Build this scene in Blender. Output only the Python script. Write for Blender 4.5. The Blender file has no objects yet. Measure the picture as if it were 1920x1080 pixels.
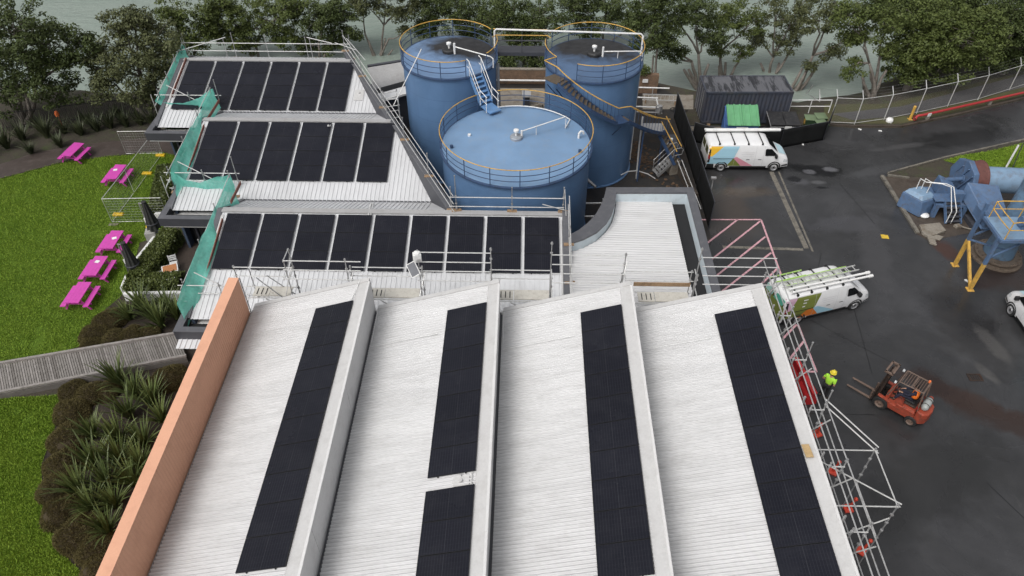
import bpy, math, random
from mathutils import Vector, Matrix, noise
random.seed(7)
SC = bpy.context.scene
COL = SC.collection
R = math.radians
PI = math.pi
# ---------------------------------------------------------------- camera
CAM_H, FPX, PITCH, YAW = 27.7, 1392.0, R(43.1), R(1.2)
cam_d = bpy.data.cameras.new('camera'); cam = bpy.data.objects.new('camera', cam_d); COL.objects.link(cam)
cam.location = (0, 0, CAM_H); cam.rotation_euler = (R(90) - PITCH, 0, YAW)
cam_d.sensor_width = 36; cam_d.lens = FPX / 1920 * 36; cam_d.clip_start = .5; cam_d.clip_end = 6000
SC.camera = cam
# ---------------------------------------------------------------- sky, sun, exposure
SUN_EL, SUN_AZ = R(54), R(-138)          # overcast: high soft sun from the left
w = bpy.data.worlds.new('World'); SC.world = w; w.use_nodes = True
nt = w.node_tree; bg = nt.nodes['Background']
sky = nt.nodes.new('ShaderNodeTexSky'); sky.sky_type = 'NISHITA'; sky.sun_disc = False
sky.sun_elevation = SUN_EL; sky.sun_rotation = SUN_AZ; sky.air_density = 1.0; sky.dust_density = 6.0; sky.ozone_density = .6
hs = nt.nodes.new('ShaderNodeHueSaturation'); hs.inputs['Saturation'].default_value = .16
nt.links.new(sky.outputs[0], hs.inputs['Color']); nt.links.new(hs.outputs[0], bg.inputs['Color'])
bg.inputs['Strength'].default_value = .138
sl = bpy.data.lights.new('sun', 'SUN'); sun = bpy.data.objects.new('sun', sl); COL.objects.link(sun)
sl.energy = .85; sl.angle = R(28); sl.color = (1, .97, .93)
sd = Vector((math.sin(SUN_AZ) * math.cos(SUN_EL), math.cos(SUN_AZ) * math.cos(SUN_EL), math.sin(SUN_EL)))
sun.rotation_euler = sd.to_track_quat('Z', 'Y').to_euler(); sun.location = (-20, -10, 60)
vs = SC.view_settings; vs.view_transform = 'Standard'; vs.look = 'None'; vs.exposure = 0.09; vs.gamma = 1; vs.use_curve_mapping = False
# ---------------------------------------------------------------- surveying the photograph: a pixel and a real height / plane give a place
_fw = Vector((-math.sin(YAW) * math.cos(PITCH), math.cos(YAW) * math.cos(PITCH), -math.sin(PITCH)))
_rt = Vector((math.cos(YAW), math.sin(YAW), 0)); _up = _rt.cross(_fw)
def ray(x, y): return _fw + _rt * ((x - 960) / FPX) + _up * ((540 - y) / FPX)
def at(x, y, z=0.0):
    d = ray(x, y); t = (z - CAM_H) / d.z
    return Vector((d.x * t, d.y * t, z))
def atY(x, y, Y):
    d = ray(x, y); t = Y / d.y
    return Vector((d.x * t, Y, CAM_H + d.z * t))
def atX(x, y, X):
    d = ray(x, y); t = X / d.x
    return Vector((X, d.y * t, CAM_H + d.z * t))
def zat(p, y):                       # height above ground point p that shows at picture row y
    lo, hi = -5.0, 25.0
    for _ in range(40):
        m = (lo + hi) / 2; q = Vector((p[0], p[1], m - CAM_H))
        yy = 540 - FPX * q.dot(_up) / q.dot(_fw)
        if yy > y: lo = m
        else: hi = m
    return lo
# ---------------------------------------------------------------- materials
MATS = {}
class NT:
    def __init__(s, name):
        s.m = bpy.data.materials.new(name); s.m.use_nodes = True; s.t = s.m.node_tree
        s.b = s.t.nodes['Principled BSDF']; s.out = s.t.nodes['Material Output']; MATS[name] = s.m
        s.geo = s.t.nodes.new('ShaderNodeNewGeometry'); s.tc = s.t.nodes.new('ShaderNodeTexCoord')
    def n(s, t, **k):
        o = s.t.nodes.new(t)
        for a, b in k.items():
            if hasattr(o, a): setattr(o, a, b)
            else: o.inputs[a.replace('_', ' ')].default_value = b
        return o
    def l(s, a, b): s.t.links.new(a, b)
    def pos(s, scale=(1, 1, 1), obj=False):
        mp = s.n('ShaderNodeMapping'); mp.inputs['Scale'].default_value = scale
        s.l(s.tc.outputs['Object'] if obj else s.geo.outputs['Position'], mp.inputs['Vector']); return mp.outputs[0]
    def noise(s, scale, detail=4, rough=.6, vec=None, dist=0):
        o = s.n('ShaderNodeTexNoise', Scale=scale, Detail=detail, Roughness=rough, Distortion=dist)
        s.l(vec or s.geo.outputs['Position'], o.inputs['Vector']); return o.outputs['Fac']
    def ramp(s, fac, stops):
        o = s.n('ShaderNodeValToRGB'); e = o.color_ramp.elements
        while len(e) < len(stops): e.new(.5)
        for i, (p, c) in enumerate(stops):
            e[i].position = p; e[i].color = (*c, 1) if isinstance(c, (tuple, list)) else (c, c, c, 1)
        s.l(fac, o.inputs[0]); return o.outputs[0]
    def mix(s, fac, a, b, mode='MIX'):
        o = s.n('ShaderNodeMix', data_type='RGBA', blend_type=mode)
        for v, i in ((fac, o.inputs[0]), (a, o.inputs[6]), (b, o.inputs[7])):
            if isinstance(v, (int, float)): i.default_value = v
            elif isinstance(v, (tuple, list)): i.default_value = (*v, 1)
            else: s.l(v, i)
        return o.outputs[2]
    def math(s, op, a, b=0.0):
        o = s.n('ShaderNodeMath', operation=op)
        for v, i in ((a, o.inputs[0]), (b, o.inputs[1])):
            if isinstance(v, (int, float)): i.default_value = v
            else: s.l(v, i)
        return o.outputs[0]
    def bump(s, h, strength=.3, dist=.02):
        o = s.n('ShaderNodeBump', Strength=strength, Distance=dist); s.l(h, o.inputs['Height']); s.l(o.outputs[0], s.b.inputs['Normal'])
    def col(s, c):
        if isinstance(c, (tuple, list)): s.b.inputs['Base Color'].default_value = (*c, 1)
        else: s.l(c, s.b.inputs['Base Color'])
    def set(s, rough=None, metal=None, spec=None):
        for v, k in ((rough, 'Roughness'), (metal, 'Metallic'), (spec, 'Specular IOR Level')):
            if v is None: continue
            if isinstance(v, (int, float)): s.b.inputs[k].default_value = v
            else: s.l(v, s.b.inputs[k])
def sc3(c, k): return tuple(min(1, v * k) for v in c)
def M(name, rgb, rough=.6, metal=0.0, var=.2, scale=2.0, bump=0.0, fine=None, dirt=None, spec=.5):
    """painted / plain surface: broad tone variation, fine grain, optional dirt colour in blotches of its own"""
    if name in MATS: return MATS[name]
    s = NT(name)
    a = s.noise(scale, 5, .65); c = s.ramp(a, [(.25, sc3(rgb, 1 - var)), (.75, sc3(rgb, 1 + var))])
    if fine: c = s.mix(.5, c, s.ramp(s.noise(fine, 3, .7), [(.3, sc3(rgb, 1 - 1.6 * var)), (.7, sc3(rgb, 1 + var))]))
    if dirt:
        f = s.ramp(s.noise(scale * 1.7, 6, .7), [(.5, 0.0), (.68, dirt[1])]); c = s.mix(f, c, dirt[0])
    s.col(c); s.set(rough, metal, spec)
    if bump: s.bump(s.noise(fine or scale * 10, 3, .6), bump)
    return s.m
# ---------------------------------------------------------------- mesh builder
class MB:
    def __init__(s): s.v = []; s.f = []; s.fm = []; s.M = None; s.mi = 0
    def add(s, vs, fs):
        o = len(s.v)
        s.v += [tuple(s.M @ Vector(p)) if s.M else tuple(p) for p in vs]
        s.f += [[o + i for i in f] for f in fs]; s.fm += [s.mi] * len(fs); return s
    def box(s, c, d, rot=None):
        x, y, z = d[0] / 2, d[1] / 2, d[2] / 2; c = Vector(c)
        vs = [Vector((i, j, k)) for i in (-x, x) for j in (-y, y) for k in (-z, z)]
        if rot: m = rot if isinstance(rot, Matrix) else Matrix.Rotation(rot, 3, 'Z'); vs = [m @ v for v in vs]
        return s.add([v + c for v in vs], [(0, 1, 3, 2), (4, 6, 7, 5), (0, 4, 5, 1), (2, 3, 7, 6), (0, 2, 6, 4), (1, 5, 7, 3)])
    def bb(s, a, b): return s.box([(a[i] + b[i]) / 2 for i in range(3)], [abs(b[i] - a[i]) for i in range(3)])
    def bar(s, p, q, w=.1, h=.1, up=(0, 0, 1)):
        p, q = Vector(p), Vector(q); d = (q - p); L = d.length; d.normalize(); u = Vector(up)
        if abs(d.dot(u)) > .98: u = Vector((0, 1, 0))
        sd_ = d.cross(u).normalized(); u = sd_.cross(d)
        return s.box((p + q) / 2, (L, w, h), Matrix((d, sd_, u)).transposed())
    def tube(s, pts, r=.025, n=6, close=False, cap=True):
        pts = [Vector(p) for p in pts]; N = len(pts); rs = r if isinstance(r, (list, tuple)) else [r] * N; vs = []; fs = []; prev = None
        for i, p in enumerate(pts):
            a = pts[(i - 1) % N] if (close or i) else p; b = pts[(i + 1) % N] if (close or i < N - 1) else p
            d = (b - a).normalized()
            if prev is None: e = Vector((0, 0, 1)) if abs(d.z) < .9 else Vector((1, 0, 0)); x = d.cross(e).normalized()
            else: x = (prev - d * prev.dot(d)).normalized()
            prev = x; y = d.cross(x)
            for k in range(n):
                t = 2 * PI * k / n; vs.append(p + (x * math.cos(t) + y * math.sin(t)) * rs[i])
        for i in range(N if close else N - 1):
            for k in range(n):
                a = i * n; b = ((i + 1) % N) * n; fs.append((a + k, a + (k + 1) % n, b + (k + 1) % n, b + k))
        if cap and not close: fs.append(tuple(range(n))[::-1]); fs.append(tuple((N - 1) * n + k for k in range(n)))
        return s.add(vs, fs)
    def lathe(s, prof, c=(0, 0, 0), n=32, axis=None, a0=0, a1=None):
        full = a1 is None; a1 = 2 * PI if full else a1; m = n if full else n + 1; vs = []; fs = []
        A = axis or Matrix.Identity(3); c = Vector(c)
        for (r, z) in prof:
            for k in range(m):
                t = a0 + (a1 - a0) * k / n; vs.append(A @ Vector((r * math.cos(t), r * math.sin(t), z)) + c)
        for i in range(len(prof) - 1):
            for k in range(n):
                k2 = (k + 1) % m; fs.append((i * m + k, i * m + k2, (i + 1) * m + k2, (i + 1) * m + k))
        return s.add(vs, fs)
    def prism(s, poly, z0, z1):
        """poly of (x, y) or (x, y, z): extruded from +z0 to +z1"""
        n = len(poly); P = [(p[0], p[1], p[2] if len(p) > 2 else 0) for p in poly]
        ar = sum(P[i][0] * P[(i + 1) % n][1] - P[(i + 1) % n][0] * P[i][1] for i in range(n))
        if ar < 0: P = P[::-1]
        vs = [(p[0], p[1], p[2] + z0) for p in P] + [(p[0], p[1], p[2] + z1) for p in P]
        return s.add(vs, [tuple(range(n))[::-1], tuple(range(n, 2 * n))] + [(i, (i + 1) % n, n + (i + 1) % n, n + i) for i in range(n)])
    def poly(s, pts): return s.add(pts, [tuple(range(len(pts)))])
    def grid(s, fn, nu, nv):
        vs = [fn(i / nu, j / nv) for i in range(nu + 1) for j in range(nv + 1)]
        return s.add(vs, [(i * (nv + 1) + j, (i + 1) * (nv + 1) + j, (i + 1) * (nv + 1) + j + 1, i * (nv + 1) + j + 1) for i in range(nu) for j in range(nv)])
    def build(s, name, mat, parent=None, smooth=False, bevel=0.0, local=False, origin=None, solid=0.0):
        me = bpy.data.meshes.new(name); vs = s.v
        if parent is not None and not local:
            W = Matrix.Identity(4); q = parent
            while q is not None: W = q.matrix_basis @ W; q = q.parent
            Wi = W.inverted(); vs = [Wi @ Vector(p) for p in vs]
        loc = None
        if parent is None and not local:
            if origin is None:
                xs = [p[0] for p in vs]; ys = [p[1] for p in vs]; zs = [p[2] for p in vs]
                origin = Vector(((min(xs) + max(xs)) / 2, (min(ys) + max(ys)) / 2, min(zs)))
            loc = Vector(origin); vs = [Vector(p) - loc for p in vs]
        me.from_pydata([tuple(p) for p in vs], [], s.f)
        for m in (mat if isinstance(mat, (list, tuple)) else [mat]): me.materials.append(m)
        if isinstance(mat, (list, tuple)): me.polygons.foreach_set('material_index', s.fm)
        if smooth:
            me.polygons.foreach_set('use_smooth', [True] * len(me.polygons))
            if smooth is not True: me.set_sharp_from_angle(angle=R(smooth))
        me.validate(); me.update()
        o = bpy.data.objects.new(name, me); COL.objects.link(o)
        if parent is not None: o.parent = parent
        if loc is not None: o.location = loc
        if bevel:
            b = o.modifiers.new('bevel', 'BEVEL'); b.width = bevel; b.segments = 2; b.limit_method = 'ANGLE'; b.angle_limit = R(40)
        if solid:
            b = o.modifiers.new('thickness', 'SOLIDIFY'); b.thickness = solid; b.offset = 0
        return o
def tag(o, label=None, cat=None, group=None, kind=None):
    if label: o['label'] = label
    if cat: o['category'] = cat
    if group: o['group'] = group
    if kind: o['kind'] = kind
    return o
def thing(name, label, cat, loc=(0, 0, 0), rotz=0.0, group=None):
    o = bpy.data.objects.new(name, None); COL.objects.link(o); o.location = loc; o.rotation_euler = (0, 0, rotz); o.empty_display_size = .2
    return tag(o, label, cat, group)
def struct(mb, name, mat, **k): return tag(mb.build(name, mat, **k), kind='structure')
def copy_tree(o, parent=None):
    c = o.copy(); COL.objects.link(c)
    if parent is not None: c.parent = parent
    for ch in list(o.children): copy_tree(ch, c)
    return c
def rotz(a): return Matrix.Rotation(a, 4, 'Z')
def circ(c, r, z, n, a0=0.0, a1=2 * PI, end=True):
    return [Vector((c[0] + r * math.cos(a0 + (a1 - a0) * k / n), c[1] + r * math.sin(a0 + (a1 - a0) * k / n), z)) for k in range(n + (1 if end else 0))]
ORD = ['first', 'second', 'third', 'fourth', 'fifth', 'sixth', 'seventh', 'eighth', 'ninth', 'tenth', 'eleventh', 'twelfth']

def text_mesh(name, body, size, mat, parent=None, extrude=.003, align='CENTER'):
    cu = bpy.data.curves.new(name, 'FONT'); cu.body = body; cu.size = size; cu.extrude = extrude; cu.align_x = align; cu.align_y = 'CENTER'; cu.resolution_u = 3
    tmp = bpy.data.objects.new(name + '_curve', cu); COL.objects.link(tmp)
    me = bpy.data.meshes.new_from_object(tmp.evaluated_get(bpy.context.evaluated_depsgraph_get())); bpy.data.objects.remove(tmp); bpy.data.curves.remove(cu)
    me.name = name; me.materials.clear(); me.materials.append(mat)
    o = bpy.data.objects.new(name, me); COL.objects.link(o)
    if parent is not None: o.parent = parent
    return o
# ================================================================ GROUND, WATER
def asphalt():
    s = NT('wet_asphalt')
    big = s.noise(.16, 6, .62, dist=.6); mid = s.noise(.9, 6, .7); fine = s.noise(28, 3, .8)
    c = s.ramp(big, [(.32, (.014, .0142, .0155)), (.5, (.031, .0315, .0345)), (.68, (.070, .0705, .076))])
    c = s.mix(.35, c, s.ramp(mid, [(.3, (.016, .016, .017)), (.75, (.075, .074, .076))]))
    c = s.mix(.3, c, s.ramp(fine, [(.3, (.012, .012, .012)), (.8, (.07, .07, .07))]))
    # pale worn scuffs and a rust-brown spill behind the forklift
    sc = s.ramp(s.noise(.42, 7, .72, vec=s.pos((1, .45, 1)), dist=1.2), [(.66, 0.0), (.76, .55)])
    c = s.mix(sc, c, (.10, .098, .095))
    def spot(p, rx, ry, ang, col, amt):
        nonlocal c
        mp = s.n('ShaderNodeMapping', vector_type='TEXTURE'); mp.inputs['Location'].default_value = (p[0], p[1], 0); mp.inputs['Rotation'].default_value = (0, 0, ang)
        mp.inputs['Scale'].default_value = (rx, ry, 1); s.l(s.geo.outputs['Position'], mp.inputs['Vector'])
        ds = s.n('ShaderNodeVectorMath', operation='LENGTH'); s.l(mp.outputs[0], ds.inputs[0])
        d = s.math('ADD', ds.outputs['Value'], s.math('MULTIPLY', s.math('SUBTRACT', s.noise(1.1, 6, .7), .5), 1.5))
        c = s.mix(s.ramp(d, [(.55, amt), (1.05, 0.0)]), c, col)
    spot(at(1800, 745), 3.6, .75, R(-32), (.035, .020, .015), .9)
    spot(at(1890, 790), 3.0, .9, R(-25), (.030, .018, .014), .8)
    spot(at(1745, 720), 1.6, .9, R(-30), (.022, .013, .011), .8)
    spot(at(1890, 520), 3.2, 1.2, R(10), (.030, .017, .013), .7)
    spot(at(1860, 645), .55, 1.5, R(12), (.15, .145, .14), .7)
    spot(at(1850, 700), .35, .9, R(20), (.11, .105, .10), .5)
    spot(at(1365, 380), 1.2, 3.4, R(5), (.065, .050, .040), .55)
    spot(at(1520, 318), 2.2, .7, R(-8), (.008, .008, .009), .9)
    spot(at(1500, 340), .7, .5, R(-8), (.10, .10, .11), .5)
    spot(at(1360, 400), 2.2, 3.6, R(4), (.052, .042, .036), .6)
    spot(at(1395, 360), 2.6, .7, R(4), (.085, .066, .048), .5)
    spot(at(1540, 320), 1.3, .8, R(-8), (.006, .006, .007), .95)
    spot(at(1556, 318), .55, .35, R(-8), (.13, .13, .14), .8); spot(at(1518, 322), .5, .3, R(-8), (.12, .12, .13), .7); spot(at(1535, 342), .6, .22, R(0), (.10, .10, .105), .7)
    spot(at(1490, 336), .6, .4, R(0), (.006, .006, .007), .9); spot(at(1541, 352), .45, .15, R(0), (.006, .006, .007), .95)
    spot(at(1800, 260), 5, 1.2, R(16), (.013, .013, .014), .8); spot(at(1640, 320), 3.0, .5, R(20), (.060, .060, .063), .6); spot(at(1690, 275), 2.6, .35, R(14), (.075, .074, .076), .5)
    spot(at(1640, 470), 1.0, 4.0, R(-12), (.060, .059, .062), .5); spot(at(1590, 420), 2.8, 1.0, R(10), (.062, .062, .068), .6); spot(at(1750, 900), 5.0, 2.0, R(30), (.020, .020, .020), .7); spot(at(1820, 620), 2.0, 4.0, R(10), (.018, .017, .017), .6)
    spot(at(1780, 425), 1.8, .9, R(0), (.040, .020, .012), .7); spot(at(1775, 470), .7, 1.2, R(10), (.060, .024, .014), .75)
    s.col(c)
    r = s.ramp(s.noise(.22, 5, .6, dist=.8), [(.36, .10), (.5, .34), (.68, .60)]); s.set(r, spec=.5)
    s.bump(s.noise(60, 3, .8), .25, .006)
    return s.m
def lawn_mat():
    s = NT('lawn_grass')
    c = s.ramp(s.noise(.45, 6, .65, dist=.4), [(.28, (.055, .115, .008)), (.5, (.105, .195, .012)), (.72, (.175, .240, .02))])
    c = s.mix(.45, c, s.ramp(s.noise(2.6, 6, .75), [(.3, (.024, .052, .004)), (.7, (.105, .158, .016))]))
    c = s.mix(.5, c, s.ramp(s.noise(26, 4, .8), [(.3, (.030, .068, .005)), (.72, (.135, .205, .024))]))
    c = s.mix(s.ramp(s.noise(.3, 5, .7), [(.62, 0.0), (.74, .4)]), c, (.13, .12, .03))
    s.col(c); s.set(.9, spec=.2); s.bump(s.noise(40, 4, .85), .8, .05); return s.m
def water_mat():
    s = NT('sea_water')
    v = s.pos((.5, 1.25, 1))
    c = s.ramp(s.noise(.12, 6, .65, vec=v), [(.3, (.185, .235, .200)), (.7, (.275, .315, .280))])
    c = s.mix(s.ramp(s.noise(.55, 8, .75, vec=v, dist=.5), [(.66, 0.0), (.74, .35)]), c, (.42, .45, .44))
    s.col(c); s.set(.30, spec=.4)
    h = s.math('ADD', s.noise(.9, 5, .6, vec=v, dist=.3), s.math('MULTIPLY', s.noise(3.1, 4, .6, vec=v), .4)); s.bump(h, .55, .35)
    return s.m
m_asph = asphalt(); m_lawn = lawn_mat(); m_water = water_mat()
m_soil = M('garden_soil', (.030, .022, .016), .95, var=.5, scale=3, bump=.6, fine=22, dirt=((.07, .05, .035), .6))
m_bank = M('bank_earth', (.050, .042, .030), .95, var=.5, scale=.8, bump=.7, fine=9, dirt=((.05, .07, .02), .7))
m_path = M('wet_dirt_path', (.062, .048, .042), .5, var=.4, scale=.9, bump=.3, fine=14, dirt=((.11, .09, .08), .6))
m_foot = M('pale_footpath', (.085, .083, .085), .6, var=.2, scale=.7, fine=18, bump=.2)
m_conc = M('old_concrete', (.24, .215, .18), .75, var=.3, scale=1.1, fine=14, bump=.25, dirt=((.12, .085, .05), .8))
m_dkconc = M('damp_concrete', (.075, .060, .048), .5, var=.45, scale=.8, fine=12, bump=.2, dirt=((.035, .022, .016), .9))
m_pit = M('damp_pit_floor', (.022, .020, .019), .6, var=.4, scale=.7, fine=9, bump=.4, dirt=((.05, .035, .022), .8))

g = MB()   # one land sheet reaching far left, right and behind; its far edge is the shore, with a bank down to the sea
shore = [(-400, 46), (-70, 50), (-34, 50.5), (-18, 51.5), (-4, 53.6), (9.5, 53.4), (13, 51.6), (21, 50.2), (25, 51.5), (31, 55.5), (38, 60), (50, 68), (90, 100), (400, 320)]
def bump_xy(x, y, k): return noise.noise(Vector((x * .23, y * .23, k))) * .6
pts = []
for (x0, y0), (x1, y1) in zip(shore, shore[1:]):
    n = max(1, min(24, int(math.hypot(x1 - x0, y1 - y0) / 2)))
    pts += [(x0 + (x1 - x0) * k / n, y0 + (y1 - y0) * k / n) for k in range(n)]
pts.append(shore[-1])
rows = []
for x, y in pts:
    rows.append([(x, -400, 0), (x, 20 if y < 80 else y - 60, 0), (x, y - 1.5, 0)] + [(x + bump_xy(x, y, k), y + d + bump_xy(x, y, k + 5), z + bump_xy(x, y, k + 9) * .5) for k, (d, z) in enumerate(((.3, -.15), (1.6, -1.1), (3.2, -2.6), (5.5, -5.6)))])
nr = len(rows[0]); g.add([p for r_ in rows for p in r_], [(i * nr + j, (i + 1) * nr + j, (i + 1) * nr + j + 1, i * nr + j + 1) for i in range(len(rows) - 1) for j in range(nr - 1)])
struct(g, 'ground', m_bank, local=False, origin=(0, 0, 0), smooth=40)
wt = MB(); wt.poly([(-3000, 40, -4.2), (3000, 40, -4.2), (3000, 5000, -4.2), (-3000, 5000, -4.2)]); struct(wt, 'sea', m_water, origin=(0, 40, -4.2))
def sheet(name, mat, poly, z, thick=0.0):
    mb = MB()
    if thick: mb.prism([(p[0], p[1]) for p in poly], z, z + thick)
    else:
        P = [(p[0], p[1], z) for p in poly]
        if sum(P[i][0] * P[(i + 1) % len(P)][1] - P[(i + 1) % len(P)][0] * P[i][1] for i in range(len(P))) < 0: P = P[::-1]
        mb.poly(P)
    return struct(mb, name, mat)
def pp(*ps, z=0.0): return [at(x, y, z) for x, y in ps]
# asphalt yard and the road running off right
yard = pp((1262, 235), (1540, 236), (1600, 240), (1690, 240), (1790, 219), (1920, 187), (2400, 60)) + [Vector((120, 40, 0)), Vector((120, -60, 0)), Vector((2, -60, 0)), Vector((2, 24, 0)), Vector((9, 24, 0)), Vector((9, 34, 0))]
sheet('asphalt_yard', m_asph, yard, .004)
kerb = MB(); kp = pp((1545, 234), (1600, 238), (1690, 238), (1790, 217), (1920, 185), (2300, 85))
for a, b in zip(kp, kp[1:]): kerb.bar(a + Vector((0, 0, .05)), b + Vector((0, 0, .05)), .16, .14)
struct(kerb, 'kerb', m_dkconc)
m_verge = M('verge_grass', (.075, .075, .030), .95, var=.45, scale=.9, bump=.7, fine=16, dirt=((.08, .055, .035), .8))
sheet('verge', m_verge, pp((1545, 228), (1600, 232), (1690, 232), (1790, 211), (1920, 179), (2300, 79), (2250, 50), (1920, 135), (1660, 195), (1545, 196)), .016)
sheet('footpath', m_foot, pp((1560, 214), (1690, 200), (1790, 174), (1920, 140), (2250, 50), (2300, 70), (1920, 164), (1790, 196), (1700, 217), (1600, 226)), .030)
# concrete drain strips let into the asphalt
strip = MB()
def flat_strip(mb, ps, wd, z):
    for a, b in zip(ps, ps[1:]):
        d = (b - a).normalized(); s_ = Vector((-d.y, d.x, 0)) * wd / 2
        mb.poly([Vector((p.x, p.y, z)) for p in (a - s_, b - s_, b + s_, a + s_)])
m_drain = M('drain_concrete', (.17, .155, .13), .7, var=.5, scale=1.3, fine=10, dirt=((.03, .03, .03), .9))
flat_strip(strip, pp((1446, 322), (1512, 466)), .30, .010); flat_strip(strip, pp((1460, 322), (1524, 472)), .12, .010); flat_strip(strip, pp((1355, 463), (1506, 468)), .22, .010)
struct(strip, 'drain_strip', m_drain)
# patched tar seams
seam = MB(); m_tar = M('tar_seam', (.012, .012, .013), .35, var=.3)
for ps in (((1520, 600), (1690, 690)), ((1500, 775), (1640, 778)), ((1600, 575), (1635, 700)), ((1850, 905), (1960, 1010)), ((1575, 345), (1640, 420)), ((1540, 475), (1530, 520))): flat_strip(seam, pp(*ps), .035, .009)
struct(seam, 'tar_seams', m_tar)
mk = MB(); m_pink = M('pink_road_paint', (.64, .36, .40), .6, var=.25, scale=6, fine=40, dirt=((.05, .05, .05), .85))
for a, b in (((1310, 412), (1427, 412)), ((1427, 412), (1466, 520)), ((1322, 459), (1383, 412)), ((1330, 490), (1425, 415)), ((1340, 520), (1435, 444)), ((1352, 548), (1446, 474)), ((1420, 540), (1458, 503)),
             ((1495, 606), (1531, 698)), ((1466, 637), (1496, 606)), ((1480, 674), (1507, 640)), ((1500, 697), (1531, 697))): flat_strip(mk, pp(a, b), .11, .012)
struct(mk, 'pink_hatching', m_pink)
ye = MB(); c = at(1659, 444); ye.box((c.x, c.y, .014), (.42, .36, .006), R(-8)); struct(ye, 'yellow_paint_mark', M('yellow_road_paint', (.62, .42, .04), .6, dirt=((.1, .09, .05), .6)))
dg = thing('drain_grate', 'small rectangular steel drain grate set in the black asphalt', 'drain grate', at(1828, 708))
mb = MB(); c = at(1828, 708)
for k in range(6): mb.box((c.x - .25 + k * .1, c.y, .02), (.03, .34, .03))
mb.build('grate_bars', M('rusty_iron', (.05, .035, .028), .6, .3, dirt=((.1, .05, .03), .7)), dg)
mb = MB()
for s_ in (-1, 1): mb.box((c.x, c.y + s_ * .2, .02), (.66, .05, .034)); mb.box((c.x + s_ * .31, c.y, .02), (.05, .34, .034))
mb.build('grate_frame', MATS['rusty_iron'], dg)
# garden on the left
sheet('lawn', m_lawn, pp((-500, 420), (-200, 372), (0, 336), (60, 320), (120, 304), (200, 294), (300, 285), (330, 292), (345, 345), (310, 440), (262, 455), (240, 540), (222, 560), (172, 602), (150, 650), (0, 690), (-400, 780), (-900, 860)), .010)
sheet('lower_lawn', m_lawn, pp((-900, 960), (0, 745), (112, 742), (104, 800), (78, 870), (80, 960), (110, 1030), (178, 1100), (160, 1300), (-1500, 1300)), .010)
sheet('garden_path', m_path, pp((-300, 350), (0, 308), (60, 288), (140, 272), (240, 262), (345, 252), (352, 300), (300, 285.5), (200, 294.5), (120, 304.5), (60, 320.5), (0, 336.5), (-300, 389)), .006)
ed = MB(); ep = pp((-300, 389), (0, 336), (60, 320), (120, 304), (200, 294), (300, 285))
for a, b in zip(ep, ep[1:]): ed.bar(a + Vector((0, 0, .02)), b + Vector((0, 0, .02)), .06, .09)
struct(ed, 'lawn_edging', M('dark_edging', (.05, .04, .035), .8))
sheet('planting_bed', m_soil, pp((240, 545), (222, 560), (172, 602), (150, 650), (112, 742), (104, 800), (78, 870), (80, 960), (110, 1030), (178, 1100), (195, 1160)) + [Vector((-12.5, 9.2, 0)), Vector((-12.5, 28, 0))], .014)
sheet('terrace', M('terrace_paving', (.06, .045, .036), .6, var=.3, scale=1.5, fine=10), pp((300, 505), (330, 440), (420, 440), (420, 560), (330, 545)), .016)
sheet('tank_yard', m_pit, [Vector(p) for p in ((-12, 51, 0), (-2, 30, 0), (2, 28, 0), (9, 28, 0), (11, 34, 0), (11.3, 51, 0), (10, 53, 0), (-4, 53, 0))], .006)
sheet('concrete_apron', m_conc, [Vector(p) for p in ((-1.6, 44.4, 0), (2.6, 44.4, 0), (3.2, 52, 0), (-2, 52, 0))], .012)
sheet('concrete_ledge', m_conc, pp((1205, 205), (1300, 205), (1300, 178), (1205, 178)), .012)
# ================================================================ MATERIALS FOR BUILDINGS
def roof_mat(name, base, stain, stretch, amt):
    s = NT(name)
    c = s.ramp(s.noise(.5, 6, .7, vec=s.pos(stretch), dist=.5), [(.3, sc3(base, .84)), (.62, base)])
    f = s.ramp(s.noise(1.6, 8, .75, vec=s.pos(stretch), dist=.8), [(.48, 0.0), (.72, amt)]); c = s.mix(f, c, stain)
    f = s.ramp(s.noise(14, 4, .8), [(.62, 0.0), (.75, .35 * amt)]); c = s.mix(f, c, sc3(stain, .6))
    s.col(c); s.set(s.ramp(s.noise(3, 4, .6), [(.3, .34), (.7, .55)]), spec=.4); return s.m
m_roof = roof_mat('white_corrugated_steel', (.580, .579, .583), (.365, .358, .352), (.25, 2.2, 1), .45)
m_roof2 = roof_mat('white_ribbed_steel', (.62, .627, .64), (.43, .43, .438), (1, .35, 1), .5)
m_cap = M('galvanised_capping', (.40, .397, .395), .5, .15, var=.14, scale=1.4, fine=11, dirt=((.33, .32, .31), .8))
m_capw = M('white_capping', (.52, .515, .51), .5, var=.08, scale=1.6, fine=12, dirt=((.40, .39, .38), .45))
m_face = M('upstand_lightened_for_shade', (.66, .655, .65), .5, var=.08, scale=.9, fine=10, dirt=((.50, .49, .48), .5))  # upstand white, base colour lightened because this face is lit less
m_grey = M('charcoal_flashing', (.105, .107, .118), .45, .1, var=.12, scale=2, dirt=((.16, .16, .165), .5))
m_gdark = M('dark_fascia', (.052, .054, .064), .5, var=.12)
m_gut = M('black_gutter', (.012, .012, .013), .7)
m_orange = M('orange_render', (.70, .375, .245), .75, var=.07, scale=.8, fine=20, dirt=((.60, .31, .20), .6))
m_offw = M('white_render', (.66, .655, .64), .7, var=.07, fine=15, dirt=((.42, .41, .39), .5))
m_wallb = M('blue_grey_wall', (.060, .085, .13), .6, var=.12)
m_dglass = M('dark_glazing', (.010, .012, .013), .12, var=.3)
m_pwhite = M('pale_blue_lining', (.55, .62, .66), .5, var=.06, dirt=((.4, .42, .42), .4))
m_white = M('white_paint', (.72, .72, .71), .4, var=.05, dirt=((.45, .43, .40), .4))
m_steel = M('galvanised_tube', (.42, .42, .42), .42, .55, var=.22, scale=5, dirt=((.22, .19, .17), .6))
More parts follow.
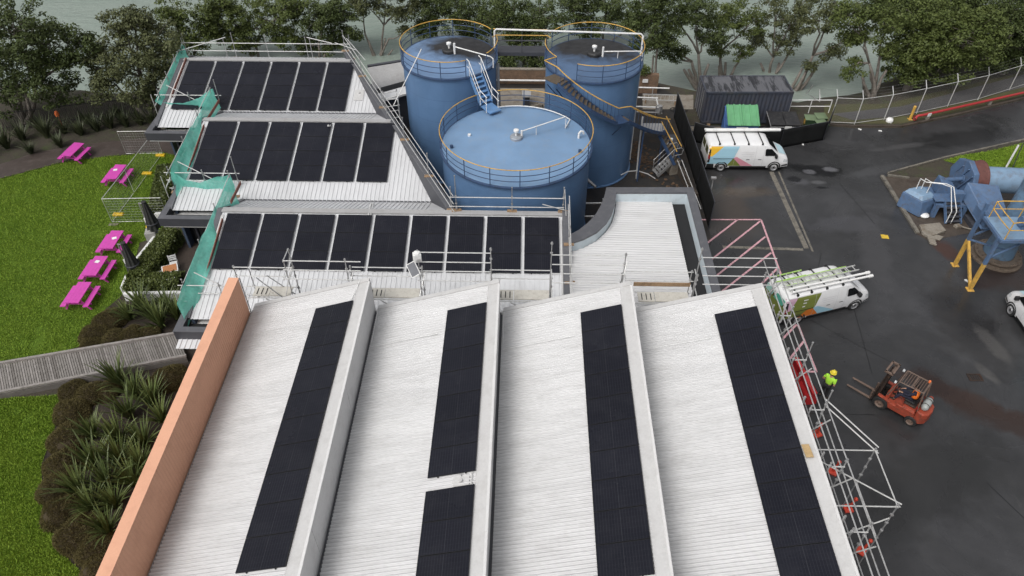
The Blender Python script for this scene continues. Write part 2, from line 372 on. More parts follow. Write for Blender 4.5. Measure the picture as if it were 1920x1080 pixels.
m_wood = M('scaffold_timber', (.30, .20, .115), .8, var=.3, scale=4, fine=25, dirt=((.14, .09, .06), .7))
m_black = M('black_rubber', (.014, .014, .015), .75, var=.2)

# ================================================================ FRONT SAWTOOTH BUILDING
RX = [-6.52, -1.02, 4.55, 10.06]; VX = [-11.92, -6.45, -.95, 4.63]
YB, YF, ZR, TB = 23.14, 3.0, 6.42, .315
fb = thing('sawtooth_building', 'long building with four white sawtooth roofs and an orange side wall', 'building', (0, 13, 0))
def zf(k, x): return ZR - (RX[k] - x) * TB
for k in range(4):
    x0, x1 = VX[k], RX[k]; mb = MB(); n = 640; xs = [x0 + .06, x0 + .9, (x0 + x1) / 2, x1 - .42]
    def fn(u, v): 
        x = xs[int(round(v * 3))]; y = YF + (YB - .06 - YF) * u
        return (x, y, zf(k, x) + .040 * math.sin(2 * PI * y / .139))
    mb.grid(fn, 20 * 51, 3); mb.f = [f[::-1] for f in mb.f]
    mb.build('roof', m_roof, fb, smooth=True)
    mb = MB()   # flat capping along the ridge and rolled barge along the gable
    mb.add([(x1 - .46, YF, zf(k, x1 - .46) + .030), (x1 + .03, YF, ZR + .035), (x1 + .03, YB + .02, ZR + .035), (x1 - .46, YB + .02, zf(k, x1 - .46) + .030)], [(0, 1, 2, 3)])
    nseg = 9
    for i in range(nseg):
        ya = YF + (YB - YF) * i / nseg
        mb.bar((x1 - .47, ya, zf(k, x1 - .47) + .02), (x1 - .47, ya + (YB - YF) / nseg - .01, zf(k, x1 - .47) + .02), .03, .04)
    mb.build('ridge_cap', m_capw, fb)
    mb = MB(); mb.bar((x0 + .1, YB - .05, zf(k, x0 + .1) + .045), (x1, YB - .05, ZR + .045), .22, .06); mb.build('barge_flashing', m_capw, fb)
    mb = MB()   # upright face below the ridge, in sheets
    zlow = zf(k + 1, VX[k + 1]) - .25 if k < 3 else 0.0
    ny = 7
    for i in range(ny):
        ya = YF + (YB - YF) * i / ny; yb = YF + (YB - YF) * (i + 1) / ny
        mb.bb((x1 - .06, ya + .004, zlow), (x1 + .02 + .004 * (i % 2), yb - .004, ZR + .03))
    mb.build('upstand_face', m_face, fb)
    mb = MB(); mb.bb((x0 - .1 if k else x0 - .02, YF, zf(k, x0) - .16), (x0 + .14, YB - .1, zf(k, x0) - .10)); mb.build('valley_gutter', m_grey, fb)
    # gable wall under the roof end, recessed below the barge
    mb = MB(); P = [(x0 - .0, 0), (x1 - .06, 0), (x1 - .06, ZR - .06), (x0, zf(k, x0) - .06)]
    vs = [(x, YB - .16, z) for x, z in P] + [(x, YB - .02, z) for x, z in P]
    mb.add(vs, [(3, 2, 1, 0), (4, 5, 6, 7), (0, 1, 5, 4), (1, 2, 6, 5), (2, 3, 7, 6), (3, 0, 4, 7)]); mb.build('gable_wall', m_white, fb)
    # cross-lap sheet joint and a thin conduit from the valley to the panels
    if k: 
        mb = MB(); mb.tube([(x0 + .12, YB - .25, zf(k, x0 + .1) + .12), (x0 + .14, 20.74, zf(k, x0 + .14) + .07), (x1 - 2.45, 20.70, zf(k, x1 - 2.45) + .07)], .014); mb.build('conduit', m_white, fb)
    else:
        mb = MB(); mb.tube([(x1 - .62, 21.95, zf(k, x1 - .62) + .08), (x1 - .5, 22.6, ZR - .12), (x1 - .44, YB, ZR - .05)], .02); mb.build('conduit', m_white, fb)
mb = MB(); ZP = 6.72; XO, XI = -12.36, -11.94; YO = 22.76
mb.bb((XO, YF, 0), (XI - .012, YO, ZP)); mb.bb((XO - .01, YF, ZP), (XI + .0, YO + .01, ZP + .03)); mb.build('parapet', m_orange, fb)
mb = MB(); mb.grid(lambda u, v: (XI - .004 + .007 * math.sin(2 * PI * (YF + (YO - YF) * u) / .15), YF + (YO - YF) * u, 4.45 + (ZP - 4.45) * v), 20 * 40, 1); mb.build('parapet_lining', m_orange, fb, smooth=True)
mb = MB(); mb.bar((XI + .02, YO + .03, 4.5), (XI + .02, YO + .03, ZP), .03, .05); mb.bar((XI + .03, YF, 4.66), (XI + .03, YO, 4.66), .03, .05); mb.build('parapet_flashing', m_cap, fb)
mb = MB(); mb.bb((XI, YF, 0), (RX[3] - .06, YF + .15, 4.3)); mb.build('end_wall', m_white, fb)
# vent pipe and flashing plate in the gap of the second strip
mb = MB(); px_, py_ = -2.0, 13.62
mb.add([(px_ - .25, py_ - .2, zf(1, px_ - .25) + .03), (px_ + .3, py_ - .2, zf(1, px_ + .3) + .03), (px_ + .3, py_ + .2, zf(1, px_ + .3) + .03), (px_ - .25, py_ + .2, zf(1, px_ - .25) + .03)], [(0, 1, 2, 3)])
mb.tube([(px_, py_ - .05, zf(1, px_)), (px_, py_ - .05, zf(1, px_) + .14)], .06, 10); mb.tube([(px_, py_ + .14, zf(1, px_)), (px_ - .02, py_ + .2, zf(1, px_) + .10)], .04, 8); mb.tube([(px_ + .38, py_ - .25, zf(1, px_ + .38) + .06), (px_ + .38, py_ + .25, zf(1, px_ + .38) + .06)], .018)
mb.build('roof_vent', m_capw, fb)

# ================================================================ REAR SAWTOOTH BUILDING
rb = thing('rear_building', 'building with three stepped white ribbed roofs, grey edges and flat grey canopies', 'building', (-10, 36, 0))
TA = .244
def diag(y): return -4.13 - .4905 * (y - 31.15)
BAY = [dict(xl=-23.35, yr=47.1, yv=42.2, yc=40.85, yb=48.8, zb=3.9), dict(xl=-19.45, yr=39.28, yv=33.2, yc=32.45, yb=42.2, zb=3.3), dict(xl=-15.55, yr=30.35, yv=24.6, yc=24.0, yb=33.2, zb=3.02)]
def zb_(b, y): return 4.5 - TA * (b['yr'] - y)
for k, b in enumerate(BAY):
    nxt = BAY[k + 1]['xl'] if k < 2 else -12.4
    xr = lambda y: diag(y) if k < 2 else 2.0
    ys0 = b['yv']; xl = b['xl']
    mb = MB()
    top = [(xl, b['yr']), (xr(b['yr']), b['yr']), (xr(ys0), ys0), (nxt, ys0), (nxt, b['yc']), (xl, b['yc'])]
    mb.poly([(x, y, zb_(b, y)) for x, y in top][::-1])
    xend = xr(b['yr']); x = xl + .12
    while x < xr(ys0) - .05:                     # standing ribs run down the slope
        y1 = b['yr'] if k == 2 or x < xend else min(b['yr'], 31.15 + (-4.13 - x) / .4905)
        y0 = b['yc'] if x < nxt else ys0
        if y1 - y0 > .2:
            mb.bar((x, y0, zb_(b, y0) + .012), (x, y1, zb_(b, y1) + .012), .036, .026)
        x += .238
    mb.build('roof', m_roof2, rb)
    # steep back slope down to the valley (or the rear eave)
    mb = MB(); yb, zb = b['yb'], b['zb']; zs = lambda y: 4.5 + (zb - 4.5) * (y - b['yr']) / (yb - b['yr'])
    xe = (lambda y: diag(y)) 
    mb.poly([(xl, b['yr'], 4.5), (xe(b['yr']), b['yr'], 4.5), (xe(yb), yb, zb), (xl, yb, zb)])
    x = xl + .12
    while x < xe(yb): mb.bar((x, b['yr'], 4.512), (x, yb, zb + .012), .036, .026); x += .238
    mb.build('back_slope', m_roof2, rb)
    mb = MB(); mb.bar((xl, b['yr'], 4.53), (xe(b['yr']) if k < 2 else 2.0, b['yr'], 4.53), .34, .06); mb.build('ridge_cap', m_cap, rb)
    if k < 2:
        mb = MB(); mb.bb((nxt, b['yv'] - .16, zb_(b, ys0) - .02), (diag(b['yv']) , b['yv'] + .10, zb_(b, ys0) + .03)); mb.build('valley_gutter', m_grey, rb)
    mb = MB(); mb.bar((xl - .12, b['yr'] + .1, 4.5), (xl - .12, b['yc'], zb_(b, b['yc']) + .03), .26, .16); mb.bar((xl - .12, b['yr'], 4.5), (xl - .12, yb, zb), .26, .16); mb.build('edge_flashing', m_grey, rb)
    mb = MB(); mb.bar((xl + .10, b['yr'] - .35, zb_(b, b['yr'] - .35) + .03), (xl + .10, b['yv'] + .4, zb_(b, b['yv'] + .4) + .03), .14, .05); mb.build('edge_strip', m_capw, rb)
    # side wall below the left edge
    vs = [(xl + .05, b['yv'] - .6, 0), (xl + .05, yb, 0), (xl + .05, yb, zb - .06), (xl + .05, b['yr'], 4.4), (xl + .05, b['yv'] - .6, zb_(b, b['yv'] - .6) - .06)]
    mb = MB(); mb.add(vs + [(p[0] + .14, p[1], p[2]) for p in vs], [(4, 3, 2, 1, 0), (5, 6, 7, 8, 9), (0, 1, 6, 5), (4, 0, 5, 9), (1, 2, 7, 6)]); mb.build('side_wall', m_wallb, rb)
    # canopy: deep grey box frame round the low end, white soffit edge, black gutter behind
    zc = zb_(b, b['yc']) + .12; yf = b['yc'] - .62; xo = xl - .42
    mb = MB(); mb.bb((xo, yf - .32, zc - .50), (nxt - .02, yf, zc)); mb.bb((xo, yf, zc - .50), (xo + .34, b['yc'] + 2.6, zc)); mb.build('canopy_fascia', m_gdark, rb)
    mb = MB(); mb.bb((xo - .01, yf - .33, zc + .0), (nxt - .02, yf + .0, zc + .025)); mb.bb((xo - .01, yf, zc), (xo + .35, b['yc'] + 2.6, zc + .025)); mb.build('canopy_coping', m_grey, rb)
    mb = MB(); mb.bb((xo + .12, yf - .24, zc - .62), (nxt - .02, b['yc'] + .4, zc - .50)); mb.build('canopy_soffit', m_white, rb)
    mb = MB(); mb.bb((xo + .34, yf, zc - .44), (nxt - .02, b['yc'] - .02, zc - .40)); mb.build('canopy_gutter', m_gut, rb)
    mb = MB(); mb.bb((xl + .25, b['yc'] + .6, 0), (nxt, b['yc'] + .7, zc - .45)); mb.build('window_wall', m_dglass, rb)
    for j in range(3):
        mb = MB(); xx = xl + .6 + j * 1.4; mb.bb((xx, b['yc'] + .50, 0), (xx + .10, b['yc'] + .60, zc - .62)); mb.build('post', m_gdark, rb)
# third bay's extra low roof by the orange wall
b = BAY[2]; mb = MB(); mb.poly([(-15.85, 23.6, 2.66), (-15.85, 22.55, 2.50), (-12.4, 22.55, 2.50), (-12.4, 23.6, 2.66)]); x = -15.7
while x < -12.45: mb.bar((x, 22.55, 2.515), (x, 23.6, 2.675), .04, .03); x += .238
mb.build('low_roof', m_roof2, rb)
# parapet down the diagonal edge, the straight right edge and the front wall
def wallbar(mb, p, q, w_, z0, z1):
    d = (Vector(q) - Vector(p)).normalized(); s_ = Vector((-d.y, d.x, 0)) * w_ / 2; p, q = Vector(p), Vector(q)
    mb.prism([(a.x, a.y) for a in (p - s_, q - s_, q + s_, p + s_)], z0, z1)
pa, pb = (diag(48.8) + .12, 48.8, 0), (diag(30.35) + .12, 30.35, 0)
mb = MB(); wallbar(mb, pa, pb, .34, 4.42, 4.52); mb.build('parapet_coping', m_grey, rb)
mb = MB(); wallbar(mb, pa, pb, .22, 0, 4.42); mb.build('diagonal_wall', m_gdark, rb)
mb = MB(); mb.bb((diag(30.35), 30.5, 0), (2.2, 30.62, 4.4)); mb.build('back_wall', m_gdark, rb)
mb = MB(); mb.bar((2.10, 30.5, 4.56), (2.10, 24.3, zb_(b, 24.3) + .06), .34, .16); mb.build('edge_flashing', m_grey, rb)
mb = MB(); mb.bar((1.86, 30.0, zb_(b, 30.0) + .05), (1.86, 24.4, zb_(b, 24.4) + .05), .07, .08); mb.build('edge_strip', m_capw, rb)
mb = MB(); mb.bb((-12.3, 24.35, 0), (2.2, 24.5, 2.85)); mb.build('front_wall', m_gdark, rb)
# small flashing plates and loose conduits seen on the roofs
p = at(673, 178, 3.75); mb = MB(); mb.box((p.x, p.y, zb_(BAY[0], p.y) + .035), (.62, 1.0, .02), Matrix.Rotation(math.atan(TA), 3, 'X')); mb.tube([(p.x, p.y + .15, zb_(BAY[0], p.y) + .04), (p.x, p.y + .15, zb_(BAY[0], p.y) + .16)], .07, 10); mb.build('flashing_plate', m_capw, rb)
for a, c in (((621, 220), (615, 236)), ((696, 380), (691, 402))):
    A = at(*a, 3.5); C = at(*c, 4.6); mb = MB(); mb.tube([A, C], .04); mb.tube([A + Vector((.12, 0, 0)), C + Vector((.12, 0, 0))], .03); mb.build('conduit', m_white, rb)

# ================================================================ CURVED ANNEX
an = thing('curved_annex', 'low annex with a white roof, grey parapet and one curved corner', 'building', (6, 28, 0))
Zp = 4.2
outer = [at(1066, 441, Zp), at(1085, 431, Zp), at(1103, 417, Zp), at(1118, 400, Zp), at(1127, 384, Zp), at(1133, 368, Zp), at(1137, 351, Zp), at(1300, 351, Zp), at(1352, 547, Zp)]
inner = [at(1066, 457, Zp), at(1094, 448, Zp), at(1119, 435, Zp), at(1137, 418, Zp), at(1147, 402, Zp), at(1153, 383, Zp), at(1156, 361, Zp), at(1288, 361, Zp), at(1336, 547, Zp)]
outer.append(Vector((outer[-1].x, 23.3, Zp))); inner.append(Vector((inner[-1].x, 23.3, Zp)))
def ribbon(mb, A, B, za, zb2):
    n = len(A); mb.add([(p.x, p.y, za) for p in A] + [(p.x, p.y, zb2) for p in B], [(i, i + 1, n + i + 1, n + i) for i in range(n - 1)])
mb = MB(); ribbon(mb, inner, outer, Zp, Zp); ribbon(mb, outer, outer, Zp, Zp - .16); ribbon(mb, inner, inner, Zp - .10, Zp); mb.build('parapet_coping', m_grey, an)
mb = MB(); ribbon(mb, inner, inner, Zp - .78, Zp - .1); mb.build('parapet_lining', m_pwhite, an)
mb = MB(); ribbon(mb, [Vector((p.x, p.y, 0)) for p in outer], outer, 0, Zp - .16); mb.build('wall', m_gdark, an)
zr_ = 3.62
right = lambda y: inner[7].x - .72 + (inner[8].x - inner[7].x) * (inner[7].y - y) / (inner[7].y - inner[8].y) + .0
def left_of(y):
    c = [p for p in inner[:7]]
    for p, q in zip(c, c[1:]):
        if p.y <= y <= q.y: return p.x + (q.x - p.x) * (y - p.y) / (q.y - p.y) + .04
    return c[0].x if y < c[0].y else c[-1].x + .04
mb = MB(); y0_, y1_ = 23.3, inner[7].y - .04; NY = 56 * 8
def fr(u, v):
    y = y0_ + (y1_ - y0_) * u; a, c_ = left_of(y), right(y)
    return (a + (c_ - a) * v, y, zr_ - .05 * v + .022 * math.sin(2 * PI * y / .18))
mb.grid(fr, NY, 3); mb.f = [f[::-1] for f in mb.f]; mb.build('roof', m_roof, an, smooth=True)
mb = MB(); mb.add([(right(y1_) - .1, y1_, 3.4), (inner[7].x, y1_, 3.4), (inner[9].x, 23.3, 3.4), (right(23.3) - .1, 23.3, 3.4)], [(3, 2, 1, 0)]); mb.build('gutter', m_gut, an)

# ================================================================ LEAN-TO SHED BY THE LEFT TANK
sh = thing('shed', 'small shed with a rounded silver roof edge between left tank and rear roof', 'shed', (-8.2, 46.2, 0))
A, B_ = at(700, 168, 3.2), at(765, 150, 3.2); A2, B2 = at(690, 138, 3.4), at(765, 126, 3.4)
mb = MB(); n = 8
prof = [(0, 0), (.12, .28), (.35, .45), (.65, .5), (.95, .5)]
dA = (A2 - A); dB = (B2 - B_)
mb.add([A + dA * t + Vector((0, 0, h)) for t, h in prof] + [B_ + dB * t + Vector((0, 0, h)) for t, h in prof], [(i, i + 1, len(prof) + i + 1, len(prof) + i) for i in range(len(prof) - 1)])
mb.f = [f[::-1] for f in mb.f]; mb.build('rounded_roof', m_cap, sh, smooth=True)
mb = MB(); mb.bar(A2 + Vector((0, .2, .35)), B2 + Vector((0, .2, .35)), .25, .3); mb.build('edge_flashing', m_gdark, sh)
mb = MB(); E0, E1 = at(700, 178, 2.9), at(765, 160, 2.9); F0, F1 = at(700, 192, 2.7), at(765, 174, 2.7)
mb.add([E0, E1, F1, F0], [(3, 2, 1, 0)]); mb.build('lower_roof', m_roof2, sh)
mb = MB(); mb.bar(F0 - Vector((0, 0, .05)), F1 - Vector((0, 0, .05)), .12, .14); mb.build('gutter', m_white, sh)
mb = MB(); mb.prism([(p.x, p.y) for p in (F0 + Vector((0, .2, 0)), F1 + Vector((0, .2, 0)), B2, A2)], 0, 2.6); mb.build('wall', m_gdark, sh)

# ================================================================ SOLAR PANELS
def cell_mat():
    s = NT('solar_cells')
    sp = s.n('ShaderNodeSeparateXYZ'); s.l(s.tc.outputs['Object'], sp.inputs[0])
    def lines(sock, period, width):
        f = s.math('FRACT', s.math('MULTIPLY', s.math('ADD', sock, 50.0), 1 / period)); return s.math('LESS_THAN', f, width)
    oi = s.n('ShaderNodeObjectInfo')
    c = s.mix(oi.outputs['Random'], (.0080, .0086, .0135), (.0110, .0118, .0180))
    c = s.mix(s.math('MULTIPLY', lines(sp.outputs[0], .0945, .12), .16), c, (.10, .10, .115))
    c = s.mix(s.math('MULTIPLY', lines(sp.outputs[1], .182, .03), .15), c, (.08, .08, .09))
    mid = s.math('LESS_THAN', s.math('ABSOLUTE', sp.outputs[0]), .007); c = s.mix(s.math('MULTIPLY', mid, .16), c, (.12, .12, .13))
    c = s.mix(s.ramp(s.noise(1.1, 5, .7), [(.45, 0.0), (.75, .07)]), c, (.10, .10, .11))
    s.col(c); s.set(s.ramp(s.noise(.8, 4, .6), [(.3, .16), (.7, .30)]), spec=.22); return s.m
m_cell = cell_mat(); m_frame = M('black_anodised_frame', (.016, .016, .018), .4, .3); m_clamp = M('clamp_alloy', (.35, .35, .36), .4, .7)
def panel_proto():
    t = thing('solar_panel', 'black solar panel', 'solar panel')
    W, L, T = 1.722, 1.134, .035; mb = MB()
    for s_ in (-1, 1): mb.bb((-W / 2, s_ * L / 2 - (.014 if s_ > 0 else -.0) , 0), (W / 2, s_ * L / 2 + (.0 if s_ > 0 else .014), T)); mb.bb((s_ * W / 2 - (.014 if s_ > 0 else 0), -L / 2 + .014, 0), (s_ * W / 2 + (0 if s_ > 0 else .014), L / 2 - .014, T))
    mb.build('frame', m_frame, t, local=True)
    mb = MB(); mb.bb((-W / 2 + .014, -L / 2 + .014, .004), (W / 2 - .014, L / 2 - .014, T - .004)); mb.build('cell_sheet', m_cell, t, local=True)
    for s_ in (-1, 1):
        mb = MB(); mb.bb((s_ * .5 - .02, -L / 2 - .02, -.045), (s_ * .5 + .02, L / 2 + .02, -.004)); mb.build('mounting_rail', m_frame, t, local=True)
    return t
P0 = panel_proto(); used0 = []
def place_panel(mat, label, group):
    if not used0: o = P0; used0.append(1)
    else: o = copy_tree(P0)
    o.matrix_basis = mat; o['label'] = label; o['group'] = group
cb = math.cos(math.atan(TB)); sb = math.sin(math.atan(TB))
bayn = ['sawtooth roof beside the orange wall', 'second sawtooth roof from the orange wall', 'third sawtooth roof from the orange wall', 'sawtooth roof at the scaffold side']
for k, xtr in enumerate([-7.02, -1.50, 4.04, 9.59]):
    for i in range(10):
        yt = 21.92 - 1.152 * i - (.50 if (k == 1 and i >= 7) else 0.0); yc_ = yt - .567
        xc = xtr - .861 * cb; zc = zf(k, xc) + .075
        m = Matrix(((cb, 0, -sb, xc), (0, 1, 0, yc_), (sb, 0, cb, zc), (0, 0, 0, 1)))
        place_panel(m, f'black solar panel, {ORD[i]} from far end, {bayn[k]}', 'solar panels on the front sawtooth roofs')
ca = math.cos(math.atan(TA)); sa = math.sin(math.atan(TA)); rown = ['farthest rear roof', 'middle rear roof', 'nearest rear roof']
for k, (x0, nx, ny, yt) in enumerate(((-22.87, 6, 4, 46.8), (-19.03, 6, 4, 39.0), (-15.18, 9, 3, 30.04))):
    for i in range(nx):
        for j in range(ny):
            xc = x0 + .861 + 1.90 * i; yc_ = yt - ca * (.567 + 1.152 * j) ; zc = zb_(BAY[k], yc_) + .09
            m = Matrix(((1, 0, 0, xc), (0, ca, -sa, yc_), (0, sa, ca, zc), (0, 0, 0, 1)))
            place_panel(m, f'black solar panel {ORD[j]} from ridge, {ORD[i]} column from left, {rown[k]}', 'solar panels on the rear roofs')
# ================================================================ TANKS
def tank_mat(name, base, dark, stain_c=None, amt=.0, r0=.5, r1=3.2, seams=False):
    s = NT(name)
    c = s.ramp(s.noise(.5, 5, .65), [(.3, sc3(base, .86)), (.7, sc3(base, 1.1))])
    c = s.mix(s.ramp(s.noise(1.4, 6, .75, vec=s.pos((1, 1, .12)), dist=.3), [(.5, 0.0), (.72, .35)]), c, dark)
    c = s.mix(s.ramp(s.noise(2.6, 5, .8, vec=s.pos((1, 1, .05)), dist=.2), [(.62, 0.0), (.74, .4)]), c, (.16, .19, .22))
    if seams:
        zz = s.n('ShaderNodeSeparateXYZ'); s.l(s.geo.outputs['Position'], zz.inputs[0]); c = s.mix(s.math('MULTIPLY', s.math('LESS_THAN', s.math('FRACT', s.math('MULTIPLY', zz.outputs[2], 1 / 1.46)), .025), .45), c, dark)
    if stain_c:
        mp = s.n('ShaderNodeMapping', vector_type='TEXTURE'); mp.inputs['Location'].default_value = (stain_c[0], stain_c[1], 0); mp.inputs['Scale'].default_value = (r1, r1 * .72, 1e5)
        s.l(s.geo.outputs['Position'], mp.inputs['Vector']); ds = s.n('ShaderNodeVectorMath', operation='LENGTH'); s.l(mp.outputs[0], ds.inputs[0])
        d = s.math('ADD', ds.outputs['Value'], s.math('MULTIPLY', s.math('SUBTRACT', s.noise(.9, 6, .7, dist=1), .5), .9))
        c = s.mix(s.ramp(d, [(.55, amt), (1.0, 0.0)]), c, (.018, .017, .018))
    s.col(c); s.set(s.ramp(s.noise(2, 4, .6), [(.3, .32), (.7, .5)]), spec=.4); return s.m
BLUE = (.100, .185, .330); DBLUE = (.070, .130, .240)
m_shell = tank_mat('blue_tank_paint', BLUE, DBLUE, seams=True)
m_top0 = tank_mat('pale_blue_top', (.175, .285, .445), (.24, .28, .33))
m_topL = tank_mat('stained_blue_top_west', (.145, .235, .39), (.12, .15, .20), (-3.3, 43.3), 1.0, r1=3.6)
m_topR = tank_mat('stained_blue_top_east', (.080, .135, .235), (.05, .065, .09), (4.2, 43.6), 1.0, r1=4.0)
m_blue = M('blue_steel_paint', (.034, .065, .135), .45, var=.18, scale=3, dirt=((.03, .035, .05), .6))
m_lblue = M('pale_blue_steel', (.12, .25, .47), .45, var=.12, scale=2, dirt=((.16, .18, .2), .5))
m_yel = M('yellow_rail_paint', (.58, .345, .07), .5, var=.2, scale=3, dirt=((.26, .17, .08), .8))
m_pipe = M('white_pipe_paint', (.74, .74, .73), .4, var=.06, dirt=((.5, .47, .43), .4))
m_hub = M('grimy_black_hub', (.018, .018, .019), .6, var=.3, dirt=((.08, .08, .08), .5))
def tank(label, c, Rr, zd, mtop, gaps, posts_n):
    t = thing('storage_tank', label, 'tank', (c[0], c[1], 0))
    mb = MB(); prof = [(Rr + .10, 0), (Rr + .10, .06), (Rr, .08)]
    prof += [(Rr, zd)]
    mb.lathe(prof, (c[0], c[1], 0), 96); mb.build('shell', m_shell, t, smooth=35)
    mb = MB(); mb.lathe([(Rr + .02, zd - .02), (Rr + .02, zd + .01), (Rr * .5, zd + .19), (.0, zd + .36)], (c[0], c[1], 0), 96); mb.build('top', mtop, t, smooth=30)
    mb = MB(); mb.lathe([(Rr, zd - .10), (Rr + .11, zd - .10), (Rr + .11, zd + .0), (Rr + .06, zd + .02), (Rr, zd + .02)], (c[0], c[1], 0), 96); mb.build('rim', m_blue, t, smooth=30)
    rr = Rr + .07; spans = []                     # rail arcs between the openings
    gs = sorted(gaps); 
    if gs:
        for i, (a, b2) in enumerate(gs): spans.append((b2, gs[(i + 1) % len(gs)][0] + (360 if i == len(gs) - 1 else 0)))
    else: spans = [(0, 360)]
    for a, b2 in spans:
        n = max(6, int((b2 - a) / 4)); full = (b2 - a) >= 360
        for h, nm, mm, rad in ((1.05, 'top_rail', m_yel, .026), (.70, 'mid_rail', m_blue, .022), (.37, 'mid_rail', m_blue, .022)):
            mb = MB(); mb.tube(circ(c, rr, zd + h, n, R(a), R(b2), end=not full), rad, 6, close=full); mb.build(nm, mm, t, smooth=True)
        m_ = max(2, int(round((b2 - a) / 360 * posts_n)))
        for i in range(m_ + (0 if full else 1)):
            p = circ(c, rr, zd, 1, R(a + (b2 - a) * i / m_))[0]; mb = MB(); mb.bar(p, p + Vector((0, 0, 1.05)), .045, .045); mb.build('rail_post', m_blue, t)
    return t
CL, CR, CB = (-4.65, 42.14), (4.01, 41.9), (-.51, 35.22)
RL, RR_, RB = 2.82, 2.85, 4.08; ZD, ZDB = 7.3, 5.6
tl = tank('tall blue tank whose dark stained top has stairs going down to the low tank', CL, RL, ZD, m_topL, [(-66, -36), (12, 32)], 12)
tr_ = tank('tall blue tank with a spiral stair down its side', CR, RR_, ZD, m_topR, [(148, 170), (218, 247)], 12)
tb = tank('wide low blue tank with a clean pale top, nearest of the three', CB, RB, ZDB, m_top0, [(106, 124)], 17)
def hub(t, c, z, r_, mat):
    mb = MB(); mb.lathe([(r_, z - .1), (r_, z + .12), (r_ * .9, z + .17), (0, z + .20)], (c[0], c[1], 0), 20); mb.build('hub', mat, t, smooth=30)
    mb = MB(); mb.tube([(c[0], c[1], z + .15), (c[0], c[1], z + .45)], .06, 8); mb.lathe([(0, z + .42), (.15, z + .44), (.15, z + .54), (0, z + .60)], (c[0], c[1], 0), 12); mb.build('vent', m_pipe, t, smooth=30)
hub(tl, CL, ZD + .34, .42, m_hub); hub(tr_, CR, ZD + .34, .42, m_hub); hub(tb, CB, ZDB + .34, .34, M('pale_hub', (.33, .36, .40), .5, .2, dirt=((.15, .12, .1), .6)))
def pipe_part(t, pts, r_=.03, name='pipe', mat=None, n=8):
    mb = MB(); mb.tube(pts, r_, n); mb.build(name, mat or m_pipe, t, smooth=40)
pipe_part(tl, [(CL[0] + .35, CL[1] - .25, ZD + .75), (CL[0] + 2.55, CL[1] - 1.45, ZD + .72), (CL[0] + 2.7, CL[1] - 1.5, ZD + .62), (CL[0] + 2.7, CL[1] - 1.5, ZD + .05)], .035)
pipe_part(tl, [(CL[0] + .35, CL[1] - .25, ZD + .3), (CL[0] + .35, CL[1] - .25, ZD + .95)], .07)
pipe_part(tr_, [(CR[0] + .5, CR[1] - .2, ZD + .62), (CR[0] + 2.7, CR[1] - .1, ZD + .62), (CR[0] + 2.85, CR[1] - .1, ZD + .5), (CR[0] + 2.85, CR[1] - .1, 0)], .035)
pipe_part(tr_, [(CR[0] + .5, CR[1] - .2, ZD + .3), (CR[0] + .5, CR[1] - .2, ZD + .9)], .06)
pipe_part(tr_, [(CR[0] + 1.4, CR[1] - .15, ZD + .15), (CR[0] + 1.4, CR[1] - .15, ZD + .62)], .02, 'pipe_stand')
pipe_part(tb, [(CB[0] + .35, CB[1] + .1, ZDB + .75), (CB[0] + 2.75, CB[1] + 1.5, ZDB + .85), (CB[0] + 2.75, CB[1] + 1.5, ZDB + .12)], .03)
pipe_part(tb, [(CB[0] + 2.75, CB[1] + 1.5, ZDB + .14)] + circ(CB, 3.85, ZDB + .16, 12, R(38), R(113)) , .03)
pipe_part(tb, [(CB[0] + .3, CB[1] + .05, ZDB + .3), (CB[0] + .3, CB[1] + .05, ZDB + .8)], .06)
pipe_part(tb, [(CB[0] + 1.1, CB[1] + .55, ZDB + .25), (CB[0] + 1.1, CB[1] + .55, ZDB + .77)], .02, 'pipe_stand')
pipe_part(tb, [(CB[0] + 3.45, CB[1] + .55, ZDB), (CB[0] + 3.45, CB[1] + .55, ZDB + .35), (CB[0] + 3.55, CB[1] + .6, ZDB + .47), (CB[0] + 3.68, CB[1] + .64, ZDB + .42), (CB[0] + 3.72, CB[1] + .66, ZDB + .28)], .06, 'gooseneck_vent')
for x, y in ((-2.6, .55), (-3.5, -.6), (3.45, -.9)): 
    mb = MB(); mb.lathe([(.09, 0), (.09, .14), (0, .16)], (CB[0] + x, CB[1] + y, ZDB + .1), 10); mb.build('top_fitting', m_pipe if x > -3 and x < 0 else m_blue, tb)
pipe_part(tr_, [(3.6, 39.0, 1.2), (3.9, 38.5, 1.0), (4.4, 38.0, .8)], .10, 'outlet_pipe', m_steel)
for x, y, z, r_ in ((3.35, 39.15, 1.35, .42), (1.6, 39.95, .9, .24)):
    n_ = (Vector((x, y, 0)) - Vector((CR[0], CR[1], 0))).normalized(); pb_ = Vector((CR[0], CR[1], z)) + n_ * (RR_ - .05)
    mb = MB(); mb.tube([pb_, pb_ + n_ * .3], r_, 20); mb.tube([pb_ + n_ * .3, pb_ + n_ * .34], r_ * 1.25, 20); mb.build('manway', m_blue, tr_, smooth=40)
# number painted on the shell
a_ = R(262)
o = text_mesh('number', '3', .62, m_black, tr_); o.matrix_basis = Matrix.Translation(((RR_ + .016) * math.cos(a_), (RR_ + .016) * math.sin(a_), 1.75)) @ Matrix.Rotation(a_ + R(90), 4, 'Z') @ Matrix.Rotation(R(90), 4, 'X')
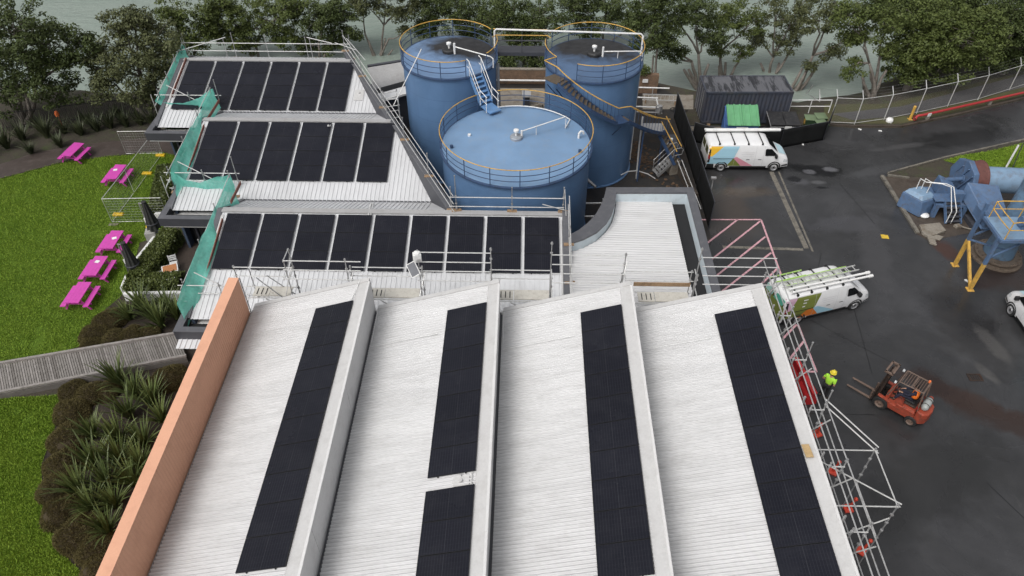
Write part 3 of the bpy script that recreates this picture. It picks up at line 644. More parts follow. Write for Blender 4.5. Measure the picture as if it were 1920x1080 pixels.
# white pipe that crosses from the left tank to the right tank
wp = MB(); wz = ZD + 1.35
wp.tube([(-1.95, 43.0, ZD + .2), (-1.95, 43.0, wz - .1), (-1.85, 43.0, wz), (6.75, 42.55, wz), (6.88, 42.5, wz - .12), (6.98, 42.2, 0.1)], .055, 8)
tag(wp.build('overhead_pipe', m_pipe, smooth=40), 'long white pipe bridging the gap above the two tall tanks', 'pipe')
vp = MB(); vp.tube([(-1.72, 41.9, 0), (-1.72, 41.9, 7.0)], .09, 10)
tag(vp.build('riser_pipe', m_cap, smooth=40), 'upright grey pipe rising between the left tall tank and the brick wall', 'pipe')
# walkway between the tall tanks
wk = thing('tank_walkway', 'dark steel walkway with yellow top rails joining the two tall tanks', 'walkway', (-.3, 43.3, 0))
mb = MB(); mb.bb((-1.95, 42.85, ZD - .08), (1.30, 43.65, ZD - .02)); mb.build('deck', m_gdark, wk)
for y in (42.85, 43.65):
    mb = MB(); mb.bar((-1.95, y, ZD - .15), (1.30, y, ZD - .15), .06, .2); mb.build('beam', m_gdark, wk)
    mb = MB(); mb.tube([(-2.05, y + (.1 if y > 43 else -.25), ZD + 1.05), (-1.85, y, ZD + 1.05), (1.2, y, ZD + 1.05), (1.42, y - .3, ZD + 1.05)], .028); mb.build('top_rail', m_yel, wk)
    for h in (.37, .7): mb = MB(); mb.tube([(-1.9, y, ZD + h), (1.25, y, ZD + h)], .02); mb.build('mid_rail', m_gdark, wk)
    for x in (-1.85, -.3, 1.2): mb = MB(); mb.bar((x, y, ZD - .05), (x, y, ZD + 1.05), .04, .04); mb.build('rail_post', m_gdark, wk)
# stair from the left tank down to the low tank
st = thing('tank_stair', 'pale blue stair stepping down from the left tall tank to the low tank', 'stairs', (-2.4, 39.4, 0))
T0, T1 = Vector((-2.95, 39.85, ZD - .02)), Vector((-2.32, 38.93, 5.98)); PL1 = Vector((-1.95, 38.42, 5.78))
dd = Vector((T1.x - T0.x, T1.y - T0.y, 0)).normalized(); sd_ = Vector((-dd.y, dd.x, 0)) * .38
for s_ in (-1, 1):
    mb = MB(); mb.bar(T0 + sd_ * s_, T1 + sd_ * s_, .04, .22); mb.build('stringer', m_lblue, st)
    mb = MB(); q = [T0 + sd_ * s_ * 1.05 + Vector((0, 0, h)) - dd * .25 for h in (1.0,)] + [T0 + sd_ * s_ * 1.05 + Vector((0, 0, .95)), T1 + sd_ * s_ * 1.05 + Vector((0, 0, .95)), PL1 + sd_ * s_ * 1.05 + Vector((0, 0, 1.0)) + dd * .1]
    mb.tube(q, .024); mb.tube([p - Vector((0, 0, .45)) for p in q], .02); mb.build('handrail', m_pipe, st)
    for p in (T0, T1, PL1): mb = MB(); mb.bar(p + sd_ * s_ * 1.05, p + sd_ * s_ * 1.05 + Vector((0, 0, .95)), .035, .035); mb.build('rail_post', m_pipe, st)
for i in range(6):
    p = T0.lerp(T1, (i + .5) / 6); mb = MB(); mb.box(p, (.74, .22, .03), math.atan2(sd_.y, sd_.x)); mb.build('step', m_lblue, st)
mb = MB(); e = dd * .75; mb.prism([(p.x, p.y) for p in (T1 - sd_, T1 + sd_, T1 + sd_ + e * 1.35, T1 - sd_ + e * 1.35)], 5.86, 5.93); mb.build('landing', m_lblue, st)
# spiral stair on the right tank
ss = thing('spiral_stair', 'blue stair with a yellow handrail winding down the right tall tank', 'stairs', (CR[0], CR[1], 0))
m_tread = M('worn_steel_tread', (.115, .088, .060), .6, .2, var=.3, scale=6, dirt=((.05, .045, .045), .6))
a0, a1, z0, z1, rm = R(233), R(291), ZD - .02, 5.05, RR_ + .50
n = 14
for i in range(n):
    t = (i + .5) / n; a = a0 + (a1 - a0) * t; z = z0 + (z1 - z0) * t
    mb = MB(); mb.box((CR[0] + rm * math.cos(a), CR[1] + rm * math.sin(a), z), (.72, .22, .04), a); mb.build('tread', m_tread, ss)
hel = lambda r_, h, aa, ab, za, zb2, n_=18: [Vector((CR[0] + r_ * math.cos(aa + (ab - aa) * k / n_), CR[1] + r_ * math.sin(aa + (ab - aa) * k / n_), za + (zb2 - za) * k / n_ + h)) for k in range(n_ + 1)]
for r_ in (rm - .37, rm + .37):
    mb = MB(); h_ = hel(r_, -.02, a0, a1, z0, z1)
    for p, q in zip(h_, h_[1:]): mb.bar(p, q, .03, .2)
    mb.build('stringer', m_blue, ss)
# landing plates at the top and where the straight flight starts
def arc_plate(mb, ra, rb2, aa, ab, z, th=.05, n_=6):
    P = [(CR[0] + rb2 * math.cos(aa + (ab - aa) * k / n_), CR[1] + rb2 * math.sin(aa + (ab - aa) * k / n_)) for k in range(n_ + 1)] + [(CR[0] + ra * math.cos(aa + (ab - aa) * (n_ - k) / n_), CR[1] + ra * math.sin(aa + (ab - aa) * (n_ - k) / n_)) for k in range(n_ + 1)]
    mb.prism(P, z - th, z)
mb = MB(); arc_plate(mb, RR_, rm + .42, R(217), R(233), ZD - .02); mb.build('landing', m_tread, ss)
mb = MB(); arc_plate(mb, RR_ + .05, rm + .42, R(291), R(303), 5.0); mb.build('landing', m_blue, ss)
aL = R(303); a2, z2 = R(352), 2.75
n = 13
for i in range(n):
    t = (i + .5) / n; a = aL + (a2 - aL) * t; z = 5.0 + (z2 - 5.0) * t; mb = MB(); rq = rm + .05 + 1.25 * t * t
    mb.box((CR[0] + rq * math.cos(a), CR[1] + rq * math.sin(a), z), (.72, .22, .04), a); mb.build('tread', m_tread, ss)
def low(h, off):
    return [Vector((CR[0] + (rm + .05 + 1.25 * (k / 14) ** 2 + off) * math.cos(aL + (a2 - aL) * k / 14), CR[1] + (rm + .05 + 1.25 * (k / 14) ** 2 + off) * math.sin(aL + (a2 - aL) * k / 14), 5.0 + (z2 - 5.0) * k / 14 + h)) for k in range(15)]
for off in (-.37, .37):
    mb = MB(); L_ = low(-.02, off)
    for p, q in zip(L_, L_[1:]): mb.bar(p, q, .03, .2)
    mb.build('stringer', m_blue, ss)
top = [Vector((CR[0] + r_ * math.cos(R(a)), CR[1] + r_ * math.sin(R(a)), ZD + 1.03)) for r_, a in ((RR_ + .07, 218), (rm + .40, 217), (rm + .40, 226))]
mb = MB(); rail = top + hel(rm + .40, 1.0, a0, a1, z0, z1) + [Vector((CR[0] + (rm + .42) * math.cos(R(297)), CR[1] + (rm + .42) * math.sin(R(297)), 6.05))] + low(1.0, .40); mb.tube(rail, .032); mb.build('handrail', m_yel, ss, smooth=40)
mb = MB(); mb.tube(low(1.0, -.36)[5:], .028); mb.build('handrail', m_yel, ss, smooth=40)
for p in hel(rm + .40, 0, a0, a1, z0, z1, 16)[1:] + low(0, .40)[::1]: mb = MB(); mb.tube([p, p + Vector((0, 0, 1.0))], .012, 4); mb.build('baluster', m_blue, ss)
for a, z in ((220, 6.9), (231, 6.9), (296, 4.7)):
    mb = MB(); ci = Vector((math.cos(R(a)), math.sin(R(a)), 0)); p = Vector((CR[0], CR[1], z)); mb.bar(p + ci * (RR_ - .02) - Vector((0, 0, 1.0)), p + ci * (rm + .3), .05, .05); mb.build('bracket', m_blue, ss)
for p in low(0, .1)[7::7]: mb = MB(); mb.bar((p.x, p.y, 0), (p.x, p.y, p.z - .1), .09, .09); mb.build('prop', m_blue, ss)
# last straight flight and the galvanised step-over at its foot
fl = thing('lower_stair', 'straight blue flight with twin yellow rails ending by the black screen', 'stairs', (8.6, 41, 0))
E0_, E1_ = low(0, 0)[-1], Vector((9.75, 40.55, 1.0))
dq = Vector((E1_.x - E0_.x, E1_.y - E0_.y, 0)).normalized(); sq = Vector((-dq.y, dq.x, 0)) * .36
for s_ in (-1, 1):
    mb = MB(); mb.bar(E0_ + sq * s_, E1_ + sq * s_, .04, .22); mb.build('stringer', m_blue, fl)
    mb = MB(); mb.tube([E0_ + sq * s_ + Vector((0, 0, 1.0)), E1_ + sq * s_ + Vector((0, 0, 1.0))], .03); mb.build('handrail', m_yel, fl)
    for t in (.1, .9): p = E0_.lerp(E1_, t) + sq * s_; mb = MB(); mb.bar(p, p + Vector((0, 0, 1.0)), .035, .035); mb.build('rail_post', m_blue, fl)
for i in range(8): p = E0_.lerp(E1_, (i + .5) / 8); mb = MB(); mb.box(p, (.7, .22, .03), math.atan2(sq.y, sq.x)); mb.build('tread', m_tread, fl)
so = thing('step_over_stair', 'small galvanised stair with looped handrails in the dark pit', 'stairs', at(1240, 330))
S0, S1 = at(1228, 326, 0.15), at(1256, 300, 1.0); dq = Vector((S1.x - S0.x, S1.y - S0.y, 0)).normalized(); sq = Vector((-dq.y, dq.x, 0)) * .32
for s_ in (-1, 1):
    mb = MB(); mb.bar(S0 + sq * s_, S1 + sq * s_, .04, .22); mb.build('stringer', m_steel, so)
    up = Vector((0, 0, 1)); a, c_ = S0 + sq * s_, S1 + sq * s_; e = dq * .5
    mb = MB(); mb.tube([a + up * .45, a + up * .9 - dq * .05, a + up * 1.0 + dq * .1, c_ + up * 1.0, c_ + up * 1.0 + e, c_ + up * .85 + e * 1.3, c_ + up * .5 + e * 1.2, c_ + up * .5, a + up * .5, a + up * .45], .022); mb.tube([c_, c_ + up * 1.0], .022); mb.tube([a, a + up * .9], .022); mb.build('handrail', m_steel, so)
for i in range(5): p = S0.lerp(S1, (i + .5) / 5); mb = MB(); mb.box(p, (.62, .22, .03), math.atan2(sq.y, sq.x)); mb.build('tread', m_steel, so)
mb = MB(); mb.prism([(p.x, p.y) for p in (S1 - sq, S1 + sq, S1 + sq + dq * .6, S1 - sq + dq * .6)], .0, 1.0); mb.build('landing', m_conc, so)
# ================================================================ PLANTS
import numpy as np
RNG = np.random.default_rng(11)
def leaf_mat(name, lo, hi, rough=.55, spec=.2, trans=.0):
    s = NT(name); s.t.nodes.remove(s.tc)
    c = s.ramp(s.geo.outputs['Random Per Island'], [(0.0, lo), (.6, tuple((a + b) / 2 for a, b in zip(lo, hi))), (1.0, hi)])
    c = s.mix(.5, c, s.ramp(s.noise(.8, 4, .6), [(.3, lo), (.7, hi)]))
    s.col(c); s.set(rough, spec=spec); return s.m
def quads(name, P, U, V, mat, parent=None, origin=None):
    """leaf faces: centre P, half vectors U and V (all N x 3, world), pointed at both ends"""
    n = len(P); vs = np.stack([P - U, P - V * .9 + U * .1, P + U, P + V * .9 + U * .1], 1).reshape(-1, 3)
    W = Matrix.Identity(4); q = parent
    while q is not None: W = q.matrix_basis @ W; q = q.parent
    if origin is not None: W = Matrix.Translation(origin)
    Wi = np.array(W.inverted()); vs = vs @ Wi[:3, :3].T + Wi[:3, 3]
    me = bpy.data.meshes.new(name); me.vertices.add(4 * n); me.vertices.foreach_set('co', vs.ravel().astype(np.float32))
    me.loops.add(4 * n); me.loops.foreach_set('vertex_index', np.arange(4 * n, dtype=np.int32)); me.polygons.add(n)
    me.polygons.foreach_set('loop_start', np.arange(0, 4 * n, 4, dtype=np.int32)); me.update(calc_edges=True); me.validate()
    me.materials.append(mat); o = bpy.data.objects.new(name, me); COL.objects.link(o)
    if parent is not None: o.parent = parent
    if origin is not None: o.location = origin
    return o
def unit(v): return v / np.maximum(np.linalg.norm(v, axis=1, keepdims=True), 1e-9)
def frames(Nrm, size, aspect=.5):
    t = unit(np.cross(Nrm, RNG.normal(size=Nrm.shape))); b = np.cross(Nrm, t); s = size[:, None]
    return t * s * .5, b * s * .5 * aspect
m_bark = M('pale_grey_bark', (.215, .190, .165), .9, var=.35, scale=2.5, bump=.6, fine=16, dirt=((.06, .05, .042), .7))
m_leafA = leaf_mat('dark_olive_leaves', (.028, .042, .012), (.088, .112, .036)); m_leafB = leaf_mat('mid_green_leaves', (.038, .056, .013), (.125, .152, .045)); m_leafC = leaf_mat('grey_green_leaves', (.042, .052, .020), (.130, .140, .062))
def shore_y(x):
    for a, b in zip(shore, shore[1:]):
        if a[0] <= x <= b[0]: return a[1] + (b[1] - a[1]) * (x - a[0]) / (b[0] - a[0])
    return 50
def gz(x, y):
    d = y - shore_y(x); pr = [(-.5, 0), (.3, -.15), (1.6, -1.1), (3.2, -2.6), (5.5, -5.6)]
    if d <= -.5: return 0.0
    for a, b in zip(pr, pr[1:]):
        if d <= b[0]: return a[1] + (b[1] - a[1]) * (d - a[0]) / (b[0] - a[0])
    return -5.6
def ground_at(x, y):
    z = 0.0
    for _ in range(8): p = at(x, y, z); z = .5 * z + .5 * gz(p.x, p.y)
    return at(x, y, z)
def wob(p, k): return noise.noise_vector(Vector((p * .37, k * 1.7, p - k)))
def tree(label, base, blobs, mat, stems=3, dens=1.0, leaf=.215, rad=.17, dY=0.0, grow=1.28):
    b0 = ground_at(*base); t = thing('shore_tree', label, 'tree', b0, 0, 'trees along the shore'); Pc = []; Nc = []; mb = MB(); k0 = random.random() * 50
    centres = [(atY(x, y, b0.y + dy + dY), r * grow) for x, y, dy, r in blobs]
    stem_top = []
    for i in range(stems):
        tgt = centres[i % len(centres)][0]; f = .34 + .1 * random.random()
        st_ = b0.lerp(tgt, f) + Vector((random.uniform(-.5, .5), random.uniform(-.4, .4), random.uniform(.2, .8))); stem_top.append(st_)
        q0 = b0 + Vector((random.uniform(-.18, .18), random.uniform(-.12, .12), -.3)); mid = q0.lerp(st_, .5) + wob(i + k0, 1) * .45
        mb.tube([q0, q0.lerp(mid, .5) + wob(i + k0, 2) * .15, mid, mid.lerp(st_, .5) + wob(i + k0, 3) * .2, st_], [rad * 1.25, rad, rad * .85, rad * .75, rad * .62], 7)
    for j, (c, r) in enumerate(centres):
        s0 = min(stem_top, key=lambda q: (q - c).length); m1 = s0.lerp(c, .5) + wob(j + k0, 4) * .6
        path = [s0, s0.lerp(m1, .5) + wob(j + k0, 5) * .25, m1, m1.lerp(c, .5) + wob(j + k0, 6) * .3, c]
        mb.tube(path, [rad * .6, rad * .48, rad * .38, rad * .3, rad * .2], 6)
        nc = int((9 + 13.5 * r * r) * dens)
        for i in range(nc):                                   # leaf clumps through the blob's volume, most near its skin
            d = Vector((random.gauss(0, 1), random.gauss(0, 1), random.gauss(0, 1))).normalized(); rr = r * (random.random() ** .45)
            cc = c + Vector((d.x * rr * 1.12, d.y * rr * 1.05, d.z * rr * .82)); cr = random.uniform(.26, .58)
            if i % 3 == 0:
                s1 = random.choice(path[2:]); mb.tube([s1, s1.lerp(cc, .5) + wob(i + k0, j) * .25, cc], [rad * .17, rad * .12, .012], 4, cap=False)
            n = int(72 * (cr / .42) ** 2); q = RNG.normal(size=(n, 3)); q = unit(q) * (RNG.random((n, 1)) ** .4)
            Pc.append(np.array(cc) + q * np.array([cr * 1.15, cr * 1.15, cr * .7])); Nc.append(unit(q * .8 + RNG.normal(size=(n, 3)) * .55 + np.array([0, 0, .75])))
    mb.build('trunk', m_bark, t, smooth=True)
    P = np.concatenate(Pc); N = np.concatenate(Nc); U, V = frames(N, leaf * RNG.uniform(.6, 1.25, len(P)), .55); quads('crown', P, U, V, mat, t); return t
A_, B__, C_ = m_leafA, m_leafB, m_leafC
tree('dark spreading shore tree in the far left corner above the picket fence', (45, 228), [(25, 60, 0, 2.2), (95, 85, .6, 1.9), (150, 78, 1, 1.0), (60, 140, -.4, 1.8), (5, 165, 0, 1.9), (112, 172, -.3, 1.2), (-60, 110, 0, 2.4), (135, 110, .3, 1.1)], A_, 5, .8, grow=1.12)
tree('round leafy shore tree just left of the rear building, behind the picket fence', (288, 215), [(235, 55, .5, 1.7), (200, 112, 0, 1.35), (258, 118, -.5, 1.8), (190, 160, -.5, 1.1), (290, 75, .4, 1.3), (268, 172, -1, 1.1), (250, 30, .6, 1.0), (310, 130, 0, 1.0)], C_, 5, .85, grow=1.14)
tree('shore tree behind the left end of the farthest rear roof', (352, 150), [(330, 30, 0, 1.5), (378, 55, .4, 1.4), (350, 85, -.4, 1.2), (395, 15, .8, 1.2), (320, 95, 0, .8)], B__, 3)
tree('leafy shore tree rising directly behind the middle of the farthest rear roof', (480, 135), [(430, 22, 0, 1.8), (500, 38, .4, 1.9), (455, 78, -.3, 1.2), (540, 70, .3, 1.1), (410, 60, 0, 1.0), (550, 15, .6, 1.3)], B__, 3)
tree('dark shore tree behind the right end of the farthest rear roof', (602, 130), [(600, 35, 0, 1.7), (645, 22, .5, 1.5), (620, 80, -.2, 1.0), (575, 80, .2, .9), (660, 60, .3, .9)], A_, 3)
tree('thin many stemmed tree with a high crown over open water beside left tank', (706, 130), [(745, 22, .4, 1.1), (690, 8, .2, 1.0), (775, 2, .8, .9), (720, -30, .5, 1.4), (665, -5, .3, .8), (760, 55, .5, .35)], C_, 6, .8, rad=.12)
tree('dark shore tree behind the left tall tank', (832, 118), [(800, 12, 0, 1.6), (860, 22, .4, 1.8), (915, 32, .2, 1.6), (800, 55, -.6, 1.0), (880, 70, -.5, 1.2)], A_, 3)
tree('dense dark shore tree filling the gap between the two tall tanks', (985, 138), [(950, 25, 0, 1.6), (1012, 34, .4, 1.7), (975, 85, -.7, 1.3), (1010, 105, -1, 1.0), (945, 112, -1, .9), (990, 62, -.4, 1.3)], A_, 3)
tree('dark shore tree behind the right tall tank', (1120, 112), [(1070, 12, 0, 1.6), (1135, 15, .4, 1.7), (1190, 40, .2, 1.2), (1100, 50, -.5, 1.1)], A_, 3)
tree('small dark tree leaning over the water just right of right tall tank', (1222, 150), [(1215, 35, .5, 1.4), (1245, 70, .2, .9), (1200, 85, 0, .7), (1230, -5, .5, 1.3)], A_, 2, .9, rad=.11)
tree('big dark tree whose stems lean left from behind the container', (1312, 168), [(1262, 30, 0, 1.6), (1305, 20, .5, 1.7), (1250, 85, -.3, 1.0), (1330, 65, .3, 1.3), (1275, 105, -.4, .8)], A_, 5, .72, rad=.18, grow=1.15)
tree('pale trunked tree directly behind the container left end', (1348, 165), [(1362, 25, 0, 1.7), (1405, 45, .4, 1.5), (1350, 85, -.2, 1.1), (1390, 95, 0, .9)], B__, 5, .72, rad=.17, grow=1.12)
tree('pale trunked tree behind the container right end', (1440, 160), [(1455, 22, 0, 1.6), (1500, 40, .4, 1.4), (1470, 80, -.2, 1.0), (1425, 75, 0, .9), (1505, 5, .5, 1.3)], C_, 4, .72, rad=.16, grow=1.12)
tree('leaning tree with long bare branches reaching right over the water past the container', (1482, 182), [(1560, 95, .3, .9), (1600, 70, .6, 1.0), (1535, 40, .2, 1.3), (1575, 15, .5, 1.5), (1520, 120, 0, .5)], C_, 5, .65, rad=.17, grow=1.1)
tree('many stemmed shore tree left of the yellow bollard', (1638, 184), [(1600, 128, 0, .7), (1620, 60, .4, 1.4), (1655, 25, .6, 1.5), (1590, 30, .4, 1.2), (1665, 95, .2, .8)], B__, 6, .75, rad=.14, grow=1.12)
tree('large round bushy tree above the chain link fence', (1698, 168), [(1715, 80, 0, 1.8), (1785, 60, .3, 2.0), (1748, 40, .5, 1.8), (1825, 85, .2, 1.6), (1700, 125, -.4, 1.2), (1780, 118, -.2, 1.4), (1740, 95, -.3, 1.4), (1835, 45, .5, 1.3)], B__, 3, 1.1, rad=.22)
tree('dark shore tree in the far right corner', (1880, 138), [(1885, 35, 0, 2.0), (1925, 75, .3, 1.8), (1862, 105, 0, 1.1), (1950, 20, .4, 2.0), (1900, 110, 0, .9)], A_, 4, rad=.2)
tree('dark tree behind the large round bushy tree at far right', (1740, 130), [(1690, 10, .5, 1.7), (1760, 2, .8, 1.8), (1830, 5, .6, 1.8), (1650, -10, .5, 1.5)], A_, 3)

# ---------------------------------------------------------------- strap leaved flax
m_flax = leaf_mat('flax_leaves', (.026, .046, .014), (.165, .200, .062), .45, .35); m_flaxd = leaf_mat('dark_flax_leaves', (.022, .032, .014), (.085, .098, .046), .5, .35)
def flax_mesh(seed, n=70, L=1.42):
    rn = random.Random(seed); mb = MB()
    for i in range(n):
        a = rn.uniform(0, 2 * PI); tilt = rn.uniform(.12, 1.05); l = L * rn.uniform(.6, 1.2); d = Vector((math.cos(a), math.sin(a), 0)); sd_ = Vector((-d.y, d.x, 0)); p = d * rn.uniform(0, .12); pts_ = []
        droop = rn.uniform(.1, .75) * tilt
        for k in range(6):
            t = k / 5; an = tilt * .55 + droop * t * 1.5; pts_.append((p.copy(), .044 * (1 - t ** 2.2) + .002)); p = p + (d * math.sin(an) + Vector((0, 0, math.cos(an)))) * l / 5
        tw = rn.uniform(-.5, .5)
        vs = []
        for q, w_ in pts_:
            s_ = (sd_ + Vector((0, 0, tw))).normalized(); vs += [q - s_ * w_, q + s_ * w_]
        mb.add(vs, [(2 * k, 2 * k + 1, 2 * k + 3, 2 * k + 2) for k in range(5)])
    return mb
flp = [flax_mesh(i).build('flax_plant', m_flax, local=True) for i in range(4)]
fuse = [0] * 8
def flax(x, y, s, label, group, protos=flp, z=0.0):
    i = random.randrange(len(protos)); P = at(x, y, z + .35); o = protos[i] if protos[i].get('label') is None else protos[i].copy()
    if o is not protos[i]: COL.objects.link(o)
    o.location = (P.x, P.y, z); o.rotation_euler = (0, 0, random.uniform(0, 6)); o.scale = (s, s, s * random.uniform(.85, 1.1)); tag(o, label, 'plant', group); return o
G1 = 'flax clumps in the bed by the orange wall'
for x, y, s, l in ((222, 712, 1.15, 'tall flax clump nearest the boardwalk, lower bed'), (250, 735, 1, 'flax clump second in from the boardwalk, lower bed'), (283, 752, 1.1, 'broad flax clump in the bed below the boardwalk, close to the orange wall'),
                   (240, 775, 1.1, 'flax clump in the middle of the bed under the boardwalk'), (300, 782, 1, 'upper flax clump touching the orange wall'), (172, 812, .95, 'flax clump by the bare soil patch at the bed left side'), (222, 822, 1.1, 'flax clump just right of the bare soil patch'),
                   (268, 828, 1.1, 'flax clump with yellowed tips by the orange wall, mid bed'), (175, 868, 1.2, 'spiky flax clump beside the brown mounds, mid bed'), (225, 862, 1.15, 'dark flax clump centred in the lower bed'), (150, 918, 1.15, 'long leaved flax clump reaching over the brown mounds on left'),
                   (200, 905, 1.15, 'flax clump one step right of the long leaved one'), (246, 900, 1.05, 'flax clump against the orange wall halfway down'), (168, 945, 1, 'flax clump below the long leaved one, near the mounds'), (212, 942, 1.05, 'flax clump near the orange wall, lower middle'), (200, 992, 1, 'lowest yellowish flax clump by the orange wall'), (262, 868, 1, 'small flax clump squeezed beside orange wall')):
    flax(x, y, s, l, G1)
G2 = 'flax clumps above the boardwalk'
for x, y, s, l in ((262, 572, 1.1, 'flax clump at the left end of the row above the boardwalk'), (240, 590, .9, 'flax clump beside the brown mounds above the boardwalk'), (285, 590, 1.1, 'flax clump in the middle of the row above boardwalk'), (312, 575, 1, 'flax clump below the white wall, second from netting'), (330, 590, 1, 'flax clump nearest the green netting above the boardwalk'), (300, 605, 1, 'front flax clump just above the boardwalk edge')):
    flax(x, y, s, l, G2)
fld = [flax_mesh(20 + i, 70, 1.35).build('flax_plant', m_flaxd, local=True) for i in range(3)]
G3 = 'dark flax along the picket fence'
for i, (x, y, s) in enumerate(((10, 270, 1.1), (40, 255, 1), (85, 250, 1.2), (118, 242, 1), (110, 268, .9), (150, 245, 1.15), (180, 238, 1), (205, 232, 1.1), (235, 230, 1), (262, 226, 1.1), (285, 228, 1), (55, 280, .8), (-30, 285, 1.1), (160, 225, .9), (220, 215, 1))):
    flax(x, y, s, f'dark strap leaved plant by the path, {ORD[i] if i < 12 else ["thirteenth", "fourteenth", "fifteenth"][i - 12]} counted from far left' if False else 'dark strap leaved plant below the picket fence beside the dirt path', G3, fld)

# ---------------------------------------------------------------- clipped brown mounds
m_mound = leaf_mat('brown_mound_leaves', (.052, .043, .015), (.135, .112, .044), .75, .2); m_mcore = M('mound_dark_core', (.040, .029, .013), .95)  # core: dark brown solid dome under the leaf blades
def mound_obj(seed):
    t = thing('mound_shrub', 'brown mound', 'shrub'); rn = np.random.default_rng(seed); mb = MB()
    def fn(u, v):
        a = 2 * PI * u; e = v * PI / 2; k = .93 + .12 * noise.noise(Vector((math.cos(a) * 1.7, math.sin(a) * 1.7, e * 2 + seed))); return (math.cos(a) * math.cos(e) * k * .96, math.sin(a) * math.cos(e) * k * .96, math.sin(e) * .72 * k)
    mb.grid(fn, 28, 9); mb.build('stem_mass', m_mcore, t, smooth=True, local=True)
    n = 9000; a = rn.uniform(0, 2 * PI, n); e = np.arcsin(rn.random(n) ** .9); k = .98 + .09 * np.sin(a * 3 + seed) * np.cos(e * 4) + rn.normal(0, .03, n)
    N = np.stack([np.cos(a) * np.cos(e), np.sin(a) * np.cos(e), np.sin(e)], 1); P = N * np.array([1, 1, .75]) * k[:, None]
    D = unit(N + rn.normal(0, .45, (n, 3))); sdv = unit(np.cross(D, rn.normal(size=(n, 3)))); L = rn.uniform(.035, .075, n)[:, None]
    quads('leaves', P, D * L, sdv * L * .2, m_mound, t); return t
mp_ = [mound_obj(i) for i in range(3)]; mused = set()
def mound(x, y, r, label, gr):
    i = random.randrange(3); o = mp_[i] if i not in mused else copy_tree(mp_[i]); mused.add(i); P = at(x, y, .3)
    o.location = (P.x, P.y, 0); o.rotation_euler = (0, 0, random.uniform(0, 6)); o.scale = (r, r * random.uniform(.9, 1.1), r * random.uniform(.85, 1.05)); tag(o, label, None, gr)
G4, G5 = 'brown mounds above the boardwalk', 'brown mounds edging the lower bed'
for x, y, r, l in ((168, 643, .62, 'lowest brown mound beside the boardwalk rail, left end'), (176, 622, .75, 'brown mound at the lawn corner above the boardwalk'), (203, 598, .85, 'brown mound highest up beside the lawn and flax'), (213, 632, .75, 'brown mound second from left above the boardwalk'), (246, 626, .7, 'brown mound in the middle above the boardwalk'), (278, 622, .6, 'brown mound right of the middle one above boardwalk')): mound(x, y, r, l, G4)
for x, y, r, l in ((134, 728, .72, 'brown mound nearest the boardwalk in the lower bed'), (168, 735, .8, 'brown mound right of the top corner mound, lower bed'), (200, 728, .65, 'brown mound between the boardwalk and tall flax'), (132, 768, .78, 'second brown mound down the lawn edge'), (126, 818, .95, 'large brown mound bulging onto the lower lawn'), (118, 868, .85, 'brown mound fourth down the lawn edge'), (106, 912, .85, 'brown mound farthest out on the lower lawn'), (116, 957, .85, 'brown mound sixth down the lawn edge'), (142, 998, .9, 'big brown mound near the bottom of the lawn edge'), (176, 1025, .8, 'brown mound just left of the orange wall, bottom'), (190, 1062, .8, 'last brown mound at the bottom edge by the orange wall'), (318, 706, .85, 'dark brown mound against the orange wall by the boardwalk'), (292, 718, .7, 'brown mound tucked behind the tall flax by orange wall'), (160, 980, .7, 'brown mound behind the big bottom one')): mound(x, y, r, l, G5)

# ---------------------------------------------------------------- box hedges, low white walls
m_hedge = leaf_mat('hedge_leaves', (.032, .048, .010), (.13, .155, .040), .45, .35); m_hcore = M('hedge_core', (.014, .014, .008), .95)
def hedge(label, p, q, wd, h, dens=800):
    p, q = Vector(p), Vector(q); d = (q - p); L = d.length; d.normalize(); s_ = Vector((-d.y, d.x, 0)); t = thing('hedge', label, 'hedge', (p + q) / 2)
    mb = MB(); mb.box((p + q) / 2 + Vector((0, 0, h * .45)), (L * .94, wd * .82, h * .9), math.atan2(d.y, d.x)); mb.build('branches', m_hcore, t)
    n = int(dens * (L * wd + 2 * L * h)); u = RNG.uniform(-.5, .5, n) * L; v = RNG.uniform(-.5, .5, n) * wd; z = RNG.random(n) * h; pick = RNG.random(n); fu = pick < .45
    z = np.where(fu, h + RNG.normal(0, .05, n), z); v = np.where(fu | (RNG.random(n) < .12), v, np.sign(v) * (wd / 2 + RNG.normal(0, .05, n))); e = RNG.random(n) < .15; u = np.where(e & ~fu, np.sign(u) * (L / 2 + RNG.normal(0, .04, n)), u)
    P = np.array((p + q) / 2) + u[:, None] * np.array(d) + v[:, None] * np.array(s_) + z[:, None] * np.array([0, 0, 1.])
    U, V = frames(unit(RNG.normal(size=(n, 3)) + np.array([0, 0, .8])), RNG.uniform(.09, .17, n), .6); quads('leaves', P, U, V, m_hedge, t)
hedge('clipped green hedge along the terrace between the two folded umbrellas', at(330, 452), at(265, 540), 1.0, .95)
hedge('clipped green hedge above the white wall, below the terrace table', at(245, 545), at(345, 540), .95, .8)
hedge('loose green hedge behind the wire fence beside the green netting', at(318, 330), at(305, 395), .95, .9)
hedge('green hedge behind the upper folded umbrella under the canopy', at(288, 400), at(330, 400), .7, .8)
def low_wall(label, p, q, th, h):
    p, q = Vector(p), Vector(q); d = (q - p).normalized(); s_ = Vector((-d.y, d.x, 0)) * th / 2; mb = MB(); mb.prism([(a.x, a.y) for a in (p - s_, q - s_, q + s_, p + s_)], 0, h)
    tag(mb.build('low_wall', m_white, bevel=.01), label, 'wall')
low_wall('white low wall below the lower hedge and behind the flax', at(238, 562), at(345, 560), .22, .5)
low_wall('short white wall end beside the lower folded umbrella', at(236, 552), at(246, 527), .3, .5)
low_wall('long white kerb wall running along the hedge outer side', at(250, 505), at(302, 440), .16, .35)
low_wall('white wall stub behind the upper folded umbrella', at(295, 412), at(335, 410), .2, .5)

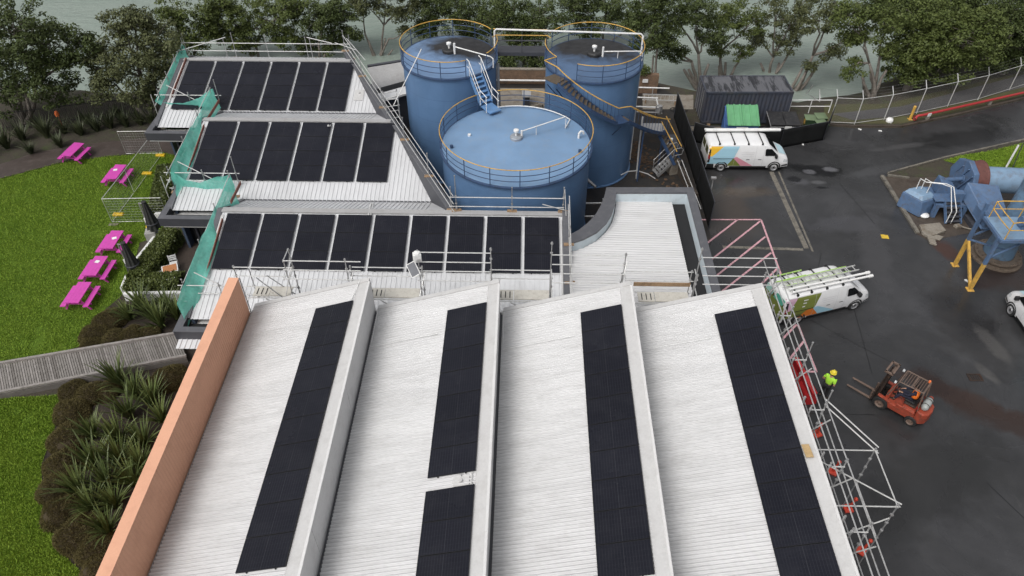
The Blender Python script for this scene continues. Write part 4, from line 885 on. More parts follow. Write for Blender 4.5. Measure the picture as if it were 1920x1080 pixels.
# ---------------------------------------------------------------- picket fence by the shore
m_iron = M('dark_iron', (.022, .021, .020), .6, .2)
pf = thing('picket_fence', 'dark iron picket fence between the garden and the shore trees', 'fence', at(150, 232))
fp = pp((-160, 275), (0, 247), (60, 240), (130, 231), (210, 222), (300, 214))
bars = MB()
for a, b in zip(fp, fp[1:]):
    n = int((b - a).length / .13)
    for z in (.25, 1.35): mb = MB(); mb.bar(a + Vector((0, 0, z)), b + Vector((0, 0, z)), .04, .05); mb.build('rail', m_iron, pf)
    for i in range(n): p = a.lerp(b, i / n); bars.tube([p, p + Vector((0, 0, 1.55))], .016, 4)
tag(bars.build('pickets', m_iron, pf), kind='stuff')
mk_ = thing('marker_post', 'small orange marker post standing among the dark flax', 'post', at(117, 236))
p = at(117, 236); mb = MB(); mb.tube([p, p + Vector((0, 0, .9))], .03, 8); mb.build('stake', M('weathered_stake', (.2, .08, .04), .8), mk_); mb = MB(); mb.lathe([(0, .72), (.13, .78), (.15, 1.0), (.10, 1.15), (0, 1.2)], p, 10); mb.build('orange_cap', M('orange_plastic', (.75, .17, .05), .5), mk_, smooth=40)

# ---------------------------------------------------------------- boardwalk
bwk = thing('boardwalk', 'weathered grey timber boardwalk crossing from the lawn to the building', 'boardwalk', at(170, 680))
m_plank = [M('weathered_plank_%s' % nm, c, .85, var=.3, scale=3, fine=30, dirt=((.10, .09, .08), .6)) for nm, c in (('grey', (.215, .20, .185)), ('pale', (.27, .25, .235)), ('dark', (.155, .142, .13)))]
u0, u1, l0, l1 = at(-260, 727, .35), at(332, 626, .35), at(-260, 788, .35), at(350, 668, .35)
mb = MB(); n = 128
for i in range(n):
    ta, tb_ = i / n + .0005, (i + 1) / n - .0012; j = random.uniform(-.012, .012); mb.mi = random.choice((0, 0, 1, 2))
    q = [u0.lerp(u1, ta), u0.lerp(u1, tb_), l0.lerp(l1, tb_ + .0), l0.lerp(l1, ta)]; mb.prism([(a.x, a.y) for a in q], .31 + j * .3, .35 + j * .3)
mb.build('deck', m_plank, bwk)
for a, b, nm in ((u0, u1, 'edge_beam'), (l0, l1, 'edge_beam')): mb = MB(); mb.bar(a + Vector((0, 0, .06)), b + Vector((0, 0, .06)), .13, .12); mb.build(nm, m_plank[1], bwk)
mb = MB(); mb.bar(l0 - Vector((0, .05, .2)), l1 - Vector((0, .05, .2)), .06, .3); mb.build('fascia', m_plank[2], bwk)

# ---------------------------------------------------------------- short grass blades over the lawn: uncountable, one object
m_blade = leaf_mat('lawn_blades', (.120, .215, .015), (.250, .350, .042), .7, .25)
def scatter(poly_px, n):
    P = [at(*q) for q in poly_px]; xs = [p.x for p in P]; ys = [p.y for p in P]; X = RNG.uniform(min(xs), max(xs), n * 3); Y = RNG.uniform(min(ys), max(ys), n * 3); ins = np.zeros(len(X), bool)
    for a, b in zip(P, P[1:] + P[:1]):
        c = ((a.y > Y) != (b.y > Y)) & (X < (b.x - a.x) * (Y - a.y) / (b.y - a.y + 1e-9) + a.x); ins ^= c
    return np.stack([X[ins], Y[ins]], 1)[:n]
G = np.concatenate([scatter([(-40, 340), (0, 336), (60, 320), (120, 304), (200, 294), (300, 285), (330, 292), (345, 345), (310, 440), (262, 455), (240, 540), (222, 560), (172, 602), (150, 650), (-40, 698)], 70000), scatter([(-20, 750), (112, 742), (104, 800), (78, 870), (80, 960), (110, 1030), (178, 1100), (-60, 1100)], 36000), scatter([(1770, 302), (1800, 292), (1860, 283), (1930, 266), (1930, 330), (1840, 318)], 9000)])
keep = np.array([noise.noise(Vector((x * .55, y * .55, 3.0))) * .6 + noise.noise(Vector((x * 2.1, y * 2.1, 7.0))) * .5 > -.35 + .5 * random.random() - .25 for x, y in G]); G = G[keep]; n = len(G)
hh = RNG.uniform(.03, .075, n); lean = RNG.normal(0, .6, (n, 2)); D = unit(np.stack([lean[:, 0], lean[:, 1], np.ones(n)], 1)) * hh[:, None]; W_ = unit(np.cross(D, RNG.normal(size=(n, 3)))) * RNG.uniform(.012, .022, n)[:, None]
tag(quads('grass', np.concatenate([G, np.full((n, 1), .01)], 1) + D, D, W_, m_blade, origin=(-26, 35, 0)), 'short lawn grass', None, None, 'stuff')
# ================================================================ SCAFFOLDING
TR = .0245
def node(mb, p, r=.055): mb.box(p, (r * 1.6, r * 1.6, r * 1.3), random.random())
class Scaf:
    def __init__(s, label, loc, cat='scaffold', group=None): s.t = thing('scaffold', label, cat, loc, 0, group)
    def post(s, p, ztop, nodes=(), pad=True, z0=None):
        p = Vector(p); mb = MB(); mb.tube([p, (p.x, p.y, ztop)], TR)
        for z in nodes: node(mb, (p.x, p.y, z))
        mb.tube([(p.x, p.y, ztop - .02), (p.x, p.y, ztop + .03)], .04); mb.build('standard', m_steel, s.t)
        if pad: s.board(p + Vector((0, 0, .02)))
    def rail(s, a, b, name='ledger', mat=None): mb = MB(); mb.tube([a, b], TR); mb.build(name, mat or m_rail, s.t)
    def board(s, p, sx=.5, sy=.22, mat=None): mb = MB(); mb.box(p, (sx, sy, .04), random.uniform(-.15, .15)); mb.build('sole_board', mat or m_wood, s.t)
    def plank(s, a, b, w, z): 
        mb = MB(); mb.bb((a[0], a[1], z - .05), (b[0], b[1], z)); mb.build('plank', m_plk, s.t)
m_rail = M('pale_galvanised_rail', (.62, .62, .61), .38, .35, var=.12, scale=6, dirt=((.38, .34, .30), .5))
m_plk = M('pale_scaffold_deck', (.52, .50, .45), .7, var=.12, scale=3, fine=20, dirt=((.33, .30, .26), .6))
# rear guard rail
S = Scaf('scaffold guard rail along the back edge of the farthest rear roof', (-18, 48.75, 4)); Y = 48.75
tops = [(340, 64), (418, 75), (432, 62), (495, 66), (571, 70), (580, 74), (653, 66)]
for x, y in tops:
    p = atY(x, y, Y); S.post((p.x, p.y, 3.85), p.z, (3.95, 4.4, 4.95), pad=(x in (432, 580, 653, 340)))
for h in (3.86, 4.38, 4.95): S.rail((-24.0, Y - .03, h), (-12.2, Y - .03, h))
S.rail(atY(330, 97, 47.6), atY(422, 70, 48.8), 'brace'); S.rail(atY(575, 70, 48.8), atY(622, 81, 48.3), 'brace'); S.rail(atY(628, 80, 48.4), atY(668, 94, 47.2), 'brace')
# guard rails and netting at the stepped left side
net = NT('green_debris_netting'); c_ = net.ramp(net.noise(1.6, 6, .7), [(.3, (.17, .66, .54)), (.7, (.28, .80, .68))])
net.col(c_); net.set(.75, spec=.2)
tr_n = net.n('ShaderNodeBsdfTransparent'); tl_n = net.n('ShaderNodeBsdfTranslucent'); net.l(c_, tl_n.inputs[0])
m1 = net.n('ShaderNodeMixShader'); m1.inputs[0].default_value = .45; net.l(net.b.outputs[0], m1.inputs[1]); net.l(tl_n.outputs[0], m1.inputs[2])
m2 = net.n('ShaderNodeMixShader'); net.l(net.ramp(net.noise(5, 4, .7), [(.3, .08), (.7, .28)]), m2.inputs[0]); net.l(m1.outputs[0], m2.inputs[1]); net.l(tr_n.outputs[0], m2.inputs[2]); net.l(m2.outputs[0], net.out.inputs[0]); m_net = net.m
def resample(P, n):
    P = [Vector(p) for p in P]; L = [0]
    for a, b in zip(P, P[1:]): L.append(L[-1] + (b - a).length)
    out = []
    for i in range(n + 1):
        t = L[-1] * i / n; k = 0
        while k < len(L) - 2 and L[k + 1] < t: k += 1
        out.append(P[k].lerp(P[k + 1], (t - L[k]) / max(1e-6, L[k + 1] - L[k])))
    return out
def netting(label, top, bot, nrm, amp=.10, nu=40, nv=14):
    T, B_ = resample(top, nu), resample(bot, nu); nrm = Vector(nrm); mb = MB(); sd0 = random.random() * 50
    def fn(u, v):
        i = int(round(u * nu)); p = T[i].lerp(B_[i], v); k = math.sin(PI * v) * .7 + .3
        return p + nrm * (amp * k * (noise.noise(Vector((p.x * 1.1 + sd0, p.y * 1.1, p.z * .9))) * 1.4 + .35 * noise.noise(Vector((p.x * 4 + sd0, p.y * 4, p.z * 2))))) + Vector((0, 0, .06 * noise.noise(Vector((p.x * 2, p.y * 2, sd0))) * (1 - v)))
    mb.grid(fn, nu, nv); o = mb.build('netting', m_net, smooth=True); tag(o, label, 'netting'); return o
def guard(label, X, y0, y1, x1, zt0, zt1, zb0, zb1):
    """rails down the left edge (constant X, y0 far to y1 near), then across the low end to x1"""
    S = Scaf(label, (X, (y0 + y1) / 2, zb1)); zt = lambda y: zt1 + (zt0 - zt1) * (y - y1) / (y0 - y1); zb2 = lambda y: zb1 + (zb0 - zb1) * (y - y1) / (y0 - y1)
    for k in range(4): y = y0 + (y1 - y0) * k / 3; S.post((X, y, zb2(y) - .1), zt(y) + .35, (zt(y), zt(y) - .5), pad=True)
    for h in (0, -.5, -1.0): S.rail((X - .03, y0 + .2, zt0 + h), (X - .03, y1 - .3, zt1 + h))
    for k in (0, .5, 1):
        x = X + (x1 - X) * k; S.post((x, y1, zb1 - .05), zt1 + .15 + (.9 if k == 1 else 0), (zt1, zt1 - .5), pad=True)
    for h in (-.05, -.55, -1.1): S.rail((X - .3, y1 + .03, zt1 + h), (x1 + .2, y1 + .03, zt1 + h))
    S.rail((X + .5, y1 + .4, zt1 + .45), (X + 2.6, y1 - .1, zt1 - .5), 'brace')
    S.rail((X - .25, y1 - .5, zb1 + 1.35), (X - .25, y1 - .5, zb1 - .1), 'standard'); S.rail((X - .25, y1 - .5, zb1 + .5), (X, y1, zb1 + 1.0), 'brace')
    return S
guard('scaffold guard rail round the left end of the farthest rear roof', -23.75, 48.4, 43.1, -19.9, 5.05, 4.05, 3.95, 2.95)
guard('scaffold guard rail round the left end of the middle rear roof', -19.85, 42.1, 34.2, -16.1, 5.0, 4.15, 3.7, 2.85)
guard('scaffold guard rail beside the orange wall at the nearest rear roof', -15.95, 33.0, 25.2, -12.6, 4.75, 4.0, 3.5, 2.75)
netting('green netting hung down the left edge of the farthest rear roof', [atX(340, 80, -23.9), atX(291, 190, -23.9)], [atX(357, 112, -23.1), atX(322, 212, -23.05)], (1, 0, 0), .12)
netting('green netting sagging across the low end of the farthest rear roof', [atY(297, 192, 42.9), atY(345, 193, 42.7), atY(372, 184, 42.6), atY(398, 166, 42.5)], [atY(320, 222, 43.0), atY(345, 224, 42.9), atY(380, 223, 42.6), atY(412, 205, 42.4)], (0, 1, 0), .10)
netting('long green netting down the left edge of the middle rear roof', [atX(399, 166, -19.7), atX(345, 262, -19.75), atX(318, 318, -19.75)], [atX(414, 202, -19.3), atX(390, 240, -19.1), atX(355, 325, -19.1), atX(332, 370, -19.2)], (1, 0, 0), .16, 56)
netting('green netting draped over the low end of the middle rear roof', [atY(319, 320, 34.2), atY(345, 336, 34.1), atY(375, 343, 34.0), atY(405, 331, 33.9), atY(431, 328, 33.7)], [atY(330, 372, 34.3), atY(370, 374, 34.2), atY(408, 373, 34.1), atY(428, 382, 33.9), atY(449, 380, 33.7)], (0, 1, 0), .12)
netting('tall green netting beside the nearest rear roof above the flax', [atX(429, 332, -15.9), atX(392, 415, -15.95), atX(368, 470, -15.9), atX(331, 570, -15.9)], [atX(449, 380, -15.4), atX(414, 455, -15.2), atX(390, 515, -15.2), atX(353, 614, -15.6)], (1, 0, 0), .18, 60)
# reddish toe boards lying along the roof edges inside the nets
m_toe = M('red_brown_toe_board', (.20, .075, .055), .8, var=.3, scale=4, dirt=((.12, .09, .07), .6))
for X, ya, yb, ba in ((-23.08, 47.0, 43.4, BAY[0]), (-19.2, 41.6, 39.4, None), (-19.18, 38.6, 35.0, BAY[1]), (-15.3, 32.8, 31.0, None), (-15.3, 29.6, 26.4, BAY[2])):
    f = (lambda y: zb_(ba, y) + .16) if ba else (lambda y: 4.5)
    mb = MB(); mb.bar((X - .02, ya, f(ya)), (X - .02, yb, f(yb)), .04, .20); tag(mb.build('toe_board', m_toe), 'red brown board on edge along the netting of a rear roof', 'board', 'toe boards inside the green netting')
# diagonal guard
S = Scaf('scaffold guard rail down the slanting edge of the rear roofs by the tanks', (-8, 40, 4.5))
D0, D1 = Vector((diag(48.6) + .1, 48.6, 0)), Vector((diag(30.3) + .1, 30.3, 0))
for h in (4.62, 5.1, 5.6): S.rail(D0 + Vector((.02, 0, h)), D1 + Vector((.02, 0, h)))
for t in (0, .2, .42, .62, .82, .985): p = D0.lerp(D1, t); S.post((p.x, p.y, 4.5), 5.95, (5.1, 5.6), pad=True)
S.rail(D0 + Vector((.35, -.5, 5.65)), D0.lerp(D1, .2) + Vector((.35, 0, 5.65)))
p = D0.lerp(D1, .42)
for dx, dy in ((.1, 0), (.9, .25), (.35, -.8), (1.1, -.55)): S.post((p.x + dx, p.y + dy, 3.0), 5.6, (4.2, 5.0, 5.5), pad=False)
for z in (4.2, 5.0, 5.5): S.rail((p.x + .1, p.y, z), (p.x + .9, p.y + .25, z)); S.rail((p.x + .35, p.y - .8, z), (p.x + 1.1, p.y - .55, z)); S.rail((p.x + .9, p.y + .25, z), (p.x + 1.1, p.y - .55, z))
mb = MB(); mb.tube([atY(790, 92, 39.6), atY(738, 197, 38.4)], TR); tag(mb.build('loose_tube', m_pipe), 'long white scaffold tube leaning across the left tall tank', 'tube')
# guard at the head of the nearest rear roof, in front of the low tank
S = Scaf('scaffold guard rail between the low tank and the nearest rear roof', (-.7, 30.5, 4.5))
for x, y in ((852, 330), (960, 352), (1058, 352)): p = atY(x, y, 30.5); S.post((p.x, 30.5, 4.55), max(p.z, 5.7), (4.7, 5.0, 5.45), pad=True)
for y in (370, 387, 403): a, b = atY(842, y - 1, 30.5), atY(1058, y, 30.5); S.rail((a.x, 30.47, a.z), (b.x, 30.47, a.z))
S.rail((2.0, 30.5, 5.95), (2.12, 30.1, 4.6), 'brace'); S.rail(atY(1017, 383, 30.4), (2.05, 30.45, 4.7), 'brace')
for h, hx in ((.45, 2.22), (.95, 2.25)): S.rail((hx, 30.5, 4.6 + h), (hx, 24.2, 3.2 + h))
for y in (28.4, 26.2, 24.3): z = zb_(BAY[2], y); S.post((2.22, y, z + .1), z + 1.25, (z + .5, z + 1.0), pad=True)
# tall scaffold in the gap between the front and rear buildings
S = Scaf('tall scaffold standing in the gap between the front and rear buildings', (-1, 23.95, 0)); YN, YFa = 23.56, 24.28
for x, y, Yr in ((437, 499, YFa), (540, 467, YFa), (531, 488, YN), (549, 499, YFa), (646, 486, YN), (656, 499, YFa), (782, 470, YN), (791, 500, YFa), (920, 466, YN), (921, 505, YFa), (1035, 455, YN), (1034, 520, YFa), (1174, 476, YN), (1167, 512, YFa), (1317, 466, YN), (1298, 508, YFa), (1308, 515, YN)):
    p = atY(x, y, Yr); S.post((p.x, Yr, 0), p.z, (p.z - .05, p.z - .55, 4.8), pad=False)
for xa, xb, ys, Yr in ((437, 549, (500, 516), YFa), (531, 676, (488, 505, 522), YN), (660, 792, (500, 516), YFa), (783, 920, (472, 490, 507, 525), YN), (921, 1034, (505, 521), YFa), (1035, 1172, (477, 495, 512, 529), YN), (1172, 1300, (508, 525), YFa), (1317, 1457, (482, 499, 516, 532), YN)):
    for y in ys: a, b = atY(xa, y, Yr), atY(xb, y + 1, Yr); S.rail((a.x, Yr - .03, a.z), (b.x, Yr - .03, a.z))
for x in (540, 549, 656, 791, 921, 1034, 1170, 1303):
    for yq in (505, 540): q = atY(x, yq, YFa); S.rail((q.x, YFa, q.z), (q.x, YN, q.z), 'transom')
q1, q2 = atY(540, 467, YFa), atY(531, 488, YN); S.rail(q1, q2, 'transom')
for x, y0, y1 in ((540, 500, 555), (656, 510, 555), (791, 510, 555), (1170, 490, 530), (1303, 515, 550)): a, b = atY(x - 4, y1, YN), atY(x + 6, y0, YFa); S.rail(a, b, 'brace')
for xa, xb in ((476, 548), (690, 788), (932, 1033), (1198, 1296)):
    a, b = atY(xa, 545, 23.9), atY(xb, 545, 23.9); xm = a.x + .75
    S.plank((xm, YN + .06), (b.x - .05, YFa - .06), .6, 4.92); S.plank((a.x, YN + .06), (xm - .03, YFa - .06), .6, 4.90)
    for k in range(3): mb = MB(); mb.bb((a.x + .15 + k * .2, YN + .16, 4.905), (a.x + .19 + k * .2, YFa - .16, 4.912)); mb.build('deck_slot', m_black, S.t)
    for Yr in (YN, YFa): S.rail((a.x - .3, Yr, 4.84), (b.x + .1, Yr, 4.84))
    S.rail((a.x + .6, YN - .02, 4.8), (a.x + 1.5, YN - .02, 4.1), 'brace')
a, b = atY(1188, 533, 24.2), atY(1294, 536, 24.2); mb = MB(); mb.bar((a.x, 24.22, a.z), (b.x, 24.22, a.z), .05, .2); mb.build('toe_board', m_wood, S.t)
mb = MB(); mb.tube([(-11.6, 23.6, 6.0), (-10.2, 23.6, 4.2)], TR); mb.build('brace', m_steel, S.t); mb = MB(); mb.tube([(-11.4, 24.2, 5.6), (-9.9, 24.2, 4.0)], TR); mb.build('brace', m_steel, S.t)
# work light box and its own little solar panel hung on the scaffold
p = atY(782, 482, 23.45); lb = thing('alarm_box', 'white alarm box strapped to a scaffold post in front of the nearest panels', 'box', p - Vector((0, 0, .22)))
mb = MB(); mb.box(p, (.34, .28, .40), .3); mb.build('casing', m_pipe, lb, bevel=.03); mb = MB(); mb.lathe([(.15, .20), (.13, .26), (0, .29)], p, 14); mb.build('lid', m_pipe, lb, smooth=40); mb = MB(); mb.box(p + Vector((.06, -.17, -.06)), (.16, .06, .14), .3); mb.build('lens', m_cap, lb)
p = atY(775, 505, 23.4); sp_ = thing('small_solar_panel', 'small square solar panel in a white frame tilted on the scaffold', 'solar panel', p)
rot_ = Matrix.Rotation(R(-35), 3, 'Y') @ Matrix.Rotation(R(50), 3, 'X')
mb = MB(); mb.box(p, (.46, .62, .03), rot_); mb.build('frame', m_pipe, sp_); mb = MB(); mb.box(p + rot_ @ Vector((0, 0, .012)), (.40, .56, .02), rot_); mb.build('cells', M('grey_cells', (.14, .145, .16), .3), sp_)
# scaffold along the right side of the front building
m_rail2 = M('weathered_rail', (.46, .46, .46), .42, .4, var=.2, scale=3, dirt=((.27, .25, .22), .7))
S = Scaf('long scaffold along the right side of the front building by the yard', (10.6, 13, 0)); XA, XB = 10.24, 10.74
ys = [23.6 - 2.35 * k for k in range(9)]
for i, y in enumerate(ys):
    S.post((XB, y, 0), 6.9 + (.55 if i in (2, 3) else 0) + .1 * (i % 2), (6.8, 6.25, 5.7), pad=False); S.post((XA, y - .05, 0), 6.75, (6.6, 5.9), pad=False)
    for z in (6.55,): S.rail((XA, y - .05, z), (XB, y - .05, z), 'transom')
    S.rail((XA, y - .1, 5.0), (XB, y - .6, 6.7), 'brace')
for X, z in ((XA, 6.85), (XB, 6.8), (XB, 6.25), (XB, 5.2)): S.rail((X + .03, 24.2, z), (X + .03, 3.6, z), mat=m_rail2)
for y in ys[1:]: mb = MB(); mb.bar((10.14, y + .4, 6.2), (10.14, y + .4, 6.72), .05, .06); mb.build('tie', m_steel, S.t)
# outrigger bay
OX, O1, O2, OZ = 12.26, 15.2, 13.03, 6.0
for y in (O1, O2): S.post((OX, y, 0), OZ + .1, (OZ, OZ - .5, OZ - 1.0, OZ - 1.5, OZ - 2.0), pad=False); S.rail((XA, y, OZ), (OX + .1, y, OZ), 'transom')
S.rail((OX, O1 + .05, OZ + .04), (OX, O2 - .05, OZ + .04)); S.rail((OX, O1, 4.0), (OX, O2, 4.0)); S.rail((XB, 16.6, 6.7), (OX + .1, O1 - .1, OZ - .02), 'brace'); S.rail((XB, 16.7, 6.9), (OX + .15, O1 + .1, OZ + .05), 'brace'); S.rail((XB - .3, 14.9, 5.7), (OX + .15, O2 + .05, OZ + .06), 'brace'); S.rail((OX, O2, 5.3), (XB, 12.9, 4.2), 'brace')
# plywood offcut on the roof edge
mb = MB(); p = at(1521, 845, 6.48); mb.box((p.x - .12, p.y, 6.47), (.26, .52, .02), R(4)); tag(mb.build('plywood_offcut', M('plywood', (.46, .32, .16), .75, var=.25, scale=6, fine=30)), 'small plywood offcut lying on the white ridge beside the right scaffold', 'plywood')
# ================================================================ GARDEN FURNITURE
m_pinkt = M('magenta_paint', (.56, .065, .38), .5, var=.08, scale=4, dirt=((.42, .05, .28), .5))
def picnic_proto():
    t = thing('picnic_table', 'picnic table', 'picnic table')
    L, H_ = 1.60, .74
    for k in range(4): 
        pass
    mb = MB()
    for k in range(4): mb.bb((-.36 + k * .181, -L / 2, H_ - .04), (-.36 + k * .181 + .176, L / 2, H_))
    mb.build('table_top', m_pinkt, t, local=True)
    for s_ in (-1, 1):
        mb = MB()
        for k in range(2): x = s_ * .60 - .14 + k * .142; mb.bb((x, -L / 2, .42), (x + .137, L / 2, .46))
        mb.build('bench', m_pinkt, t, local=True)
    for y in (-.55, .55):
        for s_ in (-1, 1): mb = MB(); mb.bar((s_ * .26, y, H_ - .05), (s_ * .68, y, 0), .05, .10); mb.build('leg', m_pinkt, t, local=True)
        mb = MB(); mb.bb((-.78, y + .03, .34), (.78, y + .075, .42)); mb.build('cross_rail', m_pinkt, t, local=True)
        mb = MB(); mb.bb((-.34, y + .03, H_ - .13), (.34, y + .075, H_ - .045)); mb.build('batten', m_pinkt, t, local=True)
        mb = MB(); mb.bar((0, y * .95, .40), (0, y * .25, H_ - .06), .045, .09); mb.build('brace', m_pinkt, t, local=True)
    return t
pt = picnic_proto(); first = True
for (x, y, rz, l) in ((136, 280, -.12, 'magenta picnic table standing on the dirt path, farthest of the five'), (217, 322, -.02, 'magenta picnic table on the lawn behind the wire fence'), (210, 449, 0, 'magenta picnic table nearest the folded umbrellas, top of the row of three'), (179, 498, .0, 'magenta picnic table in the middle of the row of three'), (147, 548, 0, 'magenta picnic table lowest on the lawn, with nothing on its top')):
    o = pt if first else copy_tree(pt); first = False; P = at(x, y, .74); o.location = (P.x, P.y, .01); o.rotation_euler = (0, 0, rz); tag(o, l, 'picnic table', 'magenta picnic tables on the lawn')
m_paper = M('white_paper', (.75, .75, .75), .8, var=.05)
for x, y, wh in ((216, 318, 'table behind the wire fence'), (214, 446, 'top table of the row of three'), (182, 490, 'middle table of the row of three')):
    p = at(x, y, .77); mb = MB(); mb.box((p.x, p.y, .757), (.24, .2, .006), random.uniform(-.4, .4)); tag(mb.build('paper_sheet', m_paper), f'small white sheet lying on the magenta {wh}', 'paper', 'paper sheets on picnic tables')
# temporary wire fence panels with yellow feet
m_wire = NT('thin_fence_wire'); m_wire.col((.30, .31, .30)); m_wire.set(.5, .4); m_wire = m_wire.m
m_yblock = M('yellow_plastic_block', (.70, .46, .02), .55, var=.12, dirt=((.45, .3, .05), .5))
def fence_panel(label, a, b, h=1.75, lean=(0, 0)):
    a, b = Vector((a[0], a[1], 0)), Vector((b[0], b[1], 0)); up = Vector((lean[0], lean[1], h)); t = thing('wire_fence', label, 'fence', (a + b) / 2, 0, 'temporary wire fence panels on the lawn')
    fr_ = MB(); fr_.tube([a + Vector((0, 0, .05)), b + Vector((0, 0, .05)), b + up, a + up], .021, 6, close=True); fr_.build('frame', m_rail, t)
    wr = MB(); n = int((b - a).length / .16)
    for i in range(1, n): p = a.lerp(b, i / n); wr.tube([p + Vector((0, 0, .05)), p + up], .0035, 3, cap=False)
    for i in range(1, 9): f = i / 9; wr.tube([a + up * f, b + up * f], .0045, 3, cap=False)
    tag(wr.build('wire_mesh', m_wire, t), kind=None)
FA, FB_, FC, FD, FM = at(237, 289), at(305, 288), at(211, 417), at(318, 415), at(252, 362)
fence_panel('wire fence panel at the back beside the dirt path and canopy', FA, FB_)
fence_panel('upper wire fence panel along the side of the lawn', FB_, FM)
fence_panel('lower wire fence panel standing next to a yellow block on the lawn', FM, FC)
fence_panel('wire fence panel across the front, behind the folded umbrella', FC, FD)
def foot(x, y, rz, l):
    p = at(x, y, .08); t = MB(); t.box((p.x, p.y, .075), (.62, .24, .13), rz); t.box((p.x, p.y, .15), (.26, .16, .04), rz)
    for s_ in (-1, 1): t.box((p.x + s_ * .22 * math.cos(rz), p.y + s_ * .22 * math.sin(rz), .15), (.1, .2, .03), rz)
    tag(t.build('ballast_block', m_yblock, bevel=.02), l, 'block', 'yellow ballast blocks')
foot(301, 291, .0, 'yellow ballast block farthest back, below the canopy corner'); foot(276, 325, .0, 'yellow ballast block halfway along the wire fence'); foot(222, 402, 0, 'yellow ballast block at the near corner of the wire fence'); foot(284, 425, .3, 'yellow ballast block hidden at the base of the upper umbrella')
mb = MB(); p = at(213, 421, .03); mb.box((p.x, p.y, .03), (.55, .2, .05)); tag(mb.build('paver', m_conc), 'flat concrete paver under the near corner of the wire fence', 'paver')
# folded umbrellas
m_canv = M('charcoal_canvas', (.026, .028, .026), .85, var=.3, scale=5, dirt=((.05, .05, .045), .5)); m_block = M('concrete_block', (.33, .325, .31), .8, var=.12, fine=20, dirt=((.2, .2, .18), .5))
def umbrella(label, base, tip, block):
    b = at(*base); t = thing('folded_umbrella', label, 'umbrella', b); zt = zat(b, tip[1]); 
    if block: mb = MB(); mb.box((b.x, b.y, .28), (.62, .62, .56), .2); mb.build('base_block', m_block, t, bevel=.02)
    else: mb = MB(); mb.box((b.x, b.y, .05), (.6, .6, .1), .2); mb.build('base_block', m_gdark, t, bevel=.02)
    mb = MB(); mb.tube([(b.x, b.y, .1), (b.x, b.y, 2.55)], .04, 10); mb.tube([(b.x - .0, b.y, 2.5), (b.x + .24, b.y + .05, 2.5)], .035, 8); mb.build('mast', m_steel, t)
    mb = MB(); n = 16
    def fn(u, v):
        a = 2 * PI * u; r_ = (.13 + .24 * v ** 1.3) * (1 + .13 * math.sin(8 * a + 2 * v)) if v > .02 else .06; return (b.x + .26 + r_ * math.cos(a), b.y + .05 + r_ * math.sin(a), 2.58 - 1.85 * v - (.05 * math.sin(4 * a) if v > .9 else 0))
    mb.grid(fn, 40, 14); mb.f = [f[::-1] for f in mb.f]; mb.build('folded_canopy', m_canv, t, smooth=True)
    mb = MB(); mb.lathe([(.0, 2.62), (.14, 2.6), (.13, 2.5)], (b.x + .26, b.y + .05, 0), 12); mb.build('cap', m_canv, t)
    mb = MB(); mb.bar((b.x - .02, b.y - .05, .9), (b.x - .02, b.y - .05, 1.5), .1, .05); mb.build('crank_box', m_pipe, t)
    mb = MB(); mb.lathe([(.36, 1.2), (.385, 1.16), (.37, 1.1)], (b.x + .26, b.y + .05, 0), 20); mb.build('strap', m_gdark, t)
umbrella('folded charcoal umbrella standing on a pale concrete block by the wire fence', (288, 446), (265, 380), True)
umbrella('folded charcoal umbrella at the lower hedge corner beside the picnic tables', (252, 524), (235, 470), False)
# terrace table and chairs
m_tw = M('orange_timber', (.44, .185, .075), .6, var=.15, scale=6, fine=30)
tp = at(318, 503, .75); tt = thing('terrace_table', 'orange timber topped table with a white frame under the canopy', 'table', (tp.x, tp.y, 0), .42)
mb = MB(); mb.bb((-.42, -.34, .70), (.42, .34, .74)); mb.build('frame', m_white, tt, local=True); mb = MB()
for k in range(7): mb.bb((-.36, -.29 + k * .084, .742), (.36, -.29 + k * .084 + .078, .758))
mb.build('table_top', m_tw, tt, local=True)
for sx in (-1, 1):
    for sy in (-1, 1): mb = MB(); mb.bb((sx * .38 - .03, sy * .30 - .03, 0), (sx * .38 + .03, sy * .30 + .03, .70)); mb.build('leg', m_white, tt, local=True)
def chair_proto():
    t = thing('terrace_chair', 'chair', 'chair'); mb = MB()
    for k in range(5): mb.bb((-.2, -.2 + k * .085, .42), (.2, -.2 + k * .085 + .075, .445))
    mb.build('seat', m_white, t, local=True); mb = MB()
    for k in range(3): mb.bar((-.2, -.22 - .03 * k, .56 + k * .11), (.2, -.22 - .03 * k, .56 + k * .11), .02, .08)
    mb.build('backrest', m_white, t, local=True)
    for sx in (-1, 1):
        mb = MB(); mb.bar((sx * .2, -.21, 0), (sx * .2, -.30, .84), .035, .035); mb.build('leg', m_white, t, local=True); mb = MB(); mb.bar((sx * .2, .2, 0), (sx * .2, .2, .42), .035, .035); mb.build('leg', m_white, t, local=True)
    return t
ch = chair_proto(); first = True
for dx, dy, rz, l in ((-.15, .72, PI + .35, 'white slatted chair behind the orange timber table'), (-.75, -.15, -1.2, 'white slatted chair at the hedge end of the orange timber table'), (.30, -.66, .42, 'white slatted chair in front of the orange timber table')):
    o = ch if first else copy_tree(ch); first = False; o.location = (tp.x + dx, tp.y + dy, .016); o.rotation_euler = (0, 0, rz); tag(o, l, 'chair', 'white chairs round the terrace table')
